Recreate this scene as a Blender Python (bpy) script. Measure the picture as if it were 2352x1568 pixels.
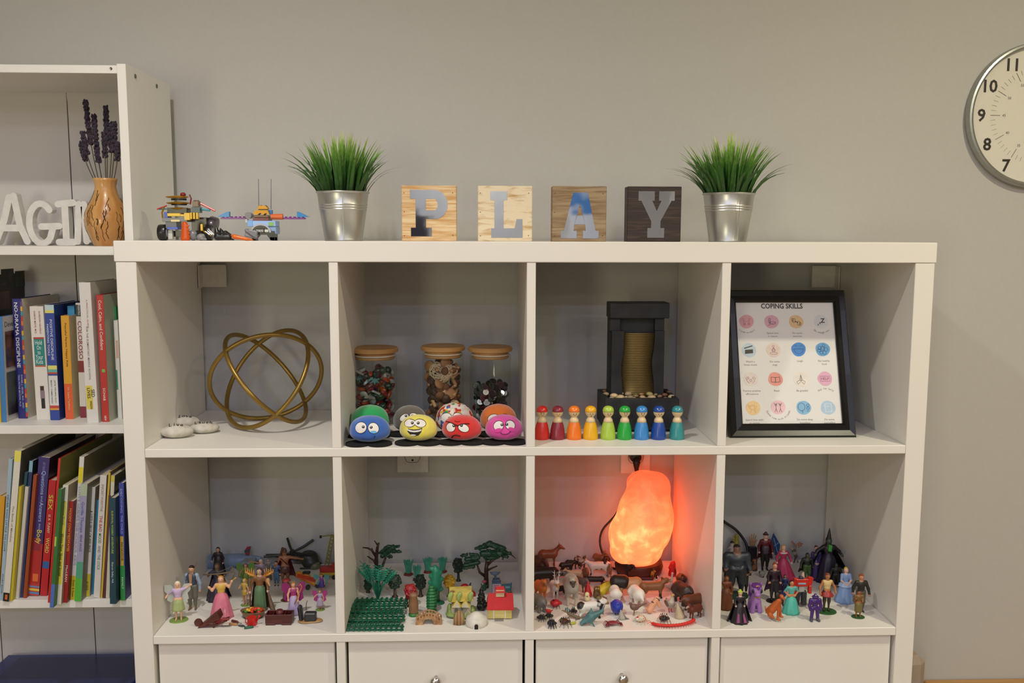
import bpy, math, random
import numpy as np
from mathutils import Vector, Matrix, Euler

random.seed(7)
PI = math.pi
CM = 0.01
for o in list(bpy.data.objects):
    bpy.data.objects.remove(o, do_unlink=True)
scn = bpy.context.scene
COL = scn.collection

# ------------------------------------------------------------------ camera
CAMP = (64.354, -161.840, 147.460)
YAW, PITCH, ROLL, FPX = 0.03376, -0.11538, 0.00262, 2085.79
_cy, _sy, _cp, _sp = math.cos(YAW), math.sin(YAW), math.cos(PITCH), math.sin(PITCH)
_f = Vector((_sy * _cp, _cy * _cp, _sp))
_r0 = Vector((_cy, -_sy, 0))
_u0 = _r0.cross(_f)
_r = _r0 * math.cos(ROLL) + _u0 * math.sin(ROLL)
_u = -_r0 * math.sin(ROLL) + _u0 * math.cos(ROLL)
cd = bpy.data.cameras.new('camera')
cd.sensor_fit = 'HORIZONTAL'
cd.sensor_width = 36
cd.lens = FPX / 2352 * 36
cd.clip_start = 0.02
cd.clip_end = 50
cam = bpy.data.objects.new('camera', cd)
COL.objects.link(cam)
cam.matrix_world = Matrix(((_r.x, _u.x, -_f.x, CAMP[0] * CM), (_r.y, _u.y, -_f.y, CAMP[1] * CM), (_r.z, _u.z, -_f.z, CAMP[2] * CM), (0, 0, 0, 1)))
scn.camera = cam

# ------------------------------------------------------------------ world, lights, exposure
w = bpy.data.worlds.new('world')
scn.world = w
w.use_nodes = True
w.node_tree.nodes['Background'].inputs[0].default_value = (0.9, 0.95, 1, 1)
w.node_tree.nodes['Background'].inputs[1].default_value = 0.05
scn.view_settings.view_transform = 'Standard'
scn.view_settings.look = 'None'
scn.view_settings.exposure = 0.0
scn.view_settings.gamma = 1
scn.view_settings.use_curve_mapping = False
CEIL = 244.0


def lamp(name, x, y, z, power, col, size, rot=(0, 0, 0), shape='DISK', size_y=None, spread=PI):
    L = bpy.data.lights.new(name, 'AREA')
    L.shape = shape
    L.size = size * CM
    if size_y:
        L.size_y = size_y * CM
    L.energy = power
    L.color = col
    L.spread = spread
    o = bpy.data.objects.new(name, L)
    o.location = (x * CM, y * CM, z * CM)
    o.rotation_euler = rot
    COL.objects.link(o)
    return o


# recessed ceiling cans in two rows with added fills among them, a tall lit window behind the camera on the left, an added wide ceiling fill
lamp('ceiling_can_or_fill', 16, -72, CEIL - 1, 10.2, (1.0, 0.95, 0.88), 8, spread=2.75)
lamp('ceiling_can_or_fill', 125, -300, CEIL - 1, 7.0, (1.0, 0.98, 0.90), 9)  # added fill, lifts the upper centre of the back wall
lamp('ceiling_can_or_fill', 9, -217, CEIL - 1, 3.4, (0.76, 0.79, 1.00), 8)
lamp('ceiling_can_or_fill', 9, -362, CEIL - 1, 23, (0.26, 0.37, 1.00), 9)
lamp('ceiling_can_or_fill', 192, -85, CEIL - 1, 15.5, (1.0, 0.94, 0.66), 8)
lamp('ceiling_can_or_fill', 215, -217, CEIL - 1, 13.5, (1.00, 0.79, 0.67), 9)  # added right-hand fill, weighted to balance the wall tones
lamp('ceiling_can_or_fill', 215, -362, CEIL - 1, 14, (0.96, 1.00, 0.82), 9)  # added fill farther back on the right, evens out brightness
lamp('ceiling_can_or_fill', 64, -470, CEIL - 1, 20, (0.95, 1.00, 0.88), 60)  # added broad fill for the front wall that the mirrored letters reflect
lamp('window_light', -142, -500, 128, 30.0, (1.0, 0.94, 0.64), 60, (PI / 2, 0, -0.35), 'RECTANGLE', 130)
lamp('added_ceiling_fill', 64, -200, CEIL - 2, 12.5, (0.70, 0.74, 1.0), 260, (0, 0, 0), 'RECTANGLE', 60)  # added wide cool fill without a fixture, brightens top board and wall


# ------------------------------------------------------------------ sight lines: where a point of the photograph stands in the room
def _ray(px, py):
    return _f + _r * ((px - 1176) / FPX) - _u * ((py - 784) / FPX)


def G(px, py, z):
    d = _ray(px, py)
    t = (z - CAMP[2]) / d.z
    return Vector((CAMP[0] + d.x * t, CAMP[1] + d.y * t, z))


def V(px, py, y):
    d = _ray(px, py)
    t = (y - CAMP[1]) / d.y
    return Vector((CAMP[0] + d.x * t, y, CAMP[2] + d.z * t))


# ------------------------------------------------------------------ materials
def lin(h):
    h = h.lstrip('#')
    c = [int(h[i:i + 2], 16) / 255 for i in (0, 2, 4)]
    return tuple(x / 12.92 if x <= 0.04045 else ((x + 0.055) / 1.055) ** 2.4 for x in c) + (1,)


MATS = {}


def mt(hx, rough=0.45, metal=0.0, kind='', hx2=None, scale=40.0, amt=0.5, bump=0.0, spec=0.5, **kw):
    """kind: '' plain with faint grain, 'patch' two-tone blotches, 'wood' grain, 'fleck' fine speckle"""
    key = (hx, rough, metal, kind, hx2, scale, amt, bump, spec, tuple(sorted(kw.items())))
    if key in MATS:
        return MATS[key]
    m = bpy.data.materials.new('finish_' + (kind or 'plain'))
    m.use_nodes = True
    nt = m.node_tree
    N, Lk = nt.nodes, nt.links
    b = N['Principled BSDF']
    b.inputs['Roughness'].default_value = rough
    b.inputs['Metallic'].default_value = metal
    b.inputs['Specular IOR Level'].default_value = spec
    tc = N.new('ShaderNodeTexCoord')
    c1 = lin(hx)
    if kind in ('patch', 'fleck', 'wood', 'stripe'):
        c2 = lin(hx2 or hx)
        if kind == 'wood':
            mp = N.new('ShaderNodeMapping')
            mp.inputs['Scale'].default_value = kw.get('stretch', (1, 1, 8))
            Lk.new(tc.outputs['Object'], mp.inputs[0])
            tx = N.new('ShaderNodeTexNoise')
            tx.inputs['Scale'].default_value = scale
            tx.inputs['Detail'].default_value = 6
            tx.inputs['Distortion'].default_value = kw.get('dist', 0.6)
            Lk.new(mp.outputs[0], tx.inputs['Vector'])
        elif kind == 'stripe':
            tx = N.new('ShaderNodeTexWave')
            tx.inputs['Scale'].default_value = scale
            tx.inputs['Distortion'].default_value = kw.get('dist', 2.0)
            tx.bands_direction = kw.get('dir', 'X')
            Lk.new(tc.outputs['Object'], tx.inputs['Vector'])
        else:
            tx = N.new('ShaderNodeTexNoise')
            tx.inputs['Scale'].default_value = scale
            tx.inputs['Detail'].default_value = 1.5 if kind == 'patch' else 5
            Lk.new(tc.outputs['Object'], tx.inputs['Vector'])
        r = N.new('ShaderNodeValToRGB')
        hw = kw.get('soft', 0.03 if kind == 'patch' else 0.16)
        r.color_ramp.elements[0].position = max(0, amt - hw)
        r.color_ramp.elements[1].position = min(1, amt + hw)
        r.color_ramp.elements[0].color = c1
        r.color_ramp.elements[1].color = c2
        Lk.new(tx.outputs[0], r.inputs[0])
        Lk.new(r.outputs[0], b.inputs['Base Color'])
        src = tx.outputs[0]
    else:
        tx = N.new('ShaderNodeTexNoise')
        tx.inputs['Scale'].default_value = scale * 2
        tx.inputs['Detail'].default_value = 3
        Lk.new(tc.outputs['Object'], tx.inputs['Vector'])
        mx = N.new('ShaderNodeMix')
        mx.data_type = 'RGBA'
        mx.inputs['Factor'].default_value = 0
        mr = N.new('ShaderNodeMapRange')
        mr.inputs['From Min'].default_value = 0.3
        mr.inputs['From Max'].default_value = 0.7
        Lk.new(tx.outputs[0], mr.inputs[0])
        Lk.new(mr.outputs[0], mx.inputs['Factor'])
        v = kw.get('var', 0.06)
        mx.inputs['A'].default_value = tuple(c * (1 - v) for c in c1[:3]) + (1,)
        mx.inputs['B'].default_value = tuple(min(1, c * (1 + v)) for c in c1[:3]) + (1,)
        Lk.new(mx.outputs['Result'], b.inputs['Base Color'])
        src = tx.outputs[0]
    if bump:
        bp = N.new('ShaderNodeBump')
        bp.inputs['Strength'].default_value = bump
        bp.inputs['Distance'].default_value = kw.get('bd', 0.001)
        Lk.new(src, bp.inputs['Height'])
        Lk.new(bp.outputs[0], b.inputs['Normal'])
    if kw.get('coat'):
        b.inputs['Coat Weight'].default_value = kw['coat']
    if kw.get('sheen'):
        b.inputs['Sheen Weight'].default_value = kw['sheen']
    if kw.get('trans'):
        b.inputs['Transmission Weight'].default_value = kw['trans']
        b.inputs['IOR'].default_value = kw.get('ior', 1.45)
    MATS[key] = m
    return m


# ------------------------------------------------------------------ mesh builder (units: centimetres)
class MB:
    def __init__(s):
        s.v, s.f, s.m = [], [], []

    def add(s, vs, fs, mi=0):
        n = len(s.v)
        s.v += [tuple(v) for v in vs]
        s.f += [tuple(i + n for i in f) for f in fs]
        s.m += [mi] * len(fs)
        return s

    def box(s, x0, x1, y0, y1, z0, z1, b=0.0, mi=0, M=None):
        if b <= 0:
            vs = [(x, y, z) for z in (z0, z1) for y in (y0, y1) for x in (x0, x1)]
            fs = [(0, 2, 3, 1), (4, 5, 7, 6), (0, 1, 5, 4), (2, 6, 7, 3), (0, 4, 6, 2), (1, 3, 7, 5)]
        else:
            b = min(b, (x1 - x0) * .45, (y1 - y0) * .45, (z1 - z0) * .45)
            vs, fs, ix = [], [], {}
            for sx in (0, 1):
                for sy in (0, 1):
                    for sz in (0, 1):
                        X, Y_, Z = (x0, x1)[sx], (y0, y1)[sy], (z0, z1)[sz]
                        dx, dy, dz = (b, -b)[sx], (b, -b)[sy], (b, -b)[sz]
                        for a, p in (('x', (X, Y_ + dy, Z + dz)), ('y', (X + dx, Y_, Z + dz)), ('z', (X + dx, Y_ + dy, Z))):
                            ix[a, sx, sy, sz] = len(vs)
                            vs.append(p)
            for q in (0, 1):
                fx = [ix['x', q, 0, 0], ix['x', q, 1, 0], ix['x', q, 1, 1], ix['x', q, 0, 1]]
                fy = [ix['y', 0, q, 0], ix['y', 1, q, 0], ix['y', 1, q, 1], ix['y', 0, q, 1]]
                fz = [ix['z', 0, 0, q], ix['z', 1, 0, q], ix['z', 1, 1, q], ix['z', 0, 1, q]]
                fs += [fx if q else fx[::-1], fy[::-1] if q else fy, fz if q else fz[::-1]]
            for p in (0, 1):
                for q in (0, 1):
                    a = [ix['x', p, q, 0], ix['x', p, q, 1], ix['y', p, q, 1], ix['y', p, q, 0]]
                    c = [ix['x', p, 0, q], ix['x', p, 1, q], ix['z', p, 1, q], ix['z', p, 0, q]]
                    d = [ix['y', 0, p, q], ix['y', 1, p, q], ix['z', 1, p, q], ix['z', 0, p, q]]
                    fs += [a if p == q else a[::-1], c[::-1] if p == q else c, d if p == q else d[::-1]]
                    for r_ in (0, 1):
                        t = [ix['x', p, q, r_], ix['y', p, q, r_], ix['z', p, q, r_]]
                        fs.append(t if (p + q + r_) % 2 else t[::-1])
        if M is not None:
            vs = [M @ Vector(v) for v in vs]
        return s.add(vs, fs, mi)

    def obox(s, c, h, rz=0.0, ry=0.0, rx=0.0, b=0.0, mi=0):
        M = Matrix.Translation(c) @ Euler((rx, ry, rz)).to_matrix().to_4x4()
        return s.box(-h[0], h[0], -h[1], h[1], -h[2], h[2], b, mi, M)

    def lathe(s, prof, c=(0, 0, 0), n=32, mi=0, cap=True, sx=1.0, sy=1.0, flute=None, M=None):
        vs, fs = [], []
        for (r, z) in prof:
            for i in range(n):
                a = 2 * PI * i / n
                k = 1 + (flute(a, z) if flute else 0)
                vs.append((c[0] + r * k * math.cos(a) * sx, c[1] + r * k * math.sin(a) * sy, c[2] + z))
        m = len(prof)
        for j in range(m - 1):
            for i in range(n):
                a, b = j * n + i, j * n + (i + 1) % n
                fs.append((a, b, b + n, a + n))
        if cap:
            fs.append(tuple(range(n))[::-1])
            fs.append(tuple(range((m - 1) * n, m * n)))
        if M is not None:
            vs = [M @ Vector(v) for v in vs]
        return s.add(vs, fs, mi)

    def tube(s, pts, r, n=8, mi=0, closed=False, flat=1.0):
        P = [Vector(p) for p in pts]
        k = len(P)
        R = r if isinstance(r, (list, tuple)) else [r] * k
        vs, fs = [], []
        up = None
        for i in range(k):
            if closed:
                t = (P[(i + 1) % k] - P[i - 1])
            else:
                t = P[min(i + 1, k - 1)] - P[max(i - 1, 0)]
            if t.length < 1e-9:
                t = Vector((0, 0, 1))
            t.normalize()
            if up is None:
                up = Vector((0, 0, 1)) if abs(t.z) < .9 else Vector((1, 0, 0))
            sd = t.cross(up)
            if sd.length < 1e-6:
                sd = t.orthogonal()
            sd.normalize()
            up = sd.cross(t).normalized()
            for j in range(n):
                a = 2 * PI * j / n
                vs.append(P[i] + (sd * math.cos(a) * flat + up * math.sin(a)) * R[i])
        for i in range(k if closed else k - 1):
            for j in range(n):
                a, b = i * n + j, i * n + (j + 1) % n
                c, d = ((i + 1) % k) * n + (j + 1) % n, ((i + 1) % k) * n + j
                fs.append((a, d, c, b))
        if not closed:
            fs.append(tuple(range(n)))
            fs.append(tuple(range((k - 1) * n, k * n))[::-1])
        return s.add(vs, fs, mi)

    def ell(s, c, r, n=12, m=8, mi=0, M=None):
        vs, fs = [(0, 0, -1)], []
        for j in range(1, m):
            t = PI * j / m
            for i in range(n):
                a = 2 * PI * i / n
                vs.append((math.sin(t) * math.cos(a), math.sin(t) * math.sin(a), -math.cos(t)))
        vs.append((0, 0, 1))
        for i in range(n):
            fs.append((0, 1 + (i + 1) % n, 1 + i))
            fs.append((len(vs) - 1, 1 + (m - 2) * n + i, 1 + (m - 2) * n + (i + 1) % n))
        for j in range(m - 2):
            for i in range(n):
                a, b = 1 + j * n + i, 1 + j * n + (i + 1) % n
                fs.append((a, b, b + n, a + n))
        if isinstance(r, (int, float)):
            r = (r, r, r)
        vs = [Vector((v[0] * r[0], v[1] * r[1], v[2] * r[2])) for v in vs]
        if M is not None:
            vs = [M @ v for v in vs]
        vs = [v + Vector(c) for v in vs]
        return s.add(vs, fs, mi)

    def prism(s, poly, y0, y1, mi=0, M=None):
        """poly of (x, z) counter-clockwise seen from -y, extruded along y"""
        n = len(poly)
        vs = [(x, y0, z) for x, z in poly] + [(x, y1, z) for x, z in poly]
        fs = [tuple(range(n)), tuple(range(n, 2 * n))[::-1]]
        for i in range(n):
            j = (i + 1) % n
            fs.append((j, i, i + n, j + n))
        if M is not None:
            vs = [M @ Vector(v) for v in vs]
        return s.add(vs, fs, mi)

    def stroke(s, pts, wd, y0, y1, mi=0, closed=False):
        """thick flat line in the x-z plane extruded along y"""
        k = len(pts)
        L, R_ = [], []
        for i in range(k):
            a = pts[i - 1] if (i > 0 or closed) else pts[i]
            b = pts[(i + 1) % k] if (i < k - 1 or closed) else pts[i]
            dx, dz = b[0] - a[0], b[1] - a[1]
            l = math.hypot(dx, dz) or 1
            nx, nz = -dz / l * wd / 2, dx / l * wd / 2
            L.append((pts[i][0] + nx, pts[i][1] + nz))
            R_.append((pts[i][0] - nx, pts[i][1] - nz))
        for i in range(k if closed else k - 1):
            j = (i + 1) % k
            s.prism([R_[i], R_[j], L[j], L[i]], y0, y1, mi)
        return s

    def obj(s, name, mats, parent=None, loc=None, smooth=False, rot=None, auto=None, scale=1.0):
        me = bpy.data.meshes.new(name)
        me.from_pydata([(v[0] * CM * scale, v[1] * CM * scale, v[2] * CM * scale) for v in s.v], [], s.f)
        if not isinstance(mats, (list, tuple)):
            mats = [mats]
        for m in mats:
            me.materials.append(m)
        if len(mats) > 1:
            me.polygons.foreach_set('material_index', s.m)
        if smooth:
            me.polygons.foreach_set('use_smooth', [True] * len(s.f))
            if auto:
                me.set_sharp_from_angle(angle=auto)
        me.update()
        return link(me, name, parent, loc, rot)


def link(me, name, parent=None, loc=None, rot=None):
    o = bpy.data.objects.new(name, me)
    COL.objects.link(o)
    if parent is not None:
        o.parent = parent
    if loc is not None:
        o.location = Vector(loc) * CM
    if rot is not None:
        o.rotation_euler = rot
    return o


def thing(name, label, cat, loc=(0, 0, 0), rz=0.0, group=None, rot=None):
    o = bpy.data.objects.new(name, None)
    o.empty_display_size = 0.02
    COL.objects.link(o)
    o.location = Vector(loc) * CM
    o.rotation_euler = rot if rot else (0, 0, rz)
    return tag(o, label, cat, group)


def tag(o, label, cat, group=None):
    o['label'] = label
    o['category'] = cat
    if group:
        o['group'] = group
    return o


def struct(o):
    o['kind'] = 'structure'
    return o


# ------------------------------------------------------------------ sculpted blobs: smooth union of tapered limbs and ellipsoids
def sdf(prims, k=0.05, res=44, size=None):
    """prims: ('c', a, b, ra, rb, mi) limb / ('e', centre, radii, mi, rot) ellipsoid / ('b', centre, half, round, mi)"""
    lo = np.array([1e9] * 3)
    hi = -lo
    for p in prims:
        if p[0] == 'c':
            for q, r in ((p[1], p[3]), (p[2], p[4])):
                lo = np.minimum(lo, np.array(q) - r)
                hi = np.maximum(hi, np.array(q) + r)
        elif p[0] == 'e':
            rr = max(p[2]) if len(p) > 4 and p[4] else np.array(p[2])
            lo = np.minimum(lo, np.array(p[1]) - rr)
            hi = np.maximum(hi, np.array(p[1]) + rr)
        else:
            lo = np.minimum(lo, np.array(p[1]) - np.array(p[2]) - p[3])
            hi = np.maximum(hi, np.array(p[1]) + np.array(p[2]) + p[3])
    cell = size or float((hi - lo).max()) / res
    lo -= 2.2 * cell + k * .5
    hi += 2.2 * cell + k * .5
    n = np.ceil((hi - lo) / cell).astype(int) + 1
    ax = [lo[i] + cell * np.arange(n[i]) for i in range(3)]

    def dist(X, Y_, Z, which=False):
        ds = []
        for p in prims:
            if p[0] == 'c':
                a, b = np.array(p[1], float), np.array(p[2], float)
                ab = b - a
                L2 = float(ab @ ab) or 1e-9
                t = np.clip(((X - a[0]) * ab[0] + (Y_ - a[1]) * ab[1] + (Z - a[2]) * ab[2]) / L2, 0, 1)
                d = np.sqrt((X - a[0] - t * ab[0]) ** 2 + (Y_ - a[1] - t * ab[1]) ** 2 + (Z - a[2] - t * ab[2]) ** 2) - (p[3] + (p[4] - p[3]) * t)
            elif p[0] == 'e':
                c, r = p[1], p[2]
                x, y, z = X - c[0], Y_ - c[1], Z - c[2]
                if len(p) > 4 and p[4]:
                    R_ = np.array(Euler(p[4]).to_matrix()).T
                    x, y, z = (R_[0, 0] * x + R_[0, 1] * y + R_[0, 2] * z, R_[1, 0] * x + R_[1, 1] * y + R_[1, 2] * z, R_[2, 0] * x + R_[2, 1] * y + R_[2, 2] * z)
                q = np.sqrt((x / r[0]) ** 2 + (y / r[1]) ** 2 + (z / r[2]) ** 2)
                g = np.sqrt((x / r[0] ** 2) ** 2 + (y / r[1] ** 2) ** 2 + (z / r[2] ** 2) ** 2) + 1e-9
                d = q * (q - 1) / g
            else:
                c, h, r = p[1], p[2], p[3]
                qx, qy, qz = np.abs(X - c[0]) - h[0], np.abs(Y_ - c[1]) - h[1], np.abs(Z - c[2]) - h[2]
                d = np.sqrt(np.maximum(qx, 0) ** 2 + np.maximum(qy, 0) ** 2 + np.maximum(qz, 0) ** 2) + np.minimum(np.maximum(qx, np.maximum(qy, qz)), 0) - r
            ds.append(d)
        D = np.stack(ds)
        if which:
            return D.argmin(0)
        mn = D.min(0)
        return mn - k * np.log(np.exp(-(D - mn) / k).sum(0))

    X, Y_, Z = np.meshgrid(*ax, indexing='ij')
    F = dist(X, Y_, Z)
    I = F < 0
    nx, ny, nz = (s - 1 for s in F.shape)
    cs = [(i, j, l) for i in (0, 1) for j in (0, 1) for l in (0, 1)]
    sub = lambda A, c: A[c[0]:c[0] + nx, c[1]:c[1] + ny, c[2]:c[2] + nz]
    cnt = sum(sub(I, c).astype(int) for c in cs)
    act = (cnt > 0) & (cnt < 8)
    idx = -np.ones(act.shape, int)
    nv = int(act.sum())
    idx[act] = np.arange(nv)
    acc = np.zeros((nv, 3))
    num = np.zeros(nv)
    for c in cs:
        for a in range(3):
            if c[a]:
                continue
            c2 = list(c)
            c2[a] = 1
            f1, f2 = sub(F, c)[act], sub(F, c2)[act]
            cr = (f1 < 0) != (f2 < 0)
            t = np.where(cr, f1 / np.where(cr, f1 - f2, 1), 0)
            p = np.tile(np.array(c, float), (nv, 1))
            p[:, a] += t
            acc += p * cr[:, None]
            num += cr
    base = np.argwhere(act)
    vs = (base + acc / num[:, None]) * cell + lo
    quads = []
    for a in range(3):
        b, c = (a + 1) % 3, (a + 2) % 3
        s1 = [slice(None)] * 3
        s2 = [slice(None)] * 3
        s1[a], s2[a] = slice(0, -1), slice(1, None)
        s1[b] = s2[b] = slice(1, -1)
        s1[c] = s2[c] = slice(1, -1)
        A, B = I[tuple(s1)], I[tuple(s2)]
        for flip in (False, True):
            e = np.argwhere((A & ~B) if not flip else (~A & B))
            if not len(e):
                continue
            e[:, b] += 1
            e[:, c] += 1

            def cl(db, dc):
                q = e.copy()
                q[:, b] -= db
                q[:, c] -= dc
                return idx[q[:, 0], q[:, 1], q[:, 2]]
            qd = np.stack([cl(1, 1), cl(0, 1), cl(0, 0), cl(1, 0)], 1)
            quads.append(qd if not flip else qd[:, ::-1])
    fs = np.concatenate(quads)
    fc = vs[fs].mean(1)
    w_ = dist(fc[:, 0], fc[:, 1], fc[:, 2], True)
    mi_ = {'c': 5, 'e': 3, 'b': 4}
    pm = np.array([(p[mi_[p[0]]] if len(p) > mi_[p[0]] else 0) or 0 for p in prims])
    return vs, fs, pm[w_]


def blob(name, prims, mats, parent=None, k=0.05, res=44, scale=1.0, loc=None, size=None, rot=None):
    vs, fs, mi = sdf(prims, k, res, size)
    me = bpy.data.meshes.new(name)
    me.from_pydata((vs * scale * CM).tolist(), [], fs.tolist())
    if not isinstance(mats, (list, tuple)):
        mats = [mats]
    for m in mats:
        me.materials.append(m)
    me.polygons.foreach_set('use_smooth', [True] * len(fs))
    if len(mats) > 1:
        me.polygons.foreach_set('material_index', mi.astype(int).tolist())
    me.update()
    return link(me, name, parent, loc, rot)


def text_mesh(txt, height, width=None, bold=0.0, depth=0.0, align='CENTER'):
    """letters in the x-z plane facing -y, cap height in cm; returns (verts, faces)"""
    c = bpy.data.curves.new('lettering', 'FONT')
    c.body = txt
    c.resolution_u = 2
    c.offset = bold
    c.extrude = 0.0
    c.align_x = align
    o = bpy.data.objects.new('lettering', c)
    m = bpy.data.meshes.new_from_object(o)
    vs = [(v.co.x, v.co.y) for v in m.vertices]
    fs = [tuple(p.vertices) for p in m.polygons]
    bpy.data.objects.remove(o)
    bpy.data.curves.remove(c)
    bpy.data.meshes.remove(m)
    if not vs:
        return [], []
    s = height / 0.69
    xs = [v[0] for v in vs]
    ww = (max(xs) - min(xs)) * s
    kx = s if width is None else s * width / ww
    mid = (max(xs) + min(xs)) / 2 if align == 'CENTER' else min(xs)
    return [((x - mid) * kx, -depth, z * s) for x, z in vs], fs


def letters(mb, txt, h, x=0, y=0, z=0, width=None, bold=0.0, rot=0.0, mi=0, M=None, align='CENTER'):
    vs, fs = text_mesh(txt, h, width, bold, 0.0, align)
    ca, sa = math.cos(rot), math.sin(rot)
    out = []
    for v in vs:
        p = Vector((x + v[0] * ca - v[2] * sa, y, z + v[0] * sa + v[2] * ca))
        out.append(M @ p if M is not None else p)
    return mb.add(out, fs, mi)


def circle(r, n=24, cx=0, cz=0, kx=1, kz=1, a0=0, a1=2 * PI):
    full = abs(a1 - a0 - 2 * PI) < 1e-6
    return [(cx + r * kx * math.cos(a0 + (a1 - a0) * i / (n if full else n - 1)), cz + r * kz * math.sin(a0 + (a1 - a0) * i / (n if full else n - 1))) for i in range(n)]

# ================================================================== THE ROOM
WALL = 38.0
wallm = mt('#bcbab5', 0.75, kind='', scale=60, bump=0.12, bd=0.0006, var=0.015, spec=0.3)
ceilm = mt('#e8e6e0', 0.9)
floorm = mt('#9a7b57', 0.5, kind='wood', hx2='#83643f', scale=4, stretch=(1, 12, 1))
X0, X1, Y0 = -220.0, 430.0, -530.0


def wall(name, x0, x1, y0, y1, z0, z1, m):
    return struct(MB().box(x0, x1, y0, y1, z0, z1).obj(name, m))


wall('wall_back', X0, X1, WALL, WALL + 8, 0, CEIL, wallm)
wall('wall_left', X0 - 8, X0, Y0, WALL + 8, 0, CEIL, wallm)
wall('wall_right', X1, X1 + 8, Y0, WALL + 8, 0, CEIL, wallm)
wall('wall_front', X0, X1, Y0 - 8, Y0, 0, CEIL, wallm)
wall('floor', X0 - 8, X1 + 8, Y0 - 8, WALL + 8, -6, 0, floorm)
wall('ceiling', X0 - 8, X1 + 8, Y0 - 8, WALL + 8, CEIL, CEIL + 6, ceilm)
struct(MB().box(X0, X1, WALL - 1.2, WALL, 0, 9, 0.2).obj('baseboard_back', mt('#e6e3dc', 0.5)))

# ================================================================== CUBE SHELVING UNIT
white = mt('#e5e1d8', 0.42, scale=3, var=0.01, spec=0.4)
T = 146.5
ZT = T - 3.675
H = 33.52
ST = 1.59
S1 = ZT - H            # upper shelf top
S2 = S1 - ST - H       # second shelf top
S3 = S2 - ST - H
D = 36.6
XI = [3.8, 37.35, 38.95, 72.45, 74.05, 107.55, 109.15, 142.7]
unit = thing('cube_shelving_unit', 'white four-column cube shelving unit filled with toys, low doors at the bottom', 'shelving unit', (73.25, 0, 0))
ox = -73.25


def uni(name, x0, x1, y0, y1, z0, z1, b=0.08, m=None, par=None):
    return MB().box(x0 + ox, x1 + ox, y0, y1, z0, z1, b).obj(name, m or white, par or unit)


uni('top_board', 0, 146.5, 0, 37.2, ZT, T, 0.12)
uni('side_panel', 0.25, XI[0], 0.1, D, 0, ZT - 0.05)
uni('side_panel', XI[7], 146.25, 0.1, D, 0, ZT - 0.05)
for zt in (S1, S2, S3):
    uni('shelf_board', XI[0] + 0.06, XI[7] - 0.06, 0.0, D, zt - ST, zt, 0.1)
uni('bottom_board', XI[0], XI[7], 0.1, D, 2, 5.6)
for zt, zb in ((ZT, S1), (S1 - ST, S2), (S2 - ST, S3), (S3 - ST, 5.6)):
    for i in (1, 3, 5):
        uni('divider', XI[i], XI[i + 1], 0.12, D - 0.2, zb + 0.02, zt - 0.04, 0.06)
chrome = mt('#d8d6d2', 0.18, 1.0)
for i in range(4):
    for zb, zt in ((S3, S2 - ST), (5.6, S3 - ST)):
        a, b = XI[2 * i] + (0.45 if i else 0.55), XI[2 * i + 1] - (0.45 if i > 0 else 0.5)
        d = uni('door', a, b, 1.1, 2.7, zb + 0.3, zt - 0.45, 0.12)
        kx = (a + b) / 2 + ox
        zk = zt - (7.6 if i in (1, 2) else 11.5)
        k = MB().lathe([(0.35, 0), (0.35, 1.1), (0.85, 1.6), (1.05, 2.0), (0.95, 2.4), (0.5, 2.65), (0.05, 2.7)], n=24, M=Matrix.Translation((kx, 1.1, zk)) @ Matrix.Rotation(PI / 2, 4, 'X'))
        k.obj('knob', chrome, d, smooth=True)
# wall brackets behind the top board
for (x, s, lb) in ((3.95, 1, 'white square wall bracket in the top left corner behind the gold sphere'), (142.55, -1, 'white square wall bracket behind the black picture frame')):
    t = thing('wall_bracket', lb, 'bracket', (x, 36, 136.6))
    mb = MB().box(0 if s > 0 else -5.3, 5.3 if s > 0 else 0, 0.4, 1.0, -0.2, 4.6, 0.1)
    mb.obj('wall_plate', mt('#d9d4c8', 0.5), t)
    MB().box(0 if s > 0 else -0.25, 0.25 if s > 0 else 0, -1.9, 0.4, -0.4, 4.5, 0.05).obj('side_plate', mt('#d9d4c8', 0.5), t)

# ================================================================== TALL BOOKCASE
FY, BY = 10.5, 34.2
bc = thing('tall_bookcase', 'tall white bookcase with open shelves of books left of the cube unit', 'bookcase', (-40.4, FY, 0))
bcw = mt('#e5e3dc', 0.45, scale=3, var=0.01, spec=0.4)


def bcp(name, x0, x1, y0, y1, z0, z1, b=0.06, m=None, par=None):
    return MB().box(x0 + 40.4, x1 + 40.4, y0 - FY, y1 - FY, z0, z1, b).obj(name, m or bcw, par or bc)


BZ = [145.34, 111.5, 77.0]
BB = 58.0
sp_r = bcp('side_panel', -2.0, -0.4, FY, BY, 0, 178.45)
bcp('side_panel', -80.4, -78.8, FY, BY, 0, 178.45)
bcp('top_board', -78.8, -2.0, FY + 0.2, BY, 176.75, 178.2)
for z in BZ + [BB - 17.0, 12.0]:
    bcp('shelf_board', -78.8, -2.0, FY + 0.1, BY - 0.3, z - 1.6, z)
bcp('plinth', -78.8, -2.0, FY + 2, FY + 3.6, 0, 10.4)
for x0, x1 in ((-78.8, -62.6), (-62.4, -42.1), (-41.9, -21.6), (-21.4, -2.0)):
    bcp('back_panel', x0, x1, BY - 0.3, BY, 3, 177, 0.05, mt('#cfcac6', 0.55, scale=2, var=.01))
for dy in (3.2, 14.5):
    MB().lathe([(0.42, 0), (0.42, 0.12), (0.18, 0.06)], n=16, M=Matrix.Translation((40.0, dy + 1.3, 177.0)) @ Matrix.Rotation(PI / 2, 4, 'Y')).obj('screw', mt('#77746e', 0.35, 0.9), bc)
MB().lathe([(0.25, 0), (0.25, 0.1), (0.1, 0.05)], n=12, M=Matrix.Translation((37.3, 0.2, 177.6)) @ Matrix.Rotation(PI / 2, 4, 'X')).obj('screw', mt('#77746e', 0.35, 0.9), bc)

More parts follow.
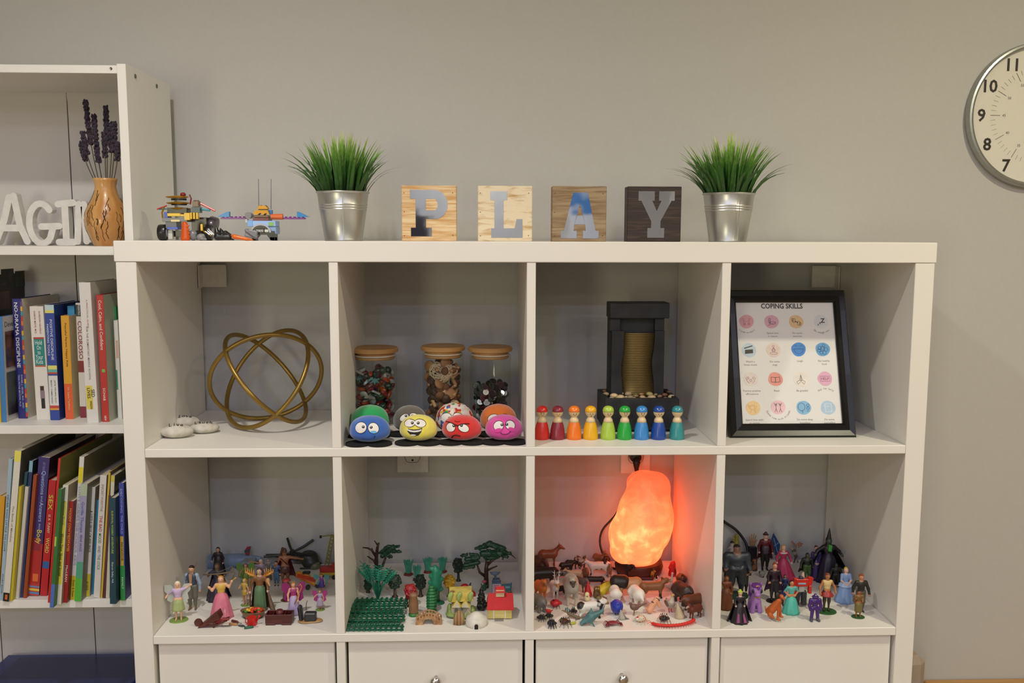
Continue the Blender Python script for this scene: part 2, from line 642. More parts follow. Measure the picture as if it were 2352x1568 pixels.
# rounded panel leaning beside the unit
px_ = V(2117, 1555, 33).x
t = thing('floor_cushion', 'taupe rounded floor cushion standing beside the shelving unit, lower right', 'cushion', ((px_ + 146.6) / 2, 33, 0))
MB().box(-(px_ - 146.6) / 2, (px_ - 146.6) / 2, -2.6, 2.6, 0, V(2105, 1499, 33).z, 1.6).obj('cushion_pad', mt('#a89886', .9, bump=.3), t, smooth=True, auto=.9)
# wooden table by the wall, lower right
tb = thing('side_table', 'light wooden table top against the wall in the lower right corner', 'table', (205, 20, 0))
MB().box(-37, 45, -28, 17.8, 41.6, 44.2, 0.3).obj('tabletop', mt('#c99a5b', 0.4, kind='wood', hx2='#b98545', scale=6, stretch=(1, 14, 1)), tb)
for lx in (-34, 42):
    for ly in (-25, 15):
        MB().box(lx - 2, lx + 2, ly - 2, ly + 2, 0, 41.6, 0.2).obj('leg', mt('#c99a5b', 0.4, kind='wood', hx2='#b98545', scale=6, stretch=(1, 14, 1)), tb)

# unseen door, cabinet and picture added for the mirrored letters to reflect
struct(MB().box(212, 300, Y0, Y0 + 4, 0, 206, .3).obj('added_door', mt('#e4e0d8', .5)))
t = thing('added_cabinet', 'added dark cabinet against the far wall, put there for the mirrored letters to reflect', 'cabinet', (2, Y0 + 22, 0))
MB().box(-32, 22, -21, 20, 0, 163, .4).obj('cabinet_body', mt('#3a332e', .6), t)
MB().box(-30, -5.5, 20, 21.5, 4, 160, .3).obj('cabinet_door', mt('#332c28', .5), t)
MB().box(-4.5, 20, 20, 21.5, 4, 160, .3).obj('cabinet_door', mt('#332c28', .5), t)
t = thing('added_picture', 'added blue and white picture on the far wall, made for letter A to reflect', 'picture', (150, Y0, 165))
MB().box(-20, 18, 0, 2, -30, 30, .3).obj('picture_frame_edge', mt('#d8d2c4', .4), t)
MB().box(-18, 16, 2, 2.2, -28, 28).obj('canvas', mt('#3a7fc0', .5, kind='patch', hx2='#d8dce0', scale=4, amt=.5, soft=.05), t)

# ================================================================== WALL CLOCK
ck = thing('wall_clock', 'round white wall clock with silver rim and black numerals', 'clock', (185.7, WALL, 173.9))
silver = mt('#a9aba6', 0.32, 0.75)
RC = 15.6
MY = Matrix.Rotation(PI / 2, 4, 'X')          # lathe axis towards the room
MB().lathe([(RC - .6, 0), (RC, .3), (RC, 1.6), (RC - .2, 1.95), (RC - .6, 2.05), (RC - 1.0, 1.9), (RC - 1.15, 1.5), (RC - 1.25, 0.2)], n=96, cap=False, M=MY).obj('rim', silver, ck, smooth=True, auto=0.6)
MB().lathe([(RC - 1.0, .9), (RC - 1.0, 1.1)], n=96, M=MY).obj('dial', mt('#dcd8cb', 0.5, var=0.01), ck)
ink = mt('#2c2622', 0.5)
for h in range(1, 13):
    a = PI / 2 - h * PI / 6
    mb = letters(MB(), str(h), 2.55, 12.4 * math.cos(a), -1.15, 12.4 * math.sin(a) - 1.25, bold=0.022)
    mb.obj('numeral', ink, ck)
mb = MB()
for m_ in range(60):
    a = PI / 2 - m_ * PI / 30
    r0, r1, wd = (8.3, 10.4, .1) if m_ % 5 == 0 else (9.3, 10.4, .035)
    c, s = math.cos(a), math.sin(a)
    mb.prism([(r0 * c + s * wd / 2, r0 * s - c * wd / 2), (r1 * c + s * wd / 2, r1 * s - c * wd / 2), (r1 * c - s * wd / 2, r1 * s + c * wd / 2), (r0 * c - s * wd / 2, r0 * s + c * wd / 2)], -1.16, -1.11)
mb.obj('minute_marks', mt('#6a655c', 0.5), ck)['kind'] = 'stuff'
for m_ in range(5, 65, 5):
    a = PI / 2 - m_ * PI / 30
    letters(MB(), str(m_), .55, 7.4 * math.cos(a), -1.15, 7.4 * math.sin(a) - .27).obj('minute_numeral', mt('#6a655c', 0.5), ck)
for nm, a, L_, wd in (('hour_hand', 0.35, 6.5, .45), ('minute_hand', -0.5, 10.5, .3)):
    c, s = math.cos(a), math.sin(a)
    MB().stroke([(-1.5 * c, -1.5 * s), (L_ * c, L_ * s)], wd, -1.5, -1.4).obj(nm, ink, ck)

# ================================================================== POTTED ARTIFICIAL GRASS
tin = mt('#c9c8c2', 0.33, 0.88, kind='fleck', hx2='#b4b4ae', scale=9, stretch=1)


def grass_mat():
    m = bpy.data.materials.new('finish_grass_blade')
    m.use_nodes = True
    nt = m.node_tree
    b = nt.nodes['Principled BSDF']
    b.inputs['Roughness'].default_value = 0.45
    tc = nt.nodes.new('ShaderNodeTexCoord')
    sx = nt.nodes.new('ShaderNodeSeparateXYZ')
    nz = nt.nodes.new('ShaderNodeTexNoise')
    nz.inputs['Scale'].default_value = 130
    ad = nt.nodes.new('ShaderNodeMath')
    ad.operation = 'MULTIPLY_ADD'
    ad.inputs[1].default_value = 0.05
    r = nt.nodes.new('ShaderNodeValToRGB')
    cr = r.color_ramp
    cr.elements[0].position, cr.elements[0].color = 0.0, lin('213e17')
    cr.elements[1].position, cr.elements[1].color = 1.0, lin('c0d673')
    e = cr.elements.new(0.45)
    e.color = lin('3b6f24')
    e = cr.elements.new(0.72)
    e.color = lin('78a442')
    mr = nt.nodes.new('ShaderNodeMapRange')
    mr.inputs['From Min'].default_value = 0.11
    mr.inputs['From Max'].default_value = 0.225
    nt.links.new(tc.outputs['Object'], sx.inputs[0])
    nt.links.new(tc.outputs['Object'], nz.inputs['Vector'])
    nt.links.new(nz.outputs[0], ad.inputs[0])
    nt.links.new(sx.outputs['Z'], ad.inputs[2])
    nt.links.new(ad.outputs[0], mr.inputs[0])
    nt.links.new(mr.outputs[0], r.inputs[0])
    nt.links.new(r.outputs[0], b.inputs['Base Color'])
    return m


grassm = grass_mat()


def grass_pot(px, label, seed):
    rnd = random.Random(seed)
    c = V(px, 551, 13)
    t = thing('potted_grass', label, 'plant', (c.x, 13, T), group='potted grass on the shelving unit')
    hp, rt, rb = 9.2, 4.85, 3.62
    pr = [(rb - .15, 0), (rb, .1), (rb, .35), (rb - .02, .4)]
    rr = lambda z: rb + (rt - rb) * z / hp
    for zz in (5.9, 6.35, 6.8):
        pr += [(rr(zz - .17), zz - .17), (rr(zz) + .1, zz), (rr(zz + .17), zz + .17)]
    pr += [(rr(8.85), 8.85), (rt + .14, 8.95), (rt + .2, 9.1), (rt + .12, 9.24), (rt - .02, 9.1), (rt - .15, 8.4)]
    MB().lathe(pr, n=64, cap=False).obj('pot', tin, t, smooth=True, auto=0.7)
    MB().lathe([(rb - .15, 0), (rb - .15, .05)], n=48).obj('pot_base', tin, t)
    MB().box(-.06, .06, -.04, .04, .3, 8.9).obj('seam', tin, t, loc=(0.7, -4.25, 0), rot=(math.atan((rt - rb) / hp), 0, 0))
    MB().lathe([(rt - .2, 8.3), (rt - .2, 8.5)], n=32).obj('soil', mt('#1b1712', 0.9), t)
    mb = MB()
    for i in range(230):
        a = rnd.uniform(0, 2 * PI)
        q = rnd.random() ** .6
        r0 = q * 4.2
        lean = q * rnd.uniform(.35, .95) + rnd.uniform(-.08, .1)
        L_ = rnd.uniform(9.2, 12.8) * (1 - .12 * q)
        if i < 26:
            lean, L_, r0 = rnd.uniform(.95, 1.25), rnd.uniform(9, 11), 4.3
        w0 = rnd.uniform(.2, .42)
        d = Vector((math.cos(a), math.sin(a), 0))
        sd = Vector((-d.y, d.x, 0))
        tw = rnd.uniform(-.8, .8)
        sd = (sd * math.cos(tw) + d * math.sin(tw))
        p = Vector((d.x * r0, d.y * r0, 8.4))
        pts = []
        n = 6
        th = lean * .25
        for j in range(n + 1):
            pts.append(p.copy())
            th += lean * 1.05 / n
            p = p + (d * math.sin(th) + Vector((0, 0, 1)) * math.cos(th)) * (L_ / n)
        vs, fs = [], []
        for j, q_ in enumerate(pts):
            ww = w0 * (1 - (j / n) ** 2.2) + .012
            vs += [q_ - sd * ww, q_ + sd * ww]
        for j in range(n):
            fs.append((2 * j, 2 * j + 1, 2 * j + 3, 2 * j + 2))
        mb.add(vs, fs)
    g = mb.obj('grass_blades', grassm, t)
    g['kind'] = 'stuff'
    return t


grass_pot(789.5, 'green artificial grass in a galvanised tin pot left of the letter blocks', 3)
grass_pot(1671, 'green artificial grass in a galvanised tin pot right of the letter blocks', 11)

# ================================================================== P L A Y BLOCKS
mirror = mt('#c9c9d2', 0.04, 1.0, bump=0.25, scale=3, bd=0.004, var=0.02)
BLK = 10.15
blocks = [
    ('P', 986, 'pale pine block with a mirrored letter P', mt('#dfc59a', 0.6, kind='wood', hx2='#c4955a', scale=16, stretch=(1, 1, 14), amt=.5, soft=.12, bump=.5)),
    ('L', 1160, 'whitewashed pine block with a mirrored letter L', mt('#dfcfb0', 0.6, kind='wood', hx2='#bb935c', scale=26, stretch=(1, 1, 4), amt=.6, soft=.1, bump=.5)),
    ('A', 1330, 'grey brown wooden block with a mirrored letter A', mt('#9d8767', 0.65, kind='wood', hx2='#7b6143', scale=14, stretch=(1, 1, 12), soft=.14, bump=.5)),
    ('Y', 1501.5, 'dark stained wooden block with a mirrored letter Y', mt('#2a1c15', 0.55, kind='wood', hx2='#4a372a', scale=14, stretch=(1, 1, 14), amt=.6, soft=.12, bump=.5))]


def glyph(ch):
    f = {'P': (1277, 1022, 47), 'L': (1961, 1024, 47), 'A': (379, 1098, 51.5), 'Y': (1099, 1100, 51)}[ch]
    c = lambda u, v: ((u - f[0]) / f[2], (f[1] - v) / f[2])
    mb = MB()
    k_ = [0]

    def q(*p):
        k_[0] += 1
        mb.prism([c(*a) for a in p][::-1], -.06 - .0012 * k_[0], 0.0)
    if ch == 'P':
        q((1112, 578), (1330, 578), (1330, 655), (1112, 655))
        q((1160, 655), (1250, 655), (1250, 905), (1160, 905))
        q((1118, 905), (1300, 905), (1300, 980), (1118, 980))
        q((1250, 755), (1325, 755), (1325, 830), (1250, 830))
        n = 14
        for i in range(n):
            a0, a1 = PI / 2 - PI * i / n, PI / 2 - PI * (i + 1) / n
            P = lambda a, rx, rz: (1325 + rx * math.cos(a), 704 - rz * math.sin(a))
            q(P(a0, 115, 126), P(a1, 115, 126), P(a1, 28, 50), P(a0, 28, 50))
    elif ch == 'L':
        q((1832, 588), (1980, 588), (1980, 665), (1832, 665))
        q((1868, 665), (1948, 665), (1948, 910), (1868, 910))
        q((1840, 910), (2115, 910), (2115, 992), (1840, 992))
        q((2062, 830), (2113, 830), (2115, 910), (2045, 910))
    elif ch == 'A':
        q((320, 632), (460, 632), (474, 700), (302, 700))
        q((302, 700), (385, 735), (330, 935), (325, 995), (230, 995))
        q((302, 700), (474, 700), (385, 738))
        q((385, 738), (474, 700), (537, 995), (442, 995), (437, 935))
        q((358, 850), (412, 850), (437, 935), (330, 935))
        q((200, 995), (355, 995), (355, 1068), (200, 1068))
        q((415, 995), (568, 995), (568, 1068), (415, 1068))
    else:
        q((945, 622), (1100, 622), (1100, 712), (945, 712))
        q((1142, 622), (1292, 622), (1292, 712), (1142, 712))
        q((972, 712), (1078, 712), (1122, 808), (1160, 905), (1070, 905))
        q((1165, 712), (1262, 712), (1160, 905), (1122, 808))
        q((1070, 905), (1160, 905), (1160, 970), (1070, 970))
        q((1035, 970), (1197, 970), (1197, 1062), (1035, 1062))
    return mb


for ch, px, lab, wm in blocks:
    c = V(px, 551, 9)
    t = thing('letter_block', lab, 'block', (c.x, 9, T), group='letter blocks spelling a word')
    MB().box(-BLK / 2, BLK / 2, 0, 3.6, 0, BLK + .1, .1).obj('block', wm, t)
    glyph(ch).obj('mirror_letter', mirror, t)
    mb = MB()
    for x, z in ((-4.6, 8.9), (4.4, 8.9), (-4.6, 5.4), (-4.6, 1), (4.4, 1.1)):
        mb.lathe([(.09, 0), (.09, .02)], n=8, M=Matrix.Translation((x, 0, z)) @ MY)
    mb.obj('nail_heads', mt('#2b211a', .6), t)['kind'] = 'stuff'

# ================================================================== VASE WITH DRIED LAVENDER
vx = V(262, 566, 23)
vt = thing('wooden_vase', 'turned wooden vase with dark cracks on the top shelf of the bookcase', 'vase', (vx.x - .1, 20.5, BZ[0]))
vw = mt('#d8a868', 0.3, kind='wood', hx2='#b87c3c', scale=30, stretch=(1, 1, .25), coat=.4)
prof = [(2.5, 0), (2.7, .3), (3.3, 1.7), (3.95, 3.4), (4.15, 5), (3.9, 6.6), (3.2, 8.1), (2.45, 9.5), (2.05, 10.8), (1.95, 11.6), (2.15, 12.6), (2.3, 13.1), (2.1, 13.1), (1.8, 12.2)]
MB().lathe(prof, n=40, cap=False).obj('body', vw, vt, smooth=True)
mb = MB()
rnd = random.Random(5)


def prof_r(pr, z):
    for (r0, z0), (r1, z1) in zip(pr, pr[1:]):
        if z0 <= z <= z1:
            return r0 + (r1 - r0) * (z - z0) / (z1 - z0 + 1e-9)
    return pr[0][0]


for i in range(40):
    a = rnd.uniform(-PI, 0.2)
    z = rnd.uniform(.3, 5.0) if i % 3 else rnd.uniform(.3, 9)
    pts = []
    for j in range(rnd.randint(5, 12)):
        r = prof_r(prof[:12], z) + .005
        pts.append((r * math.cos(a), r * math.sin(a), z))
        z += rnd.uniform(.15, .5)
        a += rnd.uniform(-.06, .06)
        if z > 12.4:
            break
    if len(pts) > 2:
        mb.tube(pts, rnd.uniform(.04, .09), 4)
mb.obj('cracks', mt('#3a2413', .6), vt)
for i, (dx, h, ln) in enumerate(((-4.2, 20.0, 8), (-3.6, 22.0, 9), (-3.0, 28.0, 14), (-1.6, 25.3, 12), (.6, 27.0, 13), (1.5, 24, 11), (2.3, 24, 11), (0, 22, 10), (3.0, 20, 8), (-1.2, 19, 7))):
    s = thing('dried_lavender_stem', ('leftmost short ', 'second from left ', 'tallest ', 'second tallest ', 'third tallest, right of centre, ', 'short right-hand ', 'rightmost tall ', 'middle ', 'rightmost low ', 'lowest ')[i] + 'dried lavender spike in the wooden vase', 'dried flower', (vx.x, 20.5, BZ[0]), group='dried lavender in the wooden vase')
    y = rnd.uniform(-1, 1)
    P0, P1 = Vector((dx * .38, 0, 11.5)), Vector((dx, y, h))
    pt = lambda q: P0.lerp(P1, q) + Vector((dx * .12 * math.sin(q * PI), 0, 0))
    MB().tube([pt(q / 6) for q in range(7)], .09, 5).obj('stem', mt('#4b4436', .8), s)
    mb = MB()
    q0 = 1 - ln / h
    for j in range(int(ln * 4.5)):
        q = q0 + (1 - q0) * j / (ln * 4.5)
        p = pt(q)
        for k in range(3):
            a = rnd.uniform(0, 2 * PI)
            rr = .34 + .1 * math.sin(j * .9)
            mb.ell(p + Vector((math.cos(a) * rr, math.sin(a) * rr, rnd.uniform(-.1, .1))), (.2, .2, .3), 5, 4)
    mb.obj('flower_spike', mt('#4a3f4c', .9, kind='fleck', hx2='#2c2530', scale=200), s)

# ================================================================== WHITE WOODEN LETTERS ON THE BOOKCASE
wl = mt('#dedbd4', .5)
LY = 27.0


def wletter(ch, px0, px1, strokes, wd):
    a, b = V(px0, 555, LY), V(px1, 555, LY)
    t = tag(None or thing('wooden_letter', 'white freestanding wooden letter %s on the top shelf of the bookcase' % ch, 'letter', ((a.x + b.x) / 2, LY, BZ[0])), 'white freestanding wooden letter %s on the top shelf of the bookcase' % ch, 'letter', 'white letters on the bookcase')
    mb = MB()
    e = .01
    for st in strokes:
        e += .004
        cl = st[0] == st[-1]
        mb.stroke(st[:-1] if cl else st, wd, -.9 - e, .9 + e, closed=cl)
        for p in st:
            e += .004
            mb.prism(circle(wd / 2, 10, p[0], p[1]), -.9 - e, .9 + e)
    mb.obj('letter_body', wl, t)


q = [(.0 + 2.4 * math.cos(a) * 1.0, 4.4 + 4.0 * math.sin(a)) for a in [0.75 + i * (2 * PI - 1.5) / 16 for i in range(17)]]
wletter('A', -2, 62, [[(-2.9, .8), (-1.1, 5), (.2, 9.6)], [(.2, 9.6), (1.1, 9.9), (2.0, 4), (3.3, .8)], [(-2.2, 3.5), (2.2, 3.5)]], 1.35)
wletter('G', 72, 132, [q, [(0.0, 3.8), (3.6, 3.9)], [(2.4, 3.8), (1.7, 1.6)]], 1.3)
wletter('I', 137, 178, [[(0, .8), (0, 8.2)], [(-1.5, .7), (1.5, .7)], [(-1.3, 8.3), (1.7, 8.6)]], 1.35)
wletter('N', 180, 236, [[(-2.2, .8), (-1.6, 8.3), (-.6, 8.3), (-.4, .9), (1.2, 1.0), (2.6, 4), (2.9, 9.3)]], 1.35)
MATS_READY = True

# ================================================================== BRICK-BUILT TOYS ON TOP OF THE UNIT
def bm_(hx, **k):
    return mt(hx, .25, spec=.5, var=.01, **k)


def bricks(u0, sc=71.0, v0=1008.0):
    """local frame drawn from the front view: (u, v) -> (x, z)"""
    return lambda u: (u - u0) / sc, lambda v: (v0 - v) / sc


def stud_row(mb, x0, x1, y, z, n, r=.24):
    for i in range(n):
        mb.lathe([(r, 0), (r, .18)], (x0 + (x1 - x0) * (i + .5) / n, y, z), 12)


Y0B = 12.0
bx = V(340 + 480 / 5.88, 551, Y0B)
t = thing('brick_built_buggy', 'brick-built toy buggy with gold disc tower and black wheels, left end of the top board', 'toy vehicle', (bx.x, Y0B, T))
X_, Z_ = bricks(480)
K = bm_('#1c1b1a')
GY = bm_('#6d6c72')
for u, y in ((215, 0), (760, 2.6)):
    s = 1 if u < 400 else 1.0
    w_ = MB().lathe([(1.0, -.8), (1.42, -.7), (1.5, -.5), (1.5, .5), (1.42, .7), (1.0, .8)], n=36, M=Matrix.Translation((X_(u), y, 1.5)) @ Matrix.Rotation(PI / 2, 4, 'Y')).obj('wheel', K, t, smooth=True, auto=.6)
    MB().lathe([(.85, -.85), (.85, .85)], n=20, M=Matrix.Translation((X_(u), y, 1.5)) @ Matrix.Rotation(PI / 2, 4, 'Y')).obj('wheel_hub', bm_('#9b9ba0'), w_)
w_ = MB().lathe([(1.2, -.8), (1.9, -.7), (2.0, -.5), (2.0, .5), (1.9, .7), (1.2, .8)], n=36, M=Matrix.Translation((X_(770), 4.6, 2.6)) @ Matrix.Rotation(PI / 2 + .3, 4, 'Y')).obj('wheel', bm_('#4b444a'), t, smooth=True, auto=.6)


def bb(name, u0, u1, v0, v1, y0, y1, hx, par=None, studs=0, b=.04):
    mb = MB().box(X_(u0), X_(u1), y0, y1, Z_(v1), Z_(v0), b)
    if studs:
        stud_row(mb, X_(u0), X_(u1), (y0 + y1) / 2, Z_(v0), studs)
    return mb.obj(name, bm_(hx), par or t)


bb('chassis', 230, 560, 710, 760, -1, 3.5, '#6a6b72')
bb('bumper', 270, 415, 760, 850, -.8, 2, '#474a5c')
bb('blue_plate', 290, 430, 830, 862, -.9, 1.5, '#2340b8')
bb('blue_brick', 248, 300, 635, 730, -.6, 1.5, '#1f3fae')
bb('yellow_plate', 305, 470, 650, 690, -1.1, 1.2, '#e0b71c', studs=3)
bb('yellow_brick', 470, 555, 665, 690, -1.1, 1.2, '#e0b71c')
mb = MB().box(X_(527), X_(600), -1.2, -.2, Z_(740), Z_(645), .04)
for i in range(3):
    mb.box(X_(600 + i * 33), X_(622 + i * 33), -1.0 + i * .3, 0 + i * .3, Z_(725), Z_(640), .03)
mb.obj('yellow_grille', bm_('#dcb222'), t)
bb('number_plate', 348, 466, 735, 762, -1.15, -1.0, '#d8c78a')
bb('cockpit', 285, 545, 575, 650, -.3, 2.2, '#141312')
for v, a, b_ in ((400, 240, 560), (480, 248, 570), (555, 262, 580)):
    r = (b_ - a) / 2 / 71
    MB().lathe([(r * .35, -.2), (r * .8, -.22), (r, 0), (r * .9, .1), (r * .3, .22)], (X_((a + b_) / 2), .8, Z_(v + 30)), 36, sy=.6).obj('gold_disc', mt('#b88a24', .3, .55), t, smooth=True, auto=.5)
for v, v1 in ((450, 480), (505, 545)):
    MB().lathe([(1.45, Z_(v1) + .05), (1.45, Z_(v) - .02)], (X_(420), .8, 0), 24, sy=.6).obj('tower_layer', K, t)
MB().ell((X_(478), .8, Z_(400)), (.55, .5, .42)).obj('dome', bm_('#7a1420'), t, smooth=True)
mb = MB().tube([(X_(570), .5, Z_(400)), (X_(590), .5, Z_(450)), (X_(575), .5, Z_(530))], .13, 6)
mb.obj('curved_arm', bm_('#7a1420'), t)
mb = MB().tube([(X_(250), -.2, Z_(560)), (X_(218), -.3, Z_(640)), (X_(225), -.3, Z_(720))], .16, 8)
mb.obj('curved_bar', mt('#a57a22', .3, .5), t)
MB().tube([(X_(110), 1.5, Z_(592)), (X_(255), .8, Z_(548))], .13, 8).obj('red_blade', bm_('#d23a34'), t)
MB().tube([(X_(130), 1.6, Z_(592)), (X_(240), 1.2, Z_(590))], .14, 8).obj('teal_blade', bm_('#3f9bb0'), t)
MB().tube([(X_(690), 1.5, Z_(515)), (X_(880), 1.5, Z_(612))], .19, 8).obj('red_blade', bm_('#e0443c'), t)
MB().tube([(X_(690), 1.7, Z_(590)), (X_(810), 1.7, Z_(605))], .2, 8).obj('teal_blade', bm_('#4aa6b4'), t)
bb('brown_brick', 600, 680, 485, 560, .6, 2, '#6f5440', studs=2)
bb('dark_teal_brick', 590, 700, 565, 640, .5, 2, '#28424c')
bb('engine_block', 560, 760, 700, 880, 1.5, 4, '#2b2523')
bb('axle', 270, 760, 880, 960, .8, 2.6, '#2f2e2b')
bb('grey_leg', 280, 340, 870, 990, -.2, .6, '#b9b9b0')
bb('yellow_tooth', 712, 742, 790, 880, -.2, .2, '#e0b71c')
# orange flame piece and grey rock piece leaning on the buggy
mb = MB()
for i in range(16):
    a = i * .9
    mb.ell((0 + .55 * math.cos(a) * (1 - i / 24), -.1 + .2 * math.sin(a * 2), .25 + i * .2), (.42, .3, .35), 7, 5)
o = blob('flame_piece', [('c', (0, 0, .4), (0, 0, 3.0), .85, .5)] + [('c', (.3 * math.cos(i * 2.1), -.1, .6 + i * .22), (.95 * math.cos(i * 2.1), -.15, .75 + i * .23), .28, .06) for i in range(12)], bm_('#e2601c', trans=.25), res=36, k=.06)
o.location = Vector((V(340 + 515 / 5.88, 551, 9).x, 8.6, T)) * CM
tag(o, 'translucent orange flame-shaped brick piece standing before the brick-built buggy', 'toy piece')
for i, (u, v, rx, rz, dz) in enumerate(((625, 900, .75, 1.0, 1.0), (730, 950, .75, .65, .65))):
    o = blob('rock_piece', [('e', (0, 0, dz), (rx, .8, rz)), ('c', (-.3, -.3, dz), (.5, -.4, dz + .3), .4, .3), ('c', (.3, -.4, dz * .6), (.7, .1, dz * .4), .3, .3)], bm_(('#77767a', '#8b8b8a')[i]), res=22, k=.02)
    o.location = Vector((V(340 + u / 5.88, 551, 10).x, 9.4, T)) * CM
    tag(o, ('grey faceted rock piece beside the orange flame piece', 'light grey rock piece next to the gold claw bar')[i], 'toy piece')
# black claw creature
X_, Z_ = bricks(1030)
t2 = thing('brick_built_claw', 'black spiky brick-built claw lying between the two brick vehicles', 'toy creature', (V(340 + 1030 / 5.88, 551, 10).x, 10, T))
blob('body', [('c', (X_(940), 0, Z_(960)), (X_(1090), 0, Z_(965)), .62, .5), ('c', (X_(940), 0, Z_(900)), (X_(925), 0, Z_(815)), .55, .08), ('c', (X_(1000), 0, Z_(900)), (X_(985), 0, Z_(850)), .5, .12), ('c', (X_(1050), 0, Z_(910)), (X_(1150), 0, Z_(950)), .5, .1), ('c', (X_(960), 0, Z_(980)), (X_(910), 0, Z_(992)), .3, .1), ('c', (X_(1090), 0, Z_(980)), (X_(1155), 0, Z_(996)), .3, .1)], K, t2, k=.03, res=50)
mb = MB()
for u in (845, 875, 900):
    mb.tube([(X_(u - 60), -.1, Z_(870 + (900 - u) * .3)), (X_(u), -.2, Z_(930))], [.09, .15], 6)
mb.obj('spikes', bm_('#d0cfc8'), t2)
MB().tube([(X_(760), .2, Z_(885)), (X_(860), 0, Z_(945))], .13, 8).obj('gold_bar', mt('#b88a24', .3, .5), t2)
o = blob('flame_piece', [('c', (-1.4, 0, .75), (.9, 0, .3), .42, .3), ('c', (.9, 0, .3), (2.2, 0, .12), .3, .05), ('c', (-1.4, 0, .75), (-1.9, 0, 1.0), .42, .15)], bm_('#f0761c', trans=.25), res=40, k=.05)
o.location = Vector((V(340 + 1270 / 5.88, 551, 9).x, 9, T)) * CM
tag(o, 'orange translucent flame blade lying between the black claw and the winged vehicle', 'toy piece')
o = blob('rock_piece', [('b', (0, 0, 1.3), (1.0, .5, .65), .1), ('c', (-1, -.5, 1.7), (1, -.5, 1.0), .3, .35)], bm_('#78777b'), res=26, k=.03, rot=(0, .25, 0))
o.location = Vector((V(340 + 1350 / 5.88, 551, 9).x, 10.6, T)) * CM
tag(o, 'large grey rock piece tilted against the winged brick vehicle', 'toy piece')
# winged vehicle
X_, Z_ = bricks(1560)
t = thing('brick_built_flyer', 'light blue and black brick-built flyer with purple wings and two tall antennas', 'toy vehicle', (V(340 + 1560 / 5.88, 551, 12).x, 12, T))
bb('wing', 1000, 1330, 700, 722, 0, 1.2, '#7b2a86', studs=6)
bb('wing', 1830, 2115, 700, 722, 0, 1.2, '#7b2a86', studs=5)
for s, a, b_, c in ((1, 950, 1085, 1112), (-1, 2170, 2030, 2010)):
    MB().prism([(X_(u), Z_(v)) for u, v in ([(a, 692), (c, 695), (c, 625), (b_, 625)] if s > 0 else [(c, 695), (a, 690), (b_, 622), (c, 625)])], .1, 1.1).obj('wing_tip', bm_('#2380c0'), t)
for u in (1385,):
    MB().lathe([(.55, -1), (.6, 1.2)], n=20, M=Matrix.Translation((X_(u), 0, Z_(675))) @ MY).obj('thruster', GY, t, smooth=True, auto=.6)
MB().lathe([(.5, -1), (.55, 1.2)], n=20, M=Matrix.Translation((X_(1740), 0, Z_(690))) @ Matrix.Rotation(PI / 2, 4, 'Y')).obj('thruster', bm_('#d4632a'), t, smooth=True, auto=.6)
bb('hull', 1370, 1740, 745, 820, -1, 2.5, '#8fb4e6', b=.1)
bb('hull_side', 1640, 1745, 820, 920, -.8, 2.4, '#7d98c4', b=.1)
bb('green_emblem', 1650, 1715, 765, 812, -1.08, -1.0, '#7fb04a')
bb('dark_red_base', 1440, 1650, 705, 748, -.8, 2, '#6b1f28')
bb('canopy', 1450, 1650, 670, 705, -.9, 1.5, '#75583f', b=.15)
mb = MB().prism([(X_(u), Z_(v)) for u, v in ((1445, 655), (1470, 605), (1640, 605), (1660, 665), (1610, 645), (1575, 668), (1540, 640), (1500, 665))], -.8, 1.2)
mb.obj('gold_mask', mt('#c08a2a', .35, .4), t)
mb = MB().prism([(X_(u), Z_(v)) for u, v in ((1495, 590), (1520, 545), (1610, 545), (1640, 590))], -.6, 1)
mb.obj('gold_crest', mt('#c08a2a', .35, .4), t)
for u in (1550, 1605):
    MB().ell((X_(u), -.4, Z_(555)), (.3, .2, .25)).obj('eye_lens', bm_('#4a4860'), t, smooth=True)
bb('mask_core', 1510, 1620, 590, 640, -.4, 1, '#472f25')  # dark brown block between gold crest and mask
n = 12
arc = [(X_(1545) + 1.55 * math.cos(a), Z_(900) + 1.3 * math.sin(a)) for a in [PI * i / n for i in range(n + 1)]]
MB().prism(arc[::1] + [(X_(1430), Z_(905))], -1.1, -.6).obj('front_arch', K, t)
MB().stroke([(X_(1545) + 1.75 * math.cos(a), Z_(900) + 1.5 * math.sin(a)) for a in [PI * i / n for i in range(n + 1)]], .3, -1.15, 1.0).obj('grey_arch', bm_('#a9aab0'), t)
bb('number_plate_holder', 1478, 1592, 845, 905, -1.3, -1.1, '#121212')
letters(MB(), 'TOKYO', .36, X_(1535), -1.33, Z_(890), width=1.3, bold=.02).obj('plate_lettering', bm_('#e8e8e8'), t)
bb('headlight', 1425, 1478, 870, 900, -1.3, -.8, '#c4c4c0')
bb('headlight', 1597, 1650, 860, 895, -1.3, -.8, '#c4c4c0')
mb = MB().prism([(X_(u), Z_(v)) for u, v in ((1440, 1000), (1500, 930), (1620, 930), (1670, 1000), (1725, 1005), (1725, 880), (1430, 880))], -1, 1.6)
mb.obj('underbody', K, t)
bb('foot', 1660, 1725, 960, 1006, -1, 1, '#87878a')
bb('foot', 1425, 1475, 965, 1006, -1, 1, '#3a3a3c')
for u, u2 in ((1503, 1495), (1670, 1658)):
    MB().tube([(X_(u2), .8, Z_(590)), (X_(u), .8, Z_(190))], [.09, .06], 6).obj('antenna', bm_('#77767a'), t)
bb('blue_joint', 1640, 1680, 600, 660, 0, 1, '#2c6fb5')
bb('clear_bracket', 1335, 1365, 720, 770, -.4, .4, '#d8d8d8')
bb('blue_joint', 1370, 1440, 740, 820, -1.1, -.9, '#6ea2e0')

# ================================================================== BOOKS
page = mt('#d8cfb8', 0.8, kind='stripe', hx2='#c4b999', scale=60, dir='X', dist=.5)


def ink_m(hx):
    return mt(hx, .5)


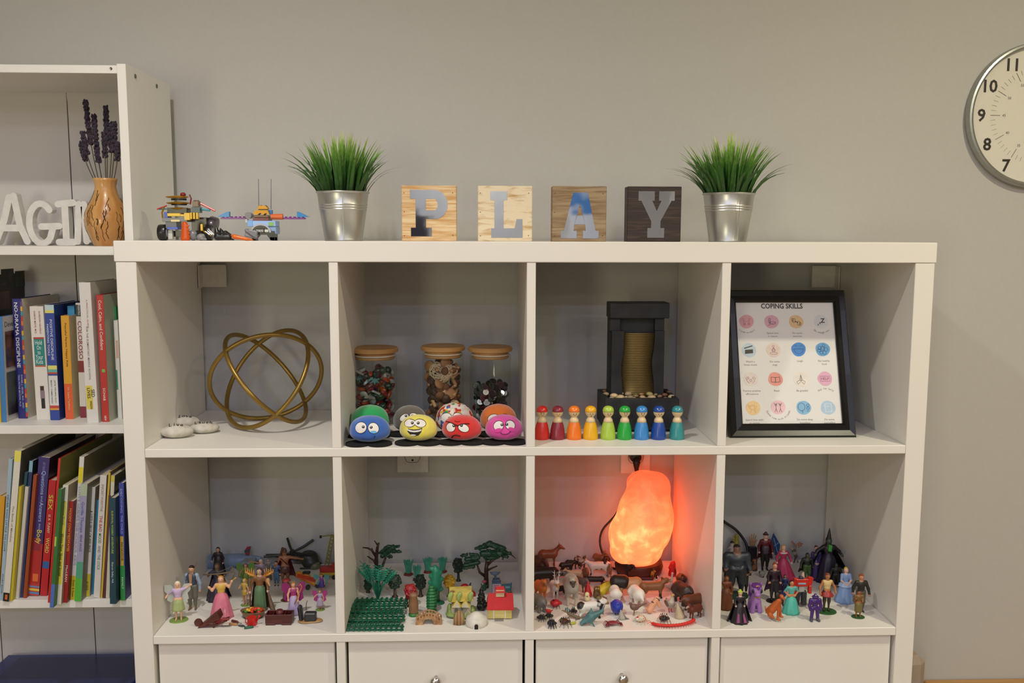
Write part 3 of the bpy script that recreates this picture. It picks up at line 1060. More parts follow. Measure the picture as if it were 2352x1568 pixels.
def book(label, row, top, bot, depth, col, cover=None, bands=(), texts=(), group=None, cov_texts=()):
    """top=(u0,u1,v) and bot=(u0,u1,v): spine corners in the photograph"""
    z = (BZ[1], BZ[2])[row]
    sc, y0 = ((3.92, 600), (3.5625, 980))[row]
    bx_, by_ = (bot[0] + bot[1]) / 2 / sc, y0 + bot[2] / sc
    g = G(bx_, by_, z)
    if g.y > BY - 0.5 - depth:
        depth = BY - 0.5 - g.y
    tp = V((top[0] + top[1]) / 2 / sc, y0 + top[2] / sc, g.y)
    a, b_ = V(bot[0] / sc, by_, g.y), V(bot[1] / sc, by_, g.y)
    th = max(.35, (b_.x - a.x) * 0.97)
    H_ = math.hypot(tp.x - g.x, tp.z - z)
    lean = math.atan2(tp.x - g.x, tp.z - z)
    lift = abs(math.sin(lean)) * th / 2
    t = thing('book', label.replace('white paperback with a teal title box and a child on the spine', 'white paperback with a teal title box on its spine'), 'book', (g.x, g.y, z + lift), group=group or ('books on the middle bookcase shelf', 'books on the lower bookcase shelf')[row], rot=(0, lean, 0))
    h = th / 2
    bt = .12
    cm = mt(col, .4, var=.02)
    MB().box(-h, h, 0, bt, 0, H_, .03).obj('spine', cm, t)
    cv = mt(cover or col, .4, var=.02)
    MB().box(-h, -h + bt, bt, depth, 0, H_, .02).obj('cover_board', cm, t)
    MB().box(h - bt, h, bt, depth, 0, H_, .02).obj('cover_board', cv, t)
    if th > .45:
        MB().box(-h + bt, h - bt, bt, depth - .2, .15, H_ - .2).obj('pages', page, t)
    for bi, q in enumerate(bands):
        z0, z1, c = q[:3]
        xa, xb = (q[3], q[4]) if len(q) > 4 else (0, 1)
        MB().box(-h + .02 + xa * (th - .04), -h + .02 + xb * (th - .04), -.012 - .004 * bi, 0, z0 * H_, z1 * H_).obj('printed_band', mt(c, .4, var=.02), t)
    for q in texts:
        txt, zc, ln, sz, c = q[:5]
        xo = q[5] if len(q) > 5 else 0
        rot = q[6] if len(q) > 6 else -PI / 2
        hh = sz * th
        if rot:
            letters(MB(), txt, hh, xo * th - hh / 2 * 1.0, -.06, zc * H_, width=ln * H_, bold=.006, rot=rot).obj('lettering', ink_m(c), t)
        else:
            letters(MB(), txt, ln, xo * th, -.06, zc * H_, width=sz * th, bold=.006).obj('lettering', ink_m(c), t)
    for (txt, yy, zz, hh, c) in cov_texts:
        M = Matrix.Translation((h + .01, yy, zz * H_)) @ Matrix.Rotation(PI / 2, 4, 'Z')
        letters(MB(), txt, hh, 0, 0, 0, M=M, bold=.01, align='LEFT').obj('cover_lettering', ink_m(c), t)
    return t


Wt = '#e4e1da'
t = book('large dark picture book with photo cover, leftmost at the back of the middle shelf', 0, (-95, -62, 125), (-40, -8, 1380), 22, '#2a2421', '#2a2320')
for (y0_, y1_, z0_, z1_, c) in ((3, 8, .86, .97, '#1d2a22'), (8.5, 13, .84, .95, '#2f3d31'), (13.5, 21, .85, .96, '#1a1517'), (1, 6, .7, .82, '#57423a')):
    MB().box(.33, .36, y0_, y1_, z0_ * 30, z1_ * 30).obj('cover_photo', mt(c, .4, kind='patch', hx2='#6b5145', scale=30, amt=.6, soft=.1), t)
book('narrow yellow book at the far left edge of the middle shelf', 0, (-32, -12, 1060), (-16, 8, 1452), 15, '#d9b322')
t = book('blue spined book with portrait photographs on its pale cover, beside the navy paperback', 0, (-24, 18, 500), (15, 60, 1448), 16, '#3a78b4', '#c2beb8', cov_texts=(('Developing', .8, .9, 1.0, '#3a4656'), ('Self-', 1.0, .8, 1.0, '#3a4656')))
for (z0_, z1_, c) in ((.44, .73, '#6b4436'), (.05, .4, '#4d5650'), (.6, .7, '#8c5a45')):
    MB().box(.575, .6, .6, 9, z0_ * 24, z1_ * 24).obj('cover_photo', mt(c, .4, kind='patch', hx2='#2c2624', scale=28, amt=.5, soft=.08), t)
t = book('navy paperback with white title and a strip of coloured squares', 0, (105, 195, 338), (165, 250, 1415), 15.5, '#20226e', '#cdc4b2', texts=(('NO-DRAMA DISCIPLINE', .70, .54, .36, '#e8e6f0', -.12), ('DANIEL J. SIEGEL, M.D., AND', .23, .28, .17, '#b9bbd8', .12), ('TINA PAYNE BRYSON, Ph.D.', .235, .27, .17, '#b9bbd8', -.2)))
for i in range(24):
    MB().box(.62, .98, -.015, 0, .35 + i * .95, 1.25 + i * .95).obj('coloured_square', mt(('#c0392b', '#3f8f9f', '#d9a62c', '#6a3a86', '#d86a2a')[i % 5], .4), t)
book('white paperback with a teal title box and a child on the spine', 0, (262, 390, 405), (330, 455, 1425), 15, '#dcd7cf', texts=(('Hold', .665, .85, .5, '#cfe4e0', 0, 0), ('On', .622, .8, .3, '#cfe4e0', 0, 0), ('to', .58, .8, .22, '#cfe4e0', 0, 0), ('Your', .538, .85, .55, '#cfe4e0', 0, 0), ('Kids', .497, .85, .5, '#cfe4e0', 0, 0), ('GORDON NEUFELD', .86, .2, .12, '#b05a52', .2), ('GABOR MATE, M.D.', .86, .2, .12, '#b05a52', -.15)), bands=((.48, .72, '#1f7f7a', .14, .92), (.715, .73, '#b5332c', .14, .92), (.47, .482, '#c0542c', .14, .92), (.19, .26, '#8a7480', .38, .72), (.1, .19, '#1c1a1d', .42, .7), (.26, .3, '#3a241c', .4, .68)))
t = book('blue paperback with stripes and a white lower label on its spine', 0, (396, 488, 392), (455, 540, 1430), 13, '#233f92', '#1f3270', bands=((.955, 1.0, '#b7cfd0'), (.93, .955, '#d7d06a'), (.445, .478, '#d8d26c'), (.42, .445, '#5fa8a4'), (.405, .42, '#b5462f'), (.13, .39, '#d4d2cd'), (.105, .13, '#b8413a'), (.09, .105, '#d99a2c')), texts=(('POSITIVE DISCIPLINE', .70, .35, .25, '#d5dcec', .1), ('PARENTING TOOLS', .70, .27, .2, '#d5dcec', -.28), ('JANE NELSEN, Ed.D.', .25, .2, .14, '#50505a', .2), ('MARY TAMBORSKI', .25, .2, .14, '#50505a', -.2)))
book('small bright blue book pushed back behind the yellow and orange one', 0, (600, 672, 402), (640, 705, 1395), 12, '#2f86b4', '#2878a8')
book('yellow book with an orange foot, shorter than its neighbours', 0, (540, 625, 490), (590, 665, 1420), 12.5, '#d69c22', '#c9b893', bands=((0, .345, '#d6592b'),), texts=(('Peaceful Parent, Happy Kids', .72, .42, .22, '#6b4012', .05), ('Dr. Laura Markham', .2, .22, .2, '#e6c78f', .05)))
book('slim white book with a dark red title squeezed beside the tall white book', 0, (680, 735, 375), (722, 780, 1408), 13, '#cfc9c0', bands=((.885, .985, '#2b2a30'), (0, .1, '#7b2136'), (.4, .5, '#7a2320')), texts=(('COLOROSO', .68, .33, .62, '#8f2f30', .05), ('PARENTING', .94, .09, .3, '#c9c9cc', 0)))
book('tall white paperback with a yellow label near its foot', 0, (705, 815, 190), (785, 890, 1455), 16.5, '#dad6d0', '#cfcabc', bands=((.1, .27, '#d8c653', .05, .62),), texts=(('FOR THE ELEMENTARY MIDDLE SCHOOL', .5, .38, .16, '#8a8790', -.02), ('A PRACTICAL GUIDE', .78, .2, .13, '#c08a86', .1), ('SED', .215, .055, .3, '#26221c', .16), ('LIVES', .215, .075, .26, '#26221c', -.2), ('WINDOW', .13, .06, .2, '#26221c', -.05)))
book('red hardback with white script title and a pale green cover', 0, (858, 935, 303), (920, 985, 1445), 20, '#b3261f', '#b9bda6', texts=(('Cool, Calm, and Confident', .765, .39, .42, '#ecdcd6', 0), ('SCHAB', .22, .1, .32, '#ecdcd6', 0), ('NEW', .03, .04, .3, '#ecdcd6', 0)), bands=((.395, .42, '#6fae4e', .3, .75),))
book('green paperback half hidden by the shelving unit on the middle shelf', 0, (998, 1050, 405), (1045, 1085, 1400), 15, '#2f8a53', '#1f6b4a')
book('thin white booklet in front of the green paperback on the middle shelf', 0, (1018, 1062, 532), (1062, 1100, 1418), 13, '#d5d3cb', bands=((.3, .5, '#2e8b6a', 0, .4), (.62, .8, '#c9a08c', .3, .9)))

book('orange yellow book at the far left edge of the lower shelf', 1, (-8, 42, 570), (-62, -14, 1400), 20, '#d39a26')
book('pale blue slim book second from the left on the lower shelf', 1, (66, 108, 265), (-6, 26, 1420), 21, '#9fb6c4', texts=(('NEVER TOO LITTLE TO LOVE', .55, .4, .4, '#4e6474'), ('STORY BOOK', .12, .14, .35, '#4e6474')))
book('tall white picture book with a yellow cap and a black foot on its spine', 1, (118, 178, 200), (22, 75, 1430), 24, '#d3cfc2', '#4b4a3e', bands=((.93, 1, '#ddd35a'), (0, .058, '#1b1714'), (.012, .045, '#c46a35', .3, .7)), texts=(('The Book of Mistakes', .52, .24, .26, '#8a8676'),))
book('thin yellow green book right of the tall white picture book', 1, (148, 180, 490), (76, 102, 1425), 20, '#b9ad2a')
book('thin dark teal book near the left of the lower shelf', 1, (190, 236, 375), (102, 126, 1405), 23, '#244b57')
book('thin white book between dark teal and navy ones', 1, (202, 236, 492), (124, 152, 1408), 19, '#c9c5bc')
book('thin navy book with a light blue top beside the brown one', 1, (242, 270, 280), (156, 186, 1398), 24, '#2b3560', '#232b33', bands=((.92, 1, '#7fb0be'),))
book('thin rust brown book left of the thick purple and red book', 1, (273, 302, 395), (187, 216, 1402), 21, '#94441f')
t = book('thickest book on the lower shelf, purple above and red below', 1, (312, 412, 255), (228, 320, 1385), 24, '#3c2d6a', '#1f1c26', bands=((.09, .38, '#b02a2a'), (0, .09, '#b73a34'), (.012, .028, '#5c7fb0'), (.036, .052, '#d8c04a'), (.06, .072, '#6b8ab5'), (.33, .42, '#8c2a3a', .1, .8), (.105, .16, '#d86f3a', .3, .8)), texts=(('Questions', .82, .17, .34, '#9db4e0', .1), ('and', .705, .04, .2, '#9db4e0', .1), ('Answers', .61, .14, .34, '#9db4e0', .1), ('about your', .5, .05, .2, '#9db4e0', .1), ('Body', .43, .1, .42, '#d8cf58', .1), ('LIFT-THE-FLAP', .93, .07, .2, '#8b8fc0', .05)))
book('red book with yellow and cream capital letters, beside the purple and red one', 1, (398, 462, 440), (325, 385, 1385), 20, '#b81f26', '#8f1c22', texts=(('SEX', .81, .13, .55, '#c9d44a', 0), ('IS A', .68, .05, .3, '#e8d8b0', 0), ('FUNNY', .59, .09, .34, '#e8d8b0', 0), ('WORD', .44, .13, .5, '#e0cf6a', 0)), bands=((.24, .3, '#2a62a0', .05, .95),))
book('thin tall book with a scarlet spine and an olive cover', 1, (470, 504, 260), (390, 410, 1440), 26, '#c02d22', '#7d7a3c')
book('thin green book with a blue foot sticking out over the shelf edge', 1, (470, 514, 510), (406, 438, 1480), 21, '#2f6b36', bands=((0, .2, '#4a6ab4'), (.52, .6, '#9fc24a', 0, .5)))
book('white book with a long yellow title strip', 1, (512, 562, 480), (455, 500, 1455), 22, '#d9d5c6', '#a39a80', bands=((.17, .87, '#dccf4c', .08, .92),), texts=(('Increase Your', .77, .2, .4, '#4a6e8a', 0), ('Worry Time, Sleep and Strong', .42, .36, .4, '#3f3a1c', 0)))
book('dark red book with small yellow capital letters', 1, (560, 604, 610), (508, 550, 1440), 20, '#931d22', '#6d1a1f', texts=(('MOODY COW MEDITATES', .72, .42, .45, '#e2a83c', 0), ('MacLEAN', .29, .16, .4, '#e8dcd6', 0)))
book('tall white spine with yellow bands marked K', 1, (640, 700, 248), (575, 614, 1415), 27, '#d2cfca', '#6e6748', bands=((.82, .93, '#d9c72e'), (.0, .17, '#c4b52e')), texts=(('K', .86, .5, .035, '#2a2518', 0, 0), ('LOVEY GUIDES THE SCHOOL KIDS', .52, .55, .5, '#9aa0bb', 0), ('Exner & Stone', .08, .12, .4, '#4a4a28', 0)))
book('lilac grey book with a bright green foot', 1, (662, 714, 470), (608, 664, 1430), 22, '#9a97b4', '#7c7a6a', bands=((0, .2, '#4fae3c'), (.2, .34, '#4d9c7c'), (.9, 1, '#a9b89a')), texts=(('Gorilla Thumps', .72, .26, .4, '#5a69a4', 0), ('BEAR HUGS', .5, .14, .32, '#6c5a86', 0)))
book('white book with black capital title and a yellow foot', 1, (738, 782, 495), (690, 732, 1390), 20, '#d6d3cb', '#8f887c', bands=((0, .21, '#c9bb34'),), texts=(('A LITTLE SPOT OF FEELINGS', .6, .38, .48, '#2c2824', 0), ('ALBER', .1, .09, .35, '#6a6222', 0)))
book('thin sky blue book next to the white feelings book', 1, (785, 808, 600), (740, 766, 1370), 17, '#2f93b8')
book('white book with red and green title by the sky blue one', 1, (820, 872, 400), (764, 818, 1400), 24, '#d3cec6', '#9a9484', texts=(('THE BAD', .61, .13, .42, '#c2453a', 0), ('MOOD', .49, .08, .42, '#5a8a5a', 0), ('AND THE STICK', .33, .2, .42, '#7a8f9a', 0), ('SNICKET FORSYTHE', .82, .22, .34, '#a08c80', 0)))
book('thin yellow spine with a dark brown edge', 1, (884, 908, 375), (820, 838, 1402), 25, '#c2a53a', '#3c2a20')
book('thin plum brown book beside the thin yellow spine', 1, (886, 908, 560), (842, 862, 1402), 20, '#5a2a34')
book('thin white book with a yellow top edge left of the dark teal book', 1, (903, 944, 400), (864, 895, 1400), 25, '#cdc9b6', '#5d5a42', bands=((.95, 1, '#c8bb4c'),))
book('dark teal book with a yellow title, near the right end of the lower shelf', 1, (886, 952, 582), (898, 950, 1450), 22, '#17404f', '#142f3a', texts=(('SURVIVAL WORRY ADVENTURE', .68, .4, .3, '#b5c24c', 0), ('Sharon Selby, MA', .3, .2, .28, '#c5d0d4', 0)))
book('bright blue book with a green lower half at the right end of the lower shelf', 1, (966, 1018, 460), (985, 1026, 1420), 22, '#3b479c', '#2a3168', bands=((0, .3, '#2f8f46'), (.3, .55, '#c9a93a', .1, .8)), texts=(('DECODING', .85, .2, .4, '#a9b4e0', 0), ('THE CHILD', .65, .16, .4, '#a9b4e0', 0), ('BEHAVIOR', .42, .16, .36, '#5a4a16', 0), ('FAMILY', .15, .1, .36, '#cfe6cf', 0)))

# blue storage box on the lowest visible shelf
BS = BB - 17.0
sb = thing('storage_box', 'blue plastic storage box with a glossy lid on the bottom shelf of the bookcase', 'box', (-22, 22.3, BS))
blu = mt('#2a3a80', .25, spec=.6)
MB().box(-17.5, 17.5, -10.8, 9.8, 0, 13.2, .6).obj('tub', mt('#34447f', .3), sb)
MB().box(-18.3, 18.3, -11.6, 10.6, 13.0, 14.6, .5).obj('lid', blu, sb)
MB().box(-14.5, 14.5, -9.0, 8.0, 14.6, 15.1, .2).obj('lid_panel', mt('#26305f', .2), sb)
for s in (-1, 1):
    MB().box(s * 18.3 - .6, s * 18.3 + .6, -4, 4, 9.5, 13.6, .3).obj('latch', mt('#2b2c33', .4), sb)

# ================================================================== UPPER CUBES
# engraved stones
stone = mt('#d3cec2', .75, kind='fleck', hx2='#b5ad9d', scale=50, bump=.5)
for px, py, rx, rz_, hh, txt, lb, dz, an in ((398, 1009, 3.0, .15, 2.3, 'Live', 'pale engraved stone at the front left of the first cube, reading Live', 0, -.05), (462, 998, 2.75, .1, 1.9, 'Laugh', 'pale engraved stone on the right of the three, reading Laugh', 0, -.2), (420, 985, 2.5, 0, 2.1, 'Love', 'pale engraved stone behind the other two, reading Love', 0, .1)):
    g = G(px, py, S1)
    t = thing('engraved_stone', lb, 'stone', (g.x, g.y + 2.0, S1), rz_)
    blob('stone', [('e', (0, 0, hh / 2), (rx, 2.1, hh / 2)), ('e', (.4, .2, hh * .45), (rx * .85, 1.8, hh * .42))], stone, t, k=.2, res=30)
    for i, ch in enumerate(txt):
        x = (i - (len(txt) - 1) / 2) * .68
        y = -.55 + .1 * math.sin(i * 2)
        z = hh / 2 + hh / 2 * math.sqrt(max(0, 1 - (x / rx) ** 2 - (y / 2.1) ** 2)) + .03
        M = Matrix.Translation((x, y, z)) @ Euler((-.95, an + x * .12, 0)).to_matrix().to_4x4()
        letters(MB(), ch, .8, 0, 0, 0, M=M, bold=.02).obj('engraved_letter', mt('#2f2a24', .8), t)

# gold sphere of three hoops
gold = mt('#93773a', .36, .75, scale=30, var=.05)
RG = 11.0
gc = G(612.7, 867.5, S1 + 10.6)
vd = (gc - Vector(CAMP)).normalized()
ex = vd.cross(Vector((0, 0, 1))).normalized()
ey = ex.cross(vd)
ez = -vd
wv = lambda a: (ex * a[0] + ey * a[1] + ez * a[2]).normalized()
n1, n3 = wv((-290, 206, 232)), wv((320, 236, 150))
n3 = (n3 - n1 * n3.dot(n1)).normalized()
n2 = n1.cross(n3)
if n2.dot(wv((-55, 266, -326))) < 0:
    n2 = -n2
lowest = 0
for a, b_ in ((n1, n3), (n1, n2), (n3, n2)):
    lowest = max(lowest, math.hypot(a.z, b_.z) * RG)
gc = G(612.7, 867.5, S1 + lowest + .45)
t = thing('gold_hoop_sphere', 'gold metal sphere sculpture of three interlocking hoops', 'sculpture', (gc.x, gc.y, S1))
for a, b_ in ((n1, n3), (n1, n2), (n3, n2)):
    MB().tube([a * math.cos(q * PI / 40) * RG + b_ * math.sin(q * PI / 40) * RG for q in range(80)], .45, 12, closed=True).obj('hoop', gold, t, loc=(0, 0, lowest + .45), smooth=True)

# ---- glass jars
glass = bpy.data.materials.new('finish_clear_glass')
glass.use_nodes = True
nt = glass.node_tree
for n_ in list(nt.nodes):
    if n_.type != 'OUTPUT_MATERIAL':
        nt.nodes.remove(n_)
tr = nt.nodes.new('ShaderNodeBsdfTransparent')
tr.inputs[0].default_value = (.93, .95, .95, 1)
gl = nt.nodes.new('ShaderNodeBsdfGlossy')
gl.inputs['Roughness'].default_value = .03
lw = nt.nodes.new('ShaderNodeLayerWeight')
lw.inputs[0].default_value = .5
pw = nt.nodes.new('ShaderNodeMath')
pw.operation = 'POWER'
pw.inputs[1].default_value = 4
fr = nt.nodes.new('ShaderNodeMath')
fr.operation = 'MULTIPLY_ADD'
fr.inputs[1].default_value = .35
fr.inputs[2].default_value = .035
nt.links.new(lw.outputs['Facing'], pw.inputs[0])
nt.links.new(pw.outputs[0], fr.inputs[0])
mx = nt.nodes.new('ShaderNodeMixShader')
nt.links.new(fr.outputs[0], mx.inputs[0])
nt.links.new(tr.outputs[0], mx.inputs[1])
nt.links.new(gl.outputs[0], mx.inputs[2])
nt.links.new(mx.outputs[0], nt.nodes['Material Output'].inputs[0])
bamboo = mt('#c79a62', .45, kind='wood', hx2='#b38247', scale=5, stretch=(1, 9, 1))


def proto(bld, name, mat, smooth=True):
    o = bld.obj(name, mat, smooth=smooth)
    me = o.data
    bpy.data.objects.remove(o)
    return me


def star(n, r0, r1, th):
    mb = MB()
    pts = []
    for i in range(2 * n):
        a = PI * i / n
        r = r0 if i % 2 else r1
        pts.append((r * math.cos(a), r * math.sin(a)))
    return mb.prism(pts, -th, th)


def disc(r, th, n=18):
    return MB().lathe([(r * .92, -th), (r, -th * .6), (r, th * .6), (r * .92, th)], n=n)


def gem(hx, tr_=.5):
    return mt(hx, .12, spec=.7, trans=tr_, coat=.5, var=.1)


def btn(r):
    mb = disc(r, .12)
    for sx in (-1, 1):
        for sy in (-1, 1):
            mb.lathe([(r * .12, 0), (r * .12, .01)], (sx * r * .22, sy * r * .22, .12), 6, mi=1)
            mb.lathe([(r * .12, 0), (r * .12, .01)], (sx * r * .22, sy * r * .22, -.13), 6, mi=1)
    return mb


JARS = []


def jar(px0, px1, ytop, Yc, label, seed, kinds, fill, grp, n, pre=None):
    rnd = random.Random(seed)
    a, b_ = V(px0, 870, Yc), V(px1, 870, Yc)
    R_ = (b_.x - a.x) / 2
    H_ = V((px0 + px1) / 2, ytop, Yc).z - S1
    t = thing('glass_jar', label, 'jar', ((a.x + b_.x) / 2, Yc, S1), group='glass jars behind the plush balls')
    MB().lathe([(R_ - .5, .05), (R_ - .1, .35), (R_, .9), (R_, H_ - 1.55)], n=56, cap=False).obj('glass_body', glass, t, smooth=True)
    MB().lathe([(.01, .05), (R_ - .5, .05)], n=56, cap=False).obj('glass_base', glass, t, smooth=True)
    MB().lathe([(R_ - .1, H_ - 1.0), (R_ + .28, H_ - .85), (R_ + .35, H_ - .35), (R_ + .1, H_ - .02), (R_ - .4, H_)], n=56).obj('bamboo_lid', bamboo, t, smooth=True, auto=.6)
    MB().lathe([(R_ - .55, H_ - 2.35), (R_ - .35, H_ - 2.1), (R_ - .4, H_ - 1.9), (R_ - .7, H_ - 1.75), (R_ - .7, H_ - 1.0)], n=48).obj('lid_plug', bamboo, t, smooth=True, auto=.6)
    MB().lathe([(R_ - .28, H_ - 1.75), (R_ - .2, H_ - 1.6), (R_ - .28, H_ - 1.45)], n=48).obj('seal_ring', mt('#d9c9b0', .3), t, smooth=True)
    placed = [pre] if pre else []
    for i in range(n * 40):
        if len(placed) >= n:
            break
        nm, lb, me, r = kinds[rnd.randrange(len(kinds))]
        q = R_ - .35 - r
        rr = q * math.sqrt(rnd.uniform(.35, 1)) if rnd.random() < .85 else q * rnd.random()
        th = rnd.uniform(-PI, .15) if rnd.random() < .8 else rnd.uniform(-PI, PI)
        z = rnd.uniform(r + .3, fill)
        p = Vector((rr * math.cos(th), rr * math.sin(th), z))
        if any((p - o_[0]).length < (r + o_[1]) * .6 for o_ in placed):
            continue
        placed.append((p, r))
        o = bpy.data.objects.new(nm, me)
        COL.objects.link(o)
        o.location = (Vector(((a.x + b_.x) / 2, Yc, S1)) + p) * CM
        o.rotation_euler = (PI / 2 + rnd.uniform(-.7, .7), rnd.uniform(-.6, .6), rnd.uniform(-.8, .8)) if rnd.random() < .7 else (rnd.uniform(0, 3), rnd.uniform(0, 3), rnd.uniform(0, 3))
        tag(o, lb, nm.split('_')[-1], grp)
    return t


LJ, MJ, RJ = 'in the left glass jar', 'in the middle glass jar', 'in the right glass jar'
k1 = [('glass_bead', 'red glass bead ' + LJ, proto(MB().ell((0, 0, 0), (1.0, .68, .68)), 'glass_bead', gem('#a01818')), .62),
      ('glass_bead', 'orange glass drop bead ' + LJ, proto(MB().ell((0, 0, 0), (.5, .5, 1.15)), 'glass_bead', gem('#c4501a')), .65),
      ('glass_bead', 'dark green round glass bead ' + LJ, proto(MB().ell((0, 0, 0), .82), 'glass_bead', gem('#1f4a33')), .58),
      ('glass_bead', 'clear flat glass bead ' + LJ, proto(disc(.8, .25), 'glass_bead', gem('#c9cfc8', .4)), .5),
      ('snowflake_bead', 'clear snowflake bead ' + LJ, proto(star(6, .45, 1.25, .2), 'snowflake_bead', gem('#b9b5aa', .3), False), .7),
      ('snowflake_bead', 'pale teal snowflake bead ' + LJ, proto(star(6, .42, 1.15, .2), 'snowflake_bead', gem('#6fa5a2', .3), False), .68),
      ('glass_bead', 'dark red long glass bead ' + LJ, proto(MB().ell((0, 0, 0), (.55, .55, 1.4)), 'glass_bead', gem('#6e1420')), .66),
      ('glass_bead', 'black glass bead ' + LJ, proto(MB().ell((0, 0, 0), .75), 'glass_bead', gem('#221a1c', .1)), .5)]
jar(812, 912, 797, 22, 'tall glass jar with bamboo lid filled with coloured glass beads', 1, k1, 11.4, 'glass beads in the left jar', 120)
sl = mt('#c9a77e', .7, kind='wood', hx2='#b38f63', scale=12)
k2 = [('wood_slice', 'pale round wood slice ' + MJ, proto(disc(.95, .22), 'wood_slice', mt('#cfae86', .7)), .75),
      ('wood_slice', 'brown edged wood slice ' + MJ, proto(disc(1.15, .28), 'wood_slice', mt('#9b7048', .7)), .9),
      ('bark_ball', 'dark brown twig ball ' + MJ, proto(MB().ell((0, 0, 0), .95), 'bark_ball', mt('#3d2a20', .9, kind='fleck', hx2='#5e4534', scale=150, bump=1, bd=.003)), .9),
      ('wood_stick', 'short split wood stick ' + MJ, proto(MB().box(-.28, .28, -.22, .22, -1.1, 1.1, .05), 'wood_stick', mt('#b58d5c', .7), False), .7),
      ('bark_piece', 'curled brown bark piece ' + MJ, proto(MB().lathe([(.7, -.9), (.78, 0), (.7, .9)], n=12), 'bark_piece', mt('#6e4a31', .85, bump=.6)), .8),
      ('seed_pod', 'reddish brown seed pod ' + MJ, proto(MB().ell((0, 0, 0), (.6, .6, .8), 8, 6), 'seed_pod', mt('#7a4a2c', .7)), .62)]
jar(971, 1065, 793, 21, 'tall glass jar with bamboo lid filled with wood slices and potpourri', 2, k2, 13.0, 'potpourri pieces in the middle jar', 95, (Vector((-.2, -1.3, 10.2)), 2.3))
mb = MB()
rnd = random.Random(4)
for i in range(44):
    a, tl = rnd.uniform(0, PI), rnd.uniform(-1.2, 1.2)
    M = Euler((tl, a, rnd.uniform(0, 3))).to_matrix()
    pts = []
    for j in range(16):
        b_ = 2 * PI * j / 16
        p = M @ Vector((math.cos(b_), math.sin(b_), 0))
        sc_ = 2.35 - (.35 if p.z > 0 and abs(p.x) < .35 else 0)
        p = Vector((p.x * sc_ * (1.05 - .3 * (-p.z > .3) * abs(p.z)), p.y * 1.9, p.z * sc_))
        pts.append(p)
    mb.tube(pts, .06, 5, closed=True)
jx = V(1014, 854, 19.7)
tag(mb.obj('rattan_ball', mt('#d8c39c', .7), loc=(jx.x, 19.7, jx.z), smooth=True), 'cream woven rattan ball near the top of the middle glass jar', 'ball')
k3 = []
for nm, hx, r in (('white', '#d5cfc6', .6), ('black', '#17161a', .8), ('dark green', '#1c2c20', .75), ('maroon', '#4a1624', .8), ('black', '#141216', .9), ('dark plum', '#2b1a2e', .75), ('black', '#1d1b1f', .7), ('black', '#121013', .85), ('olive', '#2e3020', .7)):
    pm = btn(r)
    o = pm.obj('button', [mt(hx, .25, coat=.3), mt('#1a1715', .6)])
    k3.append(('button', '%s plastic button %s' % (nm, RJ), o.data, r * .8))
    bpy.data.objects.remove(o)
jar(1079, 1173, 795, 20, 'tall glass jar with bamboo lid half filled with dark buttons', 3, k3, 8.8, 'buttons in the right jar', 120)

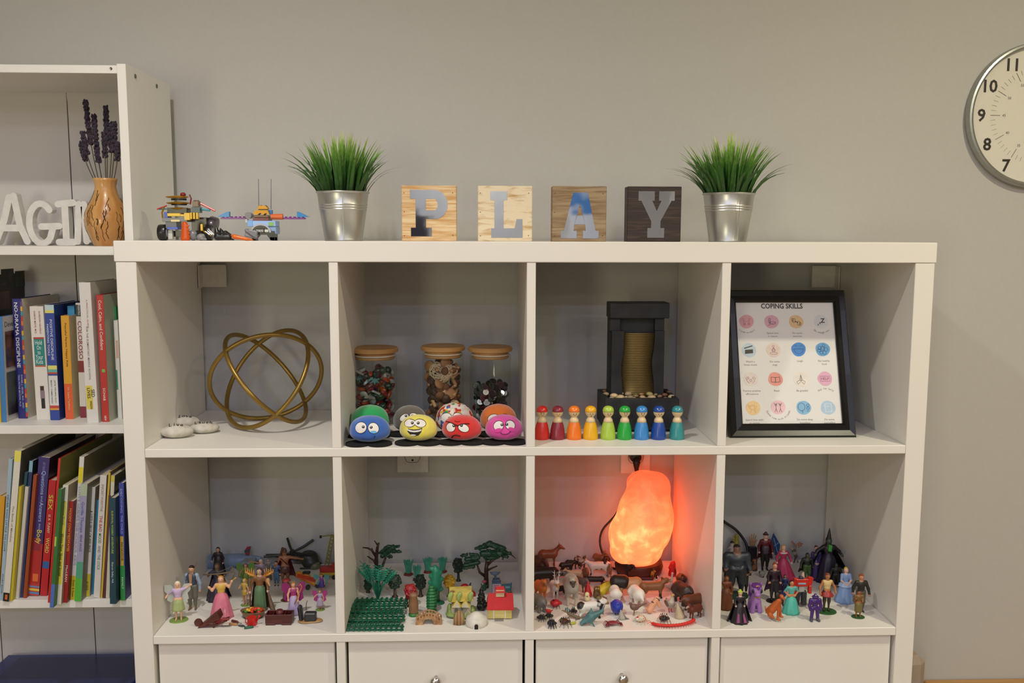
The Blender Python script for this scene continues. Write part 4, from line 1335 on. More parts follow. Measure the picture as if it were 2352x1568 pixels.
# ---- plush balls with faces
def plush(uc, vb, wpx, hcm, Yc, hx, label, eyes, extra=None, patch=None):
    cx = V(770 + uc / 5.004, 1000, Yc).x
    t = thing('plush_ball', label, 'plush toy', (cx, Yc, S1), group='plush balls with cartoon faces')
    R_ = wpx / 2 / (FPX / (Yc + 161.8 + 2))
    z0, n = .35, 22
    pr = []
    for i in range(n + 1):
        q = i / n
        zz = q * 2 - 1
        r = max(0.02, (1 - abs(zz - .0) ** 2.35)) ** (1 / 2.35)
        r *= 1 - .12 * zz
        pr.append((R_ * r / 1.01, z0 + hcm * q))
    fab = patch or mt(hx, .9, sheen=.6, bump=.35, scale=60, bd=.001, var=.05)
    MB().lathe(pr, n=56, sy=.86, flute=lambda a, z: .018 * math.cos(6 * a + 1) * (1 - abs(z - 2.5) / 4)).obj('body', fab, t, smooth=True)
    blk = mt('#0c0a09', .95)
    ft = MB()
    for s in (-1, 1):
        pts = circle(2.35, 26, s * 1.95, -1.2 - .3, 1.0, 1.05)
        ft.prism([(x, y) for x, y in pts], -.34 + .001 * s, 0, M=Matrix.Rotation(-PI / 2, 4, 'X') @ Matrix.Scale(-1, 4, (0, 1, 0)) @ Matrix.Scale(-1, 4, (0, 0, 1)) if False else Matrix(((1, 0, 0, 0), (0, 0, 1, 0), (0, -1, 0, 0), (0, 0, 0, 1))))
    ft.obj('felt_foot', blk, t)

    def surf(x, z, off):
        r = prof_r(pr, z) if z0 < z < z0 + hcm else R_
        return -math.sqrt(max(.05, r * r - x * x)) * .86 * 1.015 - off

    def c(u, v):
        return (u - uc) / 62.8, z0 + (vb - v) / 62.8

    def decal(name, pts_uv, col, off, par=t, rough=.6):
        pts = [c(*p) for p in pts_uv]
        mx_, mz_ = sum(p[0] for p in pts) / len(pts), sum(p[1] for p in pts) / len(pts)
        vs, fs, m = [], [], len(pts)
        for k_ in (0.0, .5, 1.0):
            for (x, z) in (pts if k_ else pts[:1]):
                X, Z = mx_ + (x - mx_) * k_, mz_ + (z - mz_) * k_
                vs.append((X, surf(X, Z, off), Z))
        for i in range(m):
            j = (i + 1) % m
            fs.append((0, 1 + j, 1 + i))
            fs.append((1 + i, 1 + j, 1 + m + j, 1 + m + i))
        return MB().add(vs, fs).obj(name, mt(col, rough), par, smooth=True)

    def line(name, pts_uv, col, wd=.07, off=.05):
        pts = [(lambda q_: (q_[0], surf(q_[0], q_[1], off), q_[1]))(c(*p)) for p in pts_uv]
        return MB().tube(pts, wd, 6).obj(name, mt(col, .6), t, smooth=True)

    def oval(u, v, a, b_, tilt=0, n_=26):
        return [(u + a * math.cos(q) * math.cos(tilt) - b_ * math.sin(q) * math.sin(tilt), v + a * math.cos(q) * math.sin(tilt) + b_ * math.sin(q) * math.cos(tilt)) for q in [2 * PI * i / n_ for i in range(n_)]]
    for (u, v, a, b_, tl, pu, pv) in eyes:
        rim = decal('eye_outline', oval(u, v, a + 6, b_ + 6, tl), '#17130f', .02)
        decal('eye', oval(u, v, a, b_, tl), '#e6e0da', .05)
        decal('pupil', oval(pu, pv, 17, 15, 0), '#120e0c', .08)
        decal('pupil_glint', oval(pu - 2, pv - 5, 6, 4, 0), '#e8e8e8', .1)
    if extra:
        extra(decal, line, oval)
    return t


def ex_blue(decal, line, oval):
    decal('tear', oval(466, 1098, 34, 15, .1), '#62b4e6', .09)
    line('mouth', [(338, 1184), (352, 1178), (372, 1186), (392, 1180), (412, 1187), (436, 1178)], '#182a5e', .05)
    line('chin_curl', [(470, 1142), (482, 1150), (474, 1166), (458, 1172)], '#182a5e', .05)


def ex_yellow(decal, line, oval):
    up = [(822, 1048), (870, 1060), (918, 1064), (966, 1058), (1015, 1045)]
    decal('mouth', [(x, y - 4) for x, y in up] + [(1002, 1090), (970, 1128), (930, 1138), (885, 1130), (845, 1090)], '#1b1512', .03)
    decal('teeth', [(832, 1056), (870, 1066), (918, 1071), (966, 1065), (1006, 1054), (1000, 1076), (960, 1086), (918, 1090), (872, 1086), (838, 1072)], '#e8e4de', .06)
    decal('tongue', oval(908, 1124, 34, 9, 0), '#e8e4de', .06)


def ex_red(decal, line, oval):
    line('brow', [(1272, 990), (1320, 986), (1370, 1000), (1408, 1012), (1450, 1000), (1500, 992), (1545, 996)], '#3a0c0a', .09, .09)
    line('brow', [(1375, 965), (1398, 975), (1440, 970)], '#3a0c0a', .05, .03)
    line('mouth', [(1343, 1158), (1352, 1135), (1378, 1122), (1410, 1122), (1440, 1135)], '#3a0c0a', .11)


def ex_pink(decal, line, oval):
    decal('lower_lid', oval(1866, 1066, 44, 22, -.3), '#d9479e', .1, rough=.9)
    decal('lower_lid', oval(2024, 1058, 42, 22, .4), '#d9479e', .1, rough=.9)
    line('smile', [(1892, 1092), (1915, 1110), (1950, 1114), (1985, 1104), (2008, 1084), (2013, 1074)], '#3a0e2a', .06)


plush(402, 1160, 87, 5.4, 11.5, '#1b9a53', 'green plush ball peeking out behind the blue one', [(303, 985, 55, 48, -.4, 320, 990), (445, 960, 52, 42, .3, 430, 975)])
plush(862, 1140, 76, 5.1, 12.5, '#5d564e', 'dark grey plush ball peeking out behind the yellow one', [(803, 938, 58, 34, -.6, 826, 915), (922, 920, 50, 30, .3, 900, 915)])
conf = mt('#dcd4c4', .92)
nt = conf.node_tree
vo = nt.nodes.new('ShaderNodeTexVoronoi')
vo.inputs['Scale'].default_value = 170
tcn = nt.nodes.new('ShaderNodeTexCoord')
sc_ = nt.nodes.new('ShaderNodeSeparateColor')
cr_ = nt.nodes.new('ShaderNodeValToRGB')
cr_.color_ramp.interpolation = 'CONSTANT'
nt.links.new(tcn.outputs['Object'], vo.inputs['Vector'])
nt.links.new(vo.outputs['Color'], sc_.inputs[0])
nt.links.new(sc_.outputs[0], cr_.inputs[0])
nt.links.new(cr_.outputs[0], nt.nodes['Principled BSDF'].inputs['Base Color'])
els = cr_.color_ramp.elements
els[0].position, els[0].color = 0, lin('#ded6c8')
els[1].position, els[1].color = .9, lin('#cfc4b0')
for pos, hx in ((.34, '#b8352c'), (.48, '#3f8a4a'), (.6, '#ded6c8'), (.7, '#d9a83a'), (.8, '#4a5fa0')):
    e = els.new(pos)
    e.color = lin(hx)
plush(1375, 1140, 86, 5.7, 12, '#c8c0b0', 'multicoloured confetti plush ball behind the red one', [(1277, 933, 66, 52, -.35, 1318, 932), (1420, 918, 60, 42, .3, 1385, 925)], patch=conf)
plush(1875, 1140, 84, 5.4, 12, '#d9701e', 'orange plush ball behind the pink one', [(1812, 948, 70, 52, -.35, 1855, 930), (1950, 935, 48, 40, .3, 1930, 930)])
plush(397, 1245, 93, 4.75, 4.4, '#2b5fb4', 'blue plush ball with worried eyes and a tear, front left', [(318, 1053, 66, 56, -.35, 348, 1040), (463, 1058, 62, 52, .75, 438, 1045)], ex_blue)
plush(957, 1222, 86, 4.75, 5.0, '#e3d455', 'yellow plush ball with a wide open laughing mouth', [(868, 995, 64, 36, -.2, 898, 988), (988, 993, 64, 38, .2, 966, 988)], ex_yellow)
plush(1455, 1215, 90, 4.65, 5.2, '#d22420', 'red plush ball with angry eyes and a frown', [(1330, 1038, 52, 46, -.5, 1366, 1016), (1480, 1040, 62, 40, .35, 1455, 1010)], ex_red)
plush(1938, 1212, 85, 4.65, 5.2, '#d9479e', 'pink plush ball with a shy smile, front right', [(1872, 1018, 58, 48, -.5, 1912, 1003), (2008, 1012, 56, 46, .5, 1968, 1000)], ex_pink)

# ---- wooden peg dolls
woodp = mt('#dcc49b', .4, kind='wood', hx2='#d0b385', scale=8, stretch=(1, 1, 5))
pegs = [(103, 'red', '#cf2a20', '#d8281f'), (248, 'maroon', '#8a2436', '#8c2238'), (402, 'orange', '#e8761e', '#ec7a22'), (555, 'yellow', '#e5ab1c', '#e9ac1a'), (718, 'lime green', '#a5c449', '#abc84a'), (871, 'green', '#25a03c', '#27a53e'), (1029, 'light blue', '#3a84c8', '#3a86cc'), (1187, 'dark blue', '#1d4596', '#1f479a'), (1359, 'teal', '#33898c', '#2f8a90')]
for i, (u, nm, bc_, hc) in enumerate(pegs):
    g = G(1220 + u / 4.02, 1011, S1)
    t = thing('peg_doll', '%s wooden peg doll with %s cap standing on the shelf' % (nm, nm), 'doll', (g.x, g.y + 1.4, S1), group='rainbow peg dolls')
    MB().lathe([(1.36, 0), (1.44, .12), (1.43, .7), (1.34, 1.7), (1.16, 2.6), (.95, 3.25)], n=36).obj('painted_body', mt(bc_, .3, spec=.6), t, smooth=True, auto=.9)
    MB().lathe([(.93, 3.2), (.82, 3.75), (.6, 4.1), (.52, 4.2), (.62, 4.35), (.92, 4.7), (1.06, 5.15), (1.06, 5.5), (.9, 5.95)], n=36).obj('wood_head', woodp, t, smooth=True)
    MB().lathe([(1.085, 5.25), (1.075, 5.55), (.93, 5.98), (.62, 6.24), (.25, 6.35), (.01, 6.36)], n=36).obj('painted_cap', mt(hc, .25, spec=.6, coat=.4), t, smooth=True)
    if i < 8:
        fy = lambda x, z: -math.sqrt(max(.05, 1.09 ** 2 - x * x - (z - 5.3) ** 2 * .8)) - .01
        fk = mt('#2c211c', .6)
        mb = MB()
        for s in (-1, 1):
            mb.ell((s * .24 + .05, fy(s * .24, 4.95), 4.95), (.07, .03, .12 if i in (2, 3, 4, 7) else .07), 8, 6)
        mb.obj('painted_eyes', fk, t)['kind'] = 'stuff'
        if i == 3:
            MB().ell((.02, fy(0, 4.55), 4.55), (.09, .03, .15), 10, 6).obj('painted_mouth', fk, t)
        else:
            sg = (-1, -1, 1, 1, 1, 1, -1, -1)[i]
            MB().tube([(x + .05, fy(x, 4.62), 4.62 + sg * .9 * x * x) for x in (-.22, -.1, 0, .1, .22)], .028, 5).obj('painted_mouth', fk, t)
        if i in (0, 5, 6):
            mb = MB()
            for s in (-1, 1):
                mb.tube([(s * .12 + .05, fy(.12, 5.12) - .01, 5.1), (s * .38 + .05, fy(.38, 5.2) - .01, 5.2 - (.1 if i == 6 else 0))], .03, 5)
            mb.obj('painted_brows', fk, t)['kind'] = 'stuff'

# ---- tabletop fountain
fb = mt('#26272a', .6, kind='fleck', hx2='#17181a', scale=40, bump=.5, bd=.001)
FYF = 12.0
f0, f1 = V(1388.5, 940, FYF), V(1560, 940, FYF)
fcx = (f0.x + f1.x) / 2
t = thing('tabletop_fountain', 'black slate tabletop fountain with a ribbed brass waterfall panel', 'fountain', (fcx, FYF, S1))
hw, fd, fh = (f1.x - f0.x) / 2, 11.5, 6.75
mb = MB()
mb.box(-hw, hw, 0, 1.0, .5, fh, .15).box(-hw, hw, fd - 1, fd, .5, fh, .15).box(-hw, -hw + 1, .9, fd - .9, .5, fh, .15).box(hw - 1, hw, .9, fd - .9, .5, fh, .15).box(-hw + .5, hw - .5, .5, fd - .5, .5, 1.4)
mb.obj('basin', fb, t)
for x in (-hw + 1, hw - 1):
    for y in (1, fd - 1):
        MB().lathe([(.5, 0), (.5, .55)], (x, y, 0), 12).obj('foot', mt('#cfcfca', .5), t)
MB().box(-hw + 1, hw - 1, 1, fd - 1, 4.6, 5.1).obj('pebble_tray', mt('#1a1a1b', .8), t)
ty = 5.6
tx0, tx1 = V(1399.5, 800, FYF + ty).x - fcx, V(1525.5, 800, FYF + ty).x - fcx
tz = lambda v: V(1460, v, FYF + ty).z - S1
cf = lambda u: V(1220 + u / 4.02, 800, FYF + ty).x - fcx
MB().box(tx0, tx1, ty + 1.6, ty + 3.4, 5, tz(700), .1).obj('back_slab', fb, t)
MB().box(cf(714), cf(1262), ty - .9, ty + 3.8, tz(730.5), tz(694.5), .15).obj('cap_slab', fb, t)
for a, b_ in ((724, 822), (1138, 1226)):
    MB().box(cf(a), cf(b_), ty + .1, ty + 1.8, tz(760), tz(731), .1).obj('lintel_block', fb, t)
zt_, zb_ = tz(759), 5.0
nz_ = 26
lft = lambda q: 850 - 20 * math.exp(-((q - .5) / .22) ** 2) + 4 * math.sin(q * 6)
rgt = lambda q: 1138 - 24 * math.exp(-((q - .45) / .2) ** 2)
ps = [(cf(742), zb_), (cf(742), zt_)] + [(cf(lft(i / nz_)), zt_ + (zb_ - zt_) * i / nz_) for i in range(nz_ + 1)]
MB().prism(ps[::-1], ty - .5, ty + 1.0).obj('side_slab', fb, t)
ps = [(cf(1226), zt_), (cf(1226), zb_)] + [(cf(rgt(i / nz_)), zt_ + (zb_ - zt_) * i / nz_) for i in range(nz_, -1, -1)]
MB().prism(ps[::-1], ty - .5, ty + 1.0).obj('side_slab', fb, t)
brass = mt('#8f7a4c', .42, .65, scale=20, var=.08)
zt2 = tz(765)
nr = 40
for i in range(nr):
    z = zt2 - (zt2 - 5.1) * (i + .5) / nr
    MB().tube([(cf(835), ty + .75, z), (cf(1142), ty + .75, z)], .2, 6).obj('brass_rib', brass, t, smooth=True)
MB().box(cf(835), cf(1142), ty + .75, ty + .9, 5, zt2).obj('brass_sheet', mt('#5e4e30', .5, .6), t)
pb = [(690, 978, 32, '#8a7a5c'), (678, 950, 24, '#7a5c3c'), (765, 992, 40, '#c9ad86'), (820, 1008, 44, '#bfa47e'), (835, 975, 20, '#cfc0a4'), (875, 1008, 16, '#c0b090'), (898, 975, 38, '#b39a78'), (915, 1008, 34, '#a08a68'), (968, 995, 28, '#8f8058'), (1018, 980, 24, '#a87a50'), (1030, 1008, 30, '#c8aa80'), (1095, 978, 36, '#a89a60'), (1112, 1010, 44, '#c4a883'), (1150, 985, 20, '#a0875c'), (1188, 1000, 26, '#8c6f50'), (1235, 985, 30, '#7a5238'), (1300, 1005, 40, '#c7b08a'), (1270, 960, 24, '#8a6a4a'), (745, 1018, 26, '#9a8a6c'), (950, 1020, 22, '#b5a07c'), (1240, 1016, 22, '#6d5a44'), (1060, 1020, 18, '#b89a70')]
for i, (u, v, r, hx) in enumerate(pb):
    yy = FYF + 2.2 + (1020 - v) / 62 * 6.5 * .8
    p = V(1220 + u / 4.02, 660 + v / 4.02, yy)
    rr = r / 4.02 / (FPX / (yy + 163))
    o = MB().ell((0, 0, 0), (rr, rr * .8, rr * .62), 10, 7).obj('pebble', mt(hx, .5, var=.12), loc=(p.x, yy, max(p.z - rr * .2, S1 + 5.1 + rr * .6)), smooth=True)
    o.rotation_euler = (0, random.uniform(-.2, .2), random.uniform(-.5, .5))
    tag(o, ('small tan pebble', 'larger pale pebble', 'brown pebble')[0 if r < 28 else (1 if r > 35 else 2)] + ' heaped in the black fountain basin', 'pebble', 'pebbles in the fountain basin')

# ---- picture frame with the coping skills print
LN, LW, TH = 29.1, 24.4, .315
t = thing('picture_frame', 'glossy black picture frame leaning back, with a printed poster of sixteen coloured icons', 'picture frame', (111.8 + LW / 2, 6.9, S1), rot=(-TH, 0, 0))
fk = mt('#090809', .3, spec=.35, coat=.15)
h = LW / 2


def fprof(a, b_, c_, d):
    """one mitred moulding between outer corners a, b_ and inner corners c_, d"""
    vs = []
    for o_, i_ in ((a, d), (b_, c_)):
        for q, y in ((0, 1.5), (0, -.1), (.12, -.45), (.5, -.2), (.85, -.35), (1, 0), (1, 1.2)):
            vs.append((o_[0] + (i_[0] - o_[0]) * q, y, o_[1] + (i_[1] - o_[1]) * q))
    fs = [(i, i + 1, i + 8, i + 7) for i in range(6)] + [(6, 0, 7, 13)]
    return MB().add(vs, fs)


O_ = [(-h, 0), (h, 0), (h, LN), (-h, LN)]
I_ = [(114.4 - 124.0, 2.7), (133.85 - 124.0, 2.7), (133.85 - 124.0, 26.65), (114.4 - 124.0, 26.65)]
for i in range(4):
    j = (i + 1) % 4
    fprof(O_[i], O_[j], I_[j], I_[i]).obj('moulding', fk, t)
MB().box(-h + .5, h - .5, 1.2, 1.6, .5, LN - .5).obj('backing', mt('#3a332c', .8), t)
MB().box(-2, 2, 0, .2, -19, 0).obj('easel_strut', mt('#3a332c', .8), t, rot=(.5, 0, 0), loc=(0, 1.75, 20))
pz = lambda v: 2.7 + (1304 - v) / (1304 - 356) * 23.95


def puv(u, v):
    """poster point from its place on the print (perspective of the print's left edge removed)"""
    q = (v - 356) / 948
    ul, ur = 103 + 53 * q, 862 + 70 * q
    return I_[0][0] + (u - ul) / (ur - ul) * 19.45, pz(v)


pr_ = MB().box(I_[0][0], I_[1][0], .35, .4, 2.7, 26.65).obj('print_sheet', mt('#dcdad8', .45, var=.01), t)
tk = mt('#37302c', .5)
grey = mt('#6d6763', .5)
cuts = [(190, 507, '#d9a2a8', 'Listen to music', 1), (384, 508, '#d3a3b4', 'Spend time|in nature', 0), (576, 508, '#d9b98a', 'Do some|exercise', 0), (770, 508, '#cfd2d4', 'Get enough rest', 1),
        (210, 733, '#b8cad8', 'Watch a|funny movie', 0), (400, 733, '#dcc9bf', 'Do some|yoga', 0), (595, 728, '#3a7fcb', 'Laugh', 0), (783, 728, '#5a9bd0', 'Eat healthy|food', 0),
        (222, 960, '#ddd2cc', 'Practice positive|affirmations', 0), (414, 960, '#e0948a', 'Read', 0), (612, 960, '#e0d8d0', 'Be grateful', 0), (800, 958, '#d9a7c0', 'Ask for help', -1),
        (240, 1183, '#e5c491', 'Spend time with|an animal', 0), (434, 1178, '#e0b9c0', 'Spend time with friends', 2), (632, 1182, '#7fb2d6', 'Do some deep|breathing', 0), (822, 1182, '#a9c4dc', 'Do some|journalling', 0)]
x, z = puv(466, 402)
letters(MB(), 'COPING SKILLS', .98, x, .3, z, width=8.3, bold=.025).obj('title_lettering', tk, t)
for k_, (u, v, hx, cap, curve) in enumerate(cuts):
    x, z = puv(u, v)
    pts = [(x + 1.43 * (1 + .04 * math.sin(3 * a + k_)) * math.cos(a), z + 1.38 * (1 + .04 * math.sin(2 * a + k_)) * math.sin(a)) for a in [2 * PI * i / 30 for i in range(30)]]
    MB().prism(pts, .32, .345).obj('icon_disc', mt(hx, .5), t)
    mb = MB()
    L_ = lambda *p, w=.06, cl=False: mb.stroke([(x + a, z + b) for a, b in p], w, .29, .315, closed=cl)
    cir = lambda r, cx=0, cz=0, kx=1, kz=1, w=.06: mb.stroke(circle(r, 16, x + cx, z + cz, kx, kz), w, .29, .315, closed=True)
    if k_ == 0:
        for s in (-1, 1):
            L_((s * .9, .5), (s * .5, .7), (s * .6, 0), (s * .3, -.6)); cir(.22, s * .45, -.5)
        L_((-.5, .2), (0, -.1), (.5, .2))
    elif k_ == 1:
        cir(.55, .3, -.25, 1, .5); cir(.5, -.4, .2, .45, 1); L_((-.8, -.8), (-.2, -.5), (.7, -.2)); L_((-.4, -.4), (-.4, .4))
    elif k_ == 2:
        cir(.42, -.4, .2, .7, 1); cir(.42, .5, -.3, .7, 1); cir(.3, -.7, .35, .6, 1); cir(.3, .8, -.45, .6, 1); L_((-.3, .1), (.4, -.2), w=.14)
    elif k_ == 3:
        pass
    elif k_ == 4:
        mb.prism([(x - .85, z - .75), (x + .75, z - .6), (x + .75, z + .15), (x - .8, z + .05)], .29, .315)
        L_((-.95, .35), (.7, .85), w=.2)
    elif k_ == 5:
        cir(.2, 0, .75); L_((0, .5), (-.35, 0), (-.2, -.4)); L_((0, .5), (.35, 0), (.2, -.4)); cir(.5, 0, -.65, 1.5, .4); cir(.3, 0, 0, .6, 1)
    elif k_ == 6:
        L_((-1, .1), (1, .1)); L_((-1, .1), (-.7, -.6), (0, -.95), (.7, -.6), (1, .1))
        L_((-.75, .65), (-.55, .8), (-.35, .65)); L_((.35, .65), (.55, .8), (.75, .65))
    elif k_ == 7:
        cir(.4, 0, .15); cir(.4, .6, 0); cir(.35, -.6, .3); cir(.3, -.75, -.2); cir(.35, .3, -.65); cir(.3, -.3, -.65); cir(.25, .2, .8)
    elif k_ == 8:
        for s in (-1, 1):
            L_((s * .95, .3), (s * .7, -.4), (s * .3, -.8)); L_((s * .75, .5), (s * .5, -.1)); L_((s * .5, .55), (s * .3, 0))
        cir(.22, 0, -.25)
    elif k_ == 9:
        L_((-.85, .4), (0, .3), (.85, .4), (.85, -.55), (0, -.65), (-.85, -.55), cl=True, w=.09); L_((0, .3), (0, -.65), w=.09)
    elif k_ == 10:
        L_((0, .85), (-.25, -.1), (0, -.5), (.25, -.1), cl=True); L_((-.25, -.2), (-.85, -.55), (-.6, -1), (-.1, -.6)); L_((.25, -.2), (.85, -.55), (.6, -1), (.1, -.6)); L_((0, .8), (0, -.4))
    elif k_ == 11:
        L_((-.95, .5), (.95, .5), (.95, -.5), (-.95, -.5), cl=True)
    elif k_ == 12:
        cir(.45, -.1, .1); L_((-.5, .3), (-.9, .6), (-.7, -.2)); L_((.3, .3), (.8, .4), (.5, -.2)); L_((-.4, -.3), (-.5, -.95)); L_((.3, -.3), (.4, -.95))
    elif k_ == 13:
        for s in (-1, 1):
            cir(.15, s * .42, .5); L_((s * .42, .3), (s * .42, -.25)); L_((s * .42, .3), (s * .75, .85)); L_((s * .42, .3), (s * .1, .85)); L_((s * .42, -.25), (s * .7, -.95)); L_((s * .42, -.25), (s * .2, -.95))
    elif k_ == 14:
        cir(.75, -.4, .15, .9, 1); L_((-.3, -.5), (-.2, -1)); cir(.25, .85, .5); cir(.25, .85, -.1); L_((.5, -.7), (1.0, -.6))
    else:
        L_((-.6, .7), (.6, .8), (.7, -.75), (-.5, -.85), cl=True, w=.1); L_((-.3, .2), (.3, .3))
    if mb.v:
        mb.obj('icon_drawing', (mt('#a0607a', .5) if k_ in (0, 5, 8, 11) else (mt('#c9a06a', .5) if k_ == 12 else (mt('#ece8e4', .5) if k_ == 15 else (mt('#1d3d6c', .5) if k_ in (6, 7, 14) else tk)))), t)
    if k_ == 3:
        for s, dx, dz in ((.85, .35, -.2), (.5, -.2, -.45), (.4, -.6, -.75)):
            letters(MB(), 'Z' if s > .8 else 'z', s, x + dx, .3, z + dz, bold=.03).obj('icon_letter', tk, t)
    if k_ == 11:
        letters(MB(), 'HELP', .5, x, .3, z - .25, bold=.01).obj('icon_letter', mt('#a0607a', .5), t)
    if curve:
        for i, ch in enumerate(cap):
            if ch == ' ':
                continue
            n_ = len(cap)
            q = (i - (n_ - 1) / 2) / n_
            if curve > 0:
                R_, sp = (2.35, 1.5) if curve == 1 else (2.45, 2.6)
                a = -PI / 2 + q * sp
                X, Z = x + R_ * math.cos(a), z + R_ * math.sin(a)
                letters(MB(), ch, .36, X, .33, Z, rot=a + PI / 2).obj('caption_letter', grey, t)
            else:
                letters(MB(), ch, .36, x + q * 3.0, .33, z - 2.5 + .9 * q * q * -2 + .4, rot=-q * .5).obj('caption_letter', grey, t)
    else:
        for i, ln_ in enumerate(cap.split('|')):
            letters(MB(), ln_, .36, x + .1, .33, z - 2.45 - .62 * i, bold=.0).obj('caption_lettering', grey, t)

# ================================================================== OUTLETS, SALT LAMP, CORDS
pm = mt('#dcd8d0', .4)
op = []
for lb, px0, px1, zb in (('white wall outlet behind the toy trees cube', 912, 984, 94.8), ('white wall outlet with a black plug above the salt lamp', 1425, 1493, 94.35)):
    a, b_ = V(px0, 1084, WALL - .3), V(px1, 1084, WALL - .3)
    w2 = (b_.x - a.x) / 2
    t = thing('wall_outlet', lb, 'outlet', ((a.x + b_.x) / 2, WALL, zb))
    MB().box(-w2, w2, -.55, 0, 0, 11.4, .15).obj('cover_plate', pm, t)
    for zc in (3.75, 7.65):
        pts = [(1.7 * math.cos(q), zc + 1.45 * max(-.93, min(.93, math.sin(q) * 1.15))) for q in [2 * PI * i / 32 for i in range(32)]]
        MB().prism(pts, -.66, -.5).obj('socket_face', pm, t)
        MB().stroke(pts, .09, -.665, -.56, closed=True).obj('socket_gap', mt('#2b2622', .7), t)
        for hx_, hz in ((0, -.85), (-.6, .35), (.6, .35)):
            MB().prism(circle(.24, 12, hx_, zc + hz) if hx_ == 0 else [(hx_ - .1, zc), (hx_ + .1, zc), (hx_ + .1, zc + .8), (hx_ - .1, zc + .8)], -.67, -.6).obj('socket_hole', mt('#100e0d', .7), t)
    op.append(t)
lx = V(1469, 1200, 30).x
LYC = 30.0
rub = mt('#15120f', .45)
cx0 = V(1462, 1060, 35).x
cord = thing('lamp_cord', 'black power cord and plug running from the outlet to the salt lamp', 'cord', (cx0, 35, S2))
MB().lathe([(1.35, 0), (1.35, .5), (1.2, 2.0), (.6, 2.4)], n=20, M=Matrix.Translation((0, 2.35, V(1462, 1052, 35).z - S2)) @ MY).obj('plug', rub, cord, smooth=True, auto=.6)
zp = V(1462, 1052, 35).z - S2
MB().tube([(0, .3, zp), (0, -.1, zp - 1.0), (0, 0, zp - 2.2), (.1, .2, zp - 3.4)], [.75, .85, .55, .35], 10).obj('plug_sleeve', rub, cord, smooth=True)
cpt = [V(1462, 1085, 35), V(1440, 1130, 36.5), V(1415, 1180, 36.6), V(1385, 1215, 36.3), V(1378, 1245, 35.5), V(1386, 1275, 34), Vector((V(1400, 1290, 32).x, 32, S2 + .4)), Vector((lx - 4, 30.5, S2 + .4))]


def smooth_path(P, n=8):
    P = [P[0]] + list(P) + [P[-1]]
    out = []
    for i in range(1, len(P) - 2):
        for j in range(n):
            t_ = j / n
            p0, p1, p2, p3 = P[i - 1], P[i], P[i + 1], P[i + 2]
            out.append(.5 * ((2 * p1) + (p2 - p0) * t_ + (2 * p0 - 5 * p1 + 4 * p2 - p3) * t_ ** 2 + (3 * p1 - p0 - 3 * p2 + p3) * t_ ** 3))
    out.append(P[-2])
    return out


MB().tube([p - Vector((cx0, 35, S2)) for p in smooth_path(cpt)], .25, 8).obj('cable', rub, cord, smooth=True)
c2 = smooth_path([V(1640, 1180, 37.2), V(1664, 1198, 37), V(1692, 1218, 36.6), V(1712, 1245, 36), V(1718, 1270, 35), Vector((V(1716, 1290, 34).x, 34, S2 + .3))])
tag(MB().tube(c2, .3, 8).obj('black_cable', rub, smooth=True), 'black cable curving down the wall behind the figurines of the last cube', 'cable')

lamp_t = thing('salt_lamp', 'glowing orange salt rock lamp on a dark wooden base', 'lamp', (lx, LYC, S2))
MB().lathe([(4.4, 0), (5.0, .3), (5.3, 1.6), (5.0, 2.6), (4.4, 2.9)], n=48).obj('wooden_base', mt('#5a2a16', .4, kind='wood', hx2='#3c1a0e', scale=5), lamp_t, smooth=True, auto=.7)
kx = lambda px, py: V(px, py, LYC).x - lx
kz = lambda py: V(1470, py, LYC).z - S2
pr_ = [('e', (kx(1464, 1225), 0, kz(1228)), (6.3, 6.2, 6.0)), ('e', (kx(1482, 1180), 0, kz(1190)), (6.2, 5.8, 7.5)), ('e', (kx(1487, 1140), 0, kz(1150)), (4.9, 4.7, 6.0)), ('e', (kx(1478, 1110), 0, kz(1108)), (3.6, 3.6, 2.6)), ('e', (kx(1508, 1105), 0, kz(1118)), (3.0, 3.2, 3.2)), ('e', (kx(1460, 1260), 0, kz(1265)), (5.6, 5.6, 3.2))]
rnd = random.Random(8)
for i in range(26):
    a, z = rnd.uniform(0, 2 * PI), rnd.uniform(.15, .9)
    zz = kz(1280) + (kz(1095) - kz(1280)) * z
    r = 6.0 - 2.4 * max(0, z - .4) / .5
    pr_.append(('e', (r * .72 * math.cos(a) + kx(1470 + 25 * z, 1200), r * .72 * math.sin(a), zz), (rnd.uniform(1.2, 2.2),) * 2 + (rnd.uniform(1.4, 3.2),)))
rock = blob('salt_rock', pr_, mt('#d98a5a', .5), lamp_t, k=.35, res=64)
sm = bpy.data.materials.new('finish_lit_salt')
sm.use_nodes = True
nt = sm.node_tree
bs = nt.nodes['Principled BSDF']
bs.inputs['Base Color'].default_value = lin('#e0906a')
bs.inputs['Roughness'].default_value = .45
tc = nt.nodes.new('ShaderNodeTexCoord')
# distance from the bulb inside: the crystal is thinner and brighter near it
vm = nt.nodes.new('ShaderNodeVectorMath')
vm.operation = 'DISTANCE'
vm.inputs[1].default_value = (kx(1466, 1210) * CM, 0, kz(1222) * CM)
mp = nt.nodes.new('ShaderNodeMapRange')
mp.inputs['From Min'].default_value = .040
mp.inputs['From Max'].default_value = .118
mp.inputs['To Min'].default_value = 1
mp.inputs['To Max'].default_value = .0
nz = nt.nodes.new('ShaderNodeTexNoise')
nz.inputs['Scale'].default_value = 38
nz.inputs['Detail'].default_value = 7
nz.inputs['Distortion'].default_value = .5
ma = nt.nodes.new('ShaderNodeMath')
ma.operation = 'MULTIPLY_ADD'
ma.inputs[1].default_value = 1.15
mb_ = nt.nodes.new('ShaderNodeMath')
mb_.operation = 'SUBTRACT'
mb_.inputs[1].default_value = .60
cr_ = nt.nodes.new('ShaderNodeValToRGB')
c_ = cr_.color_ramp
c_.elements[0].position, c_.elements[0].color = 0.0, (1.5, 0.14, 0.045, 1)
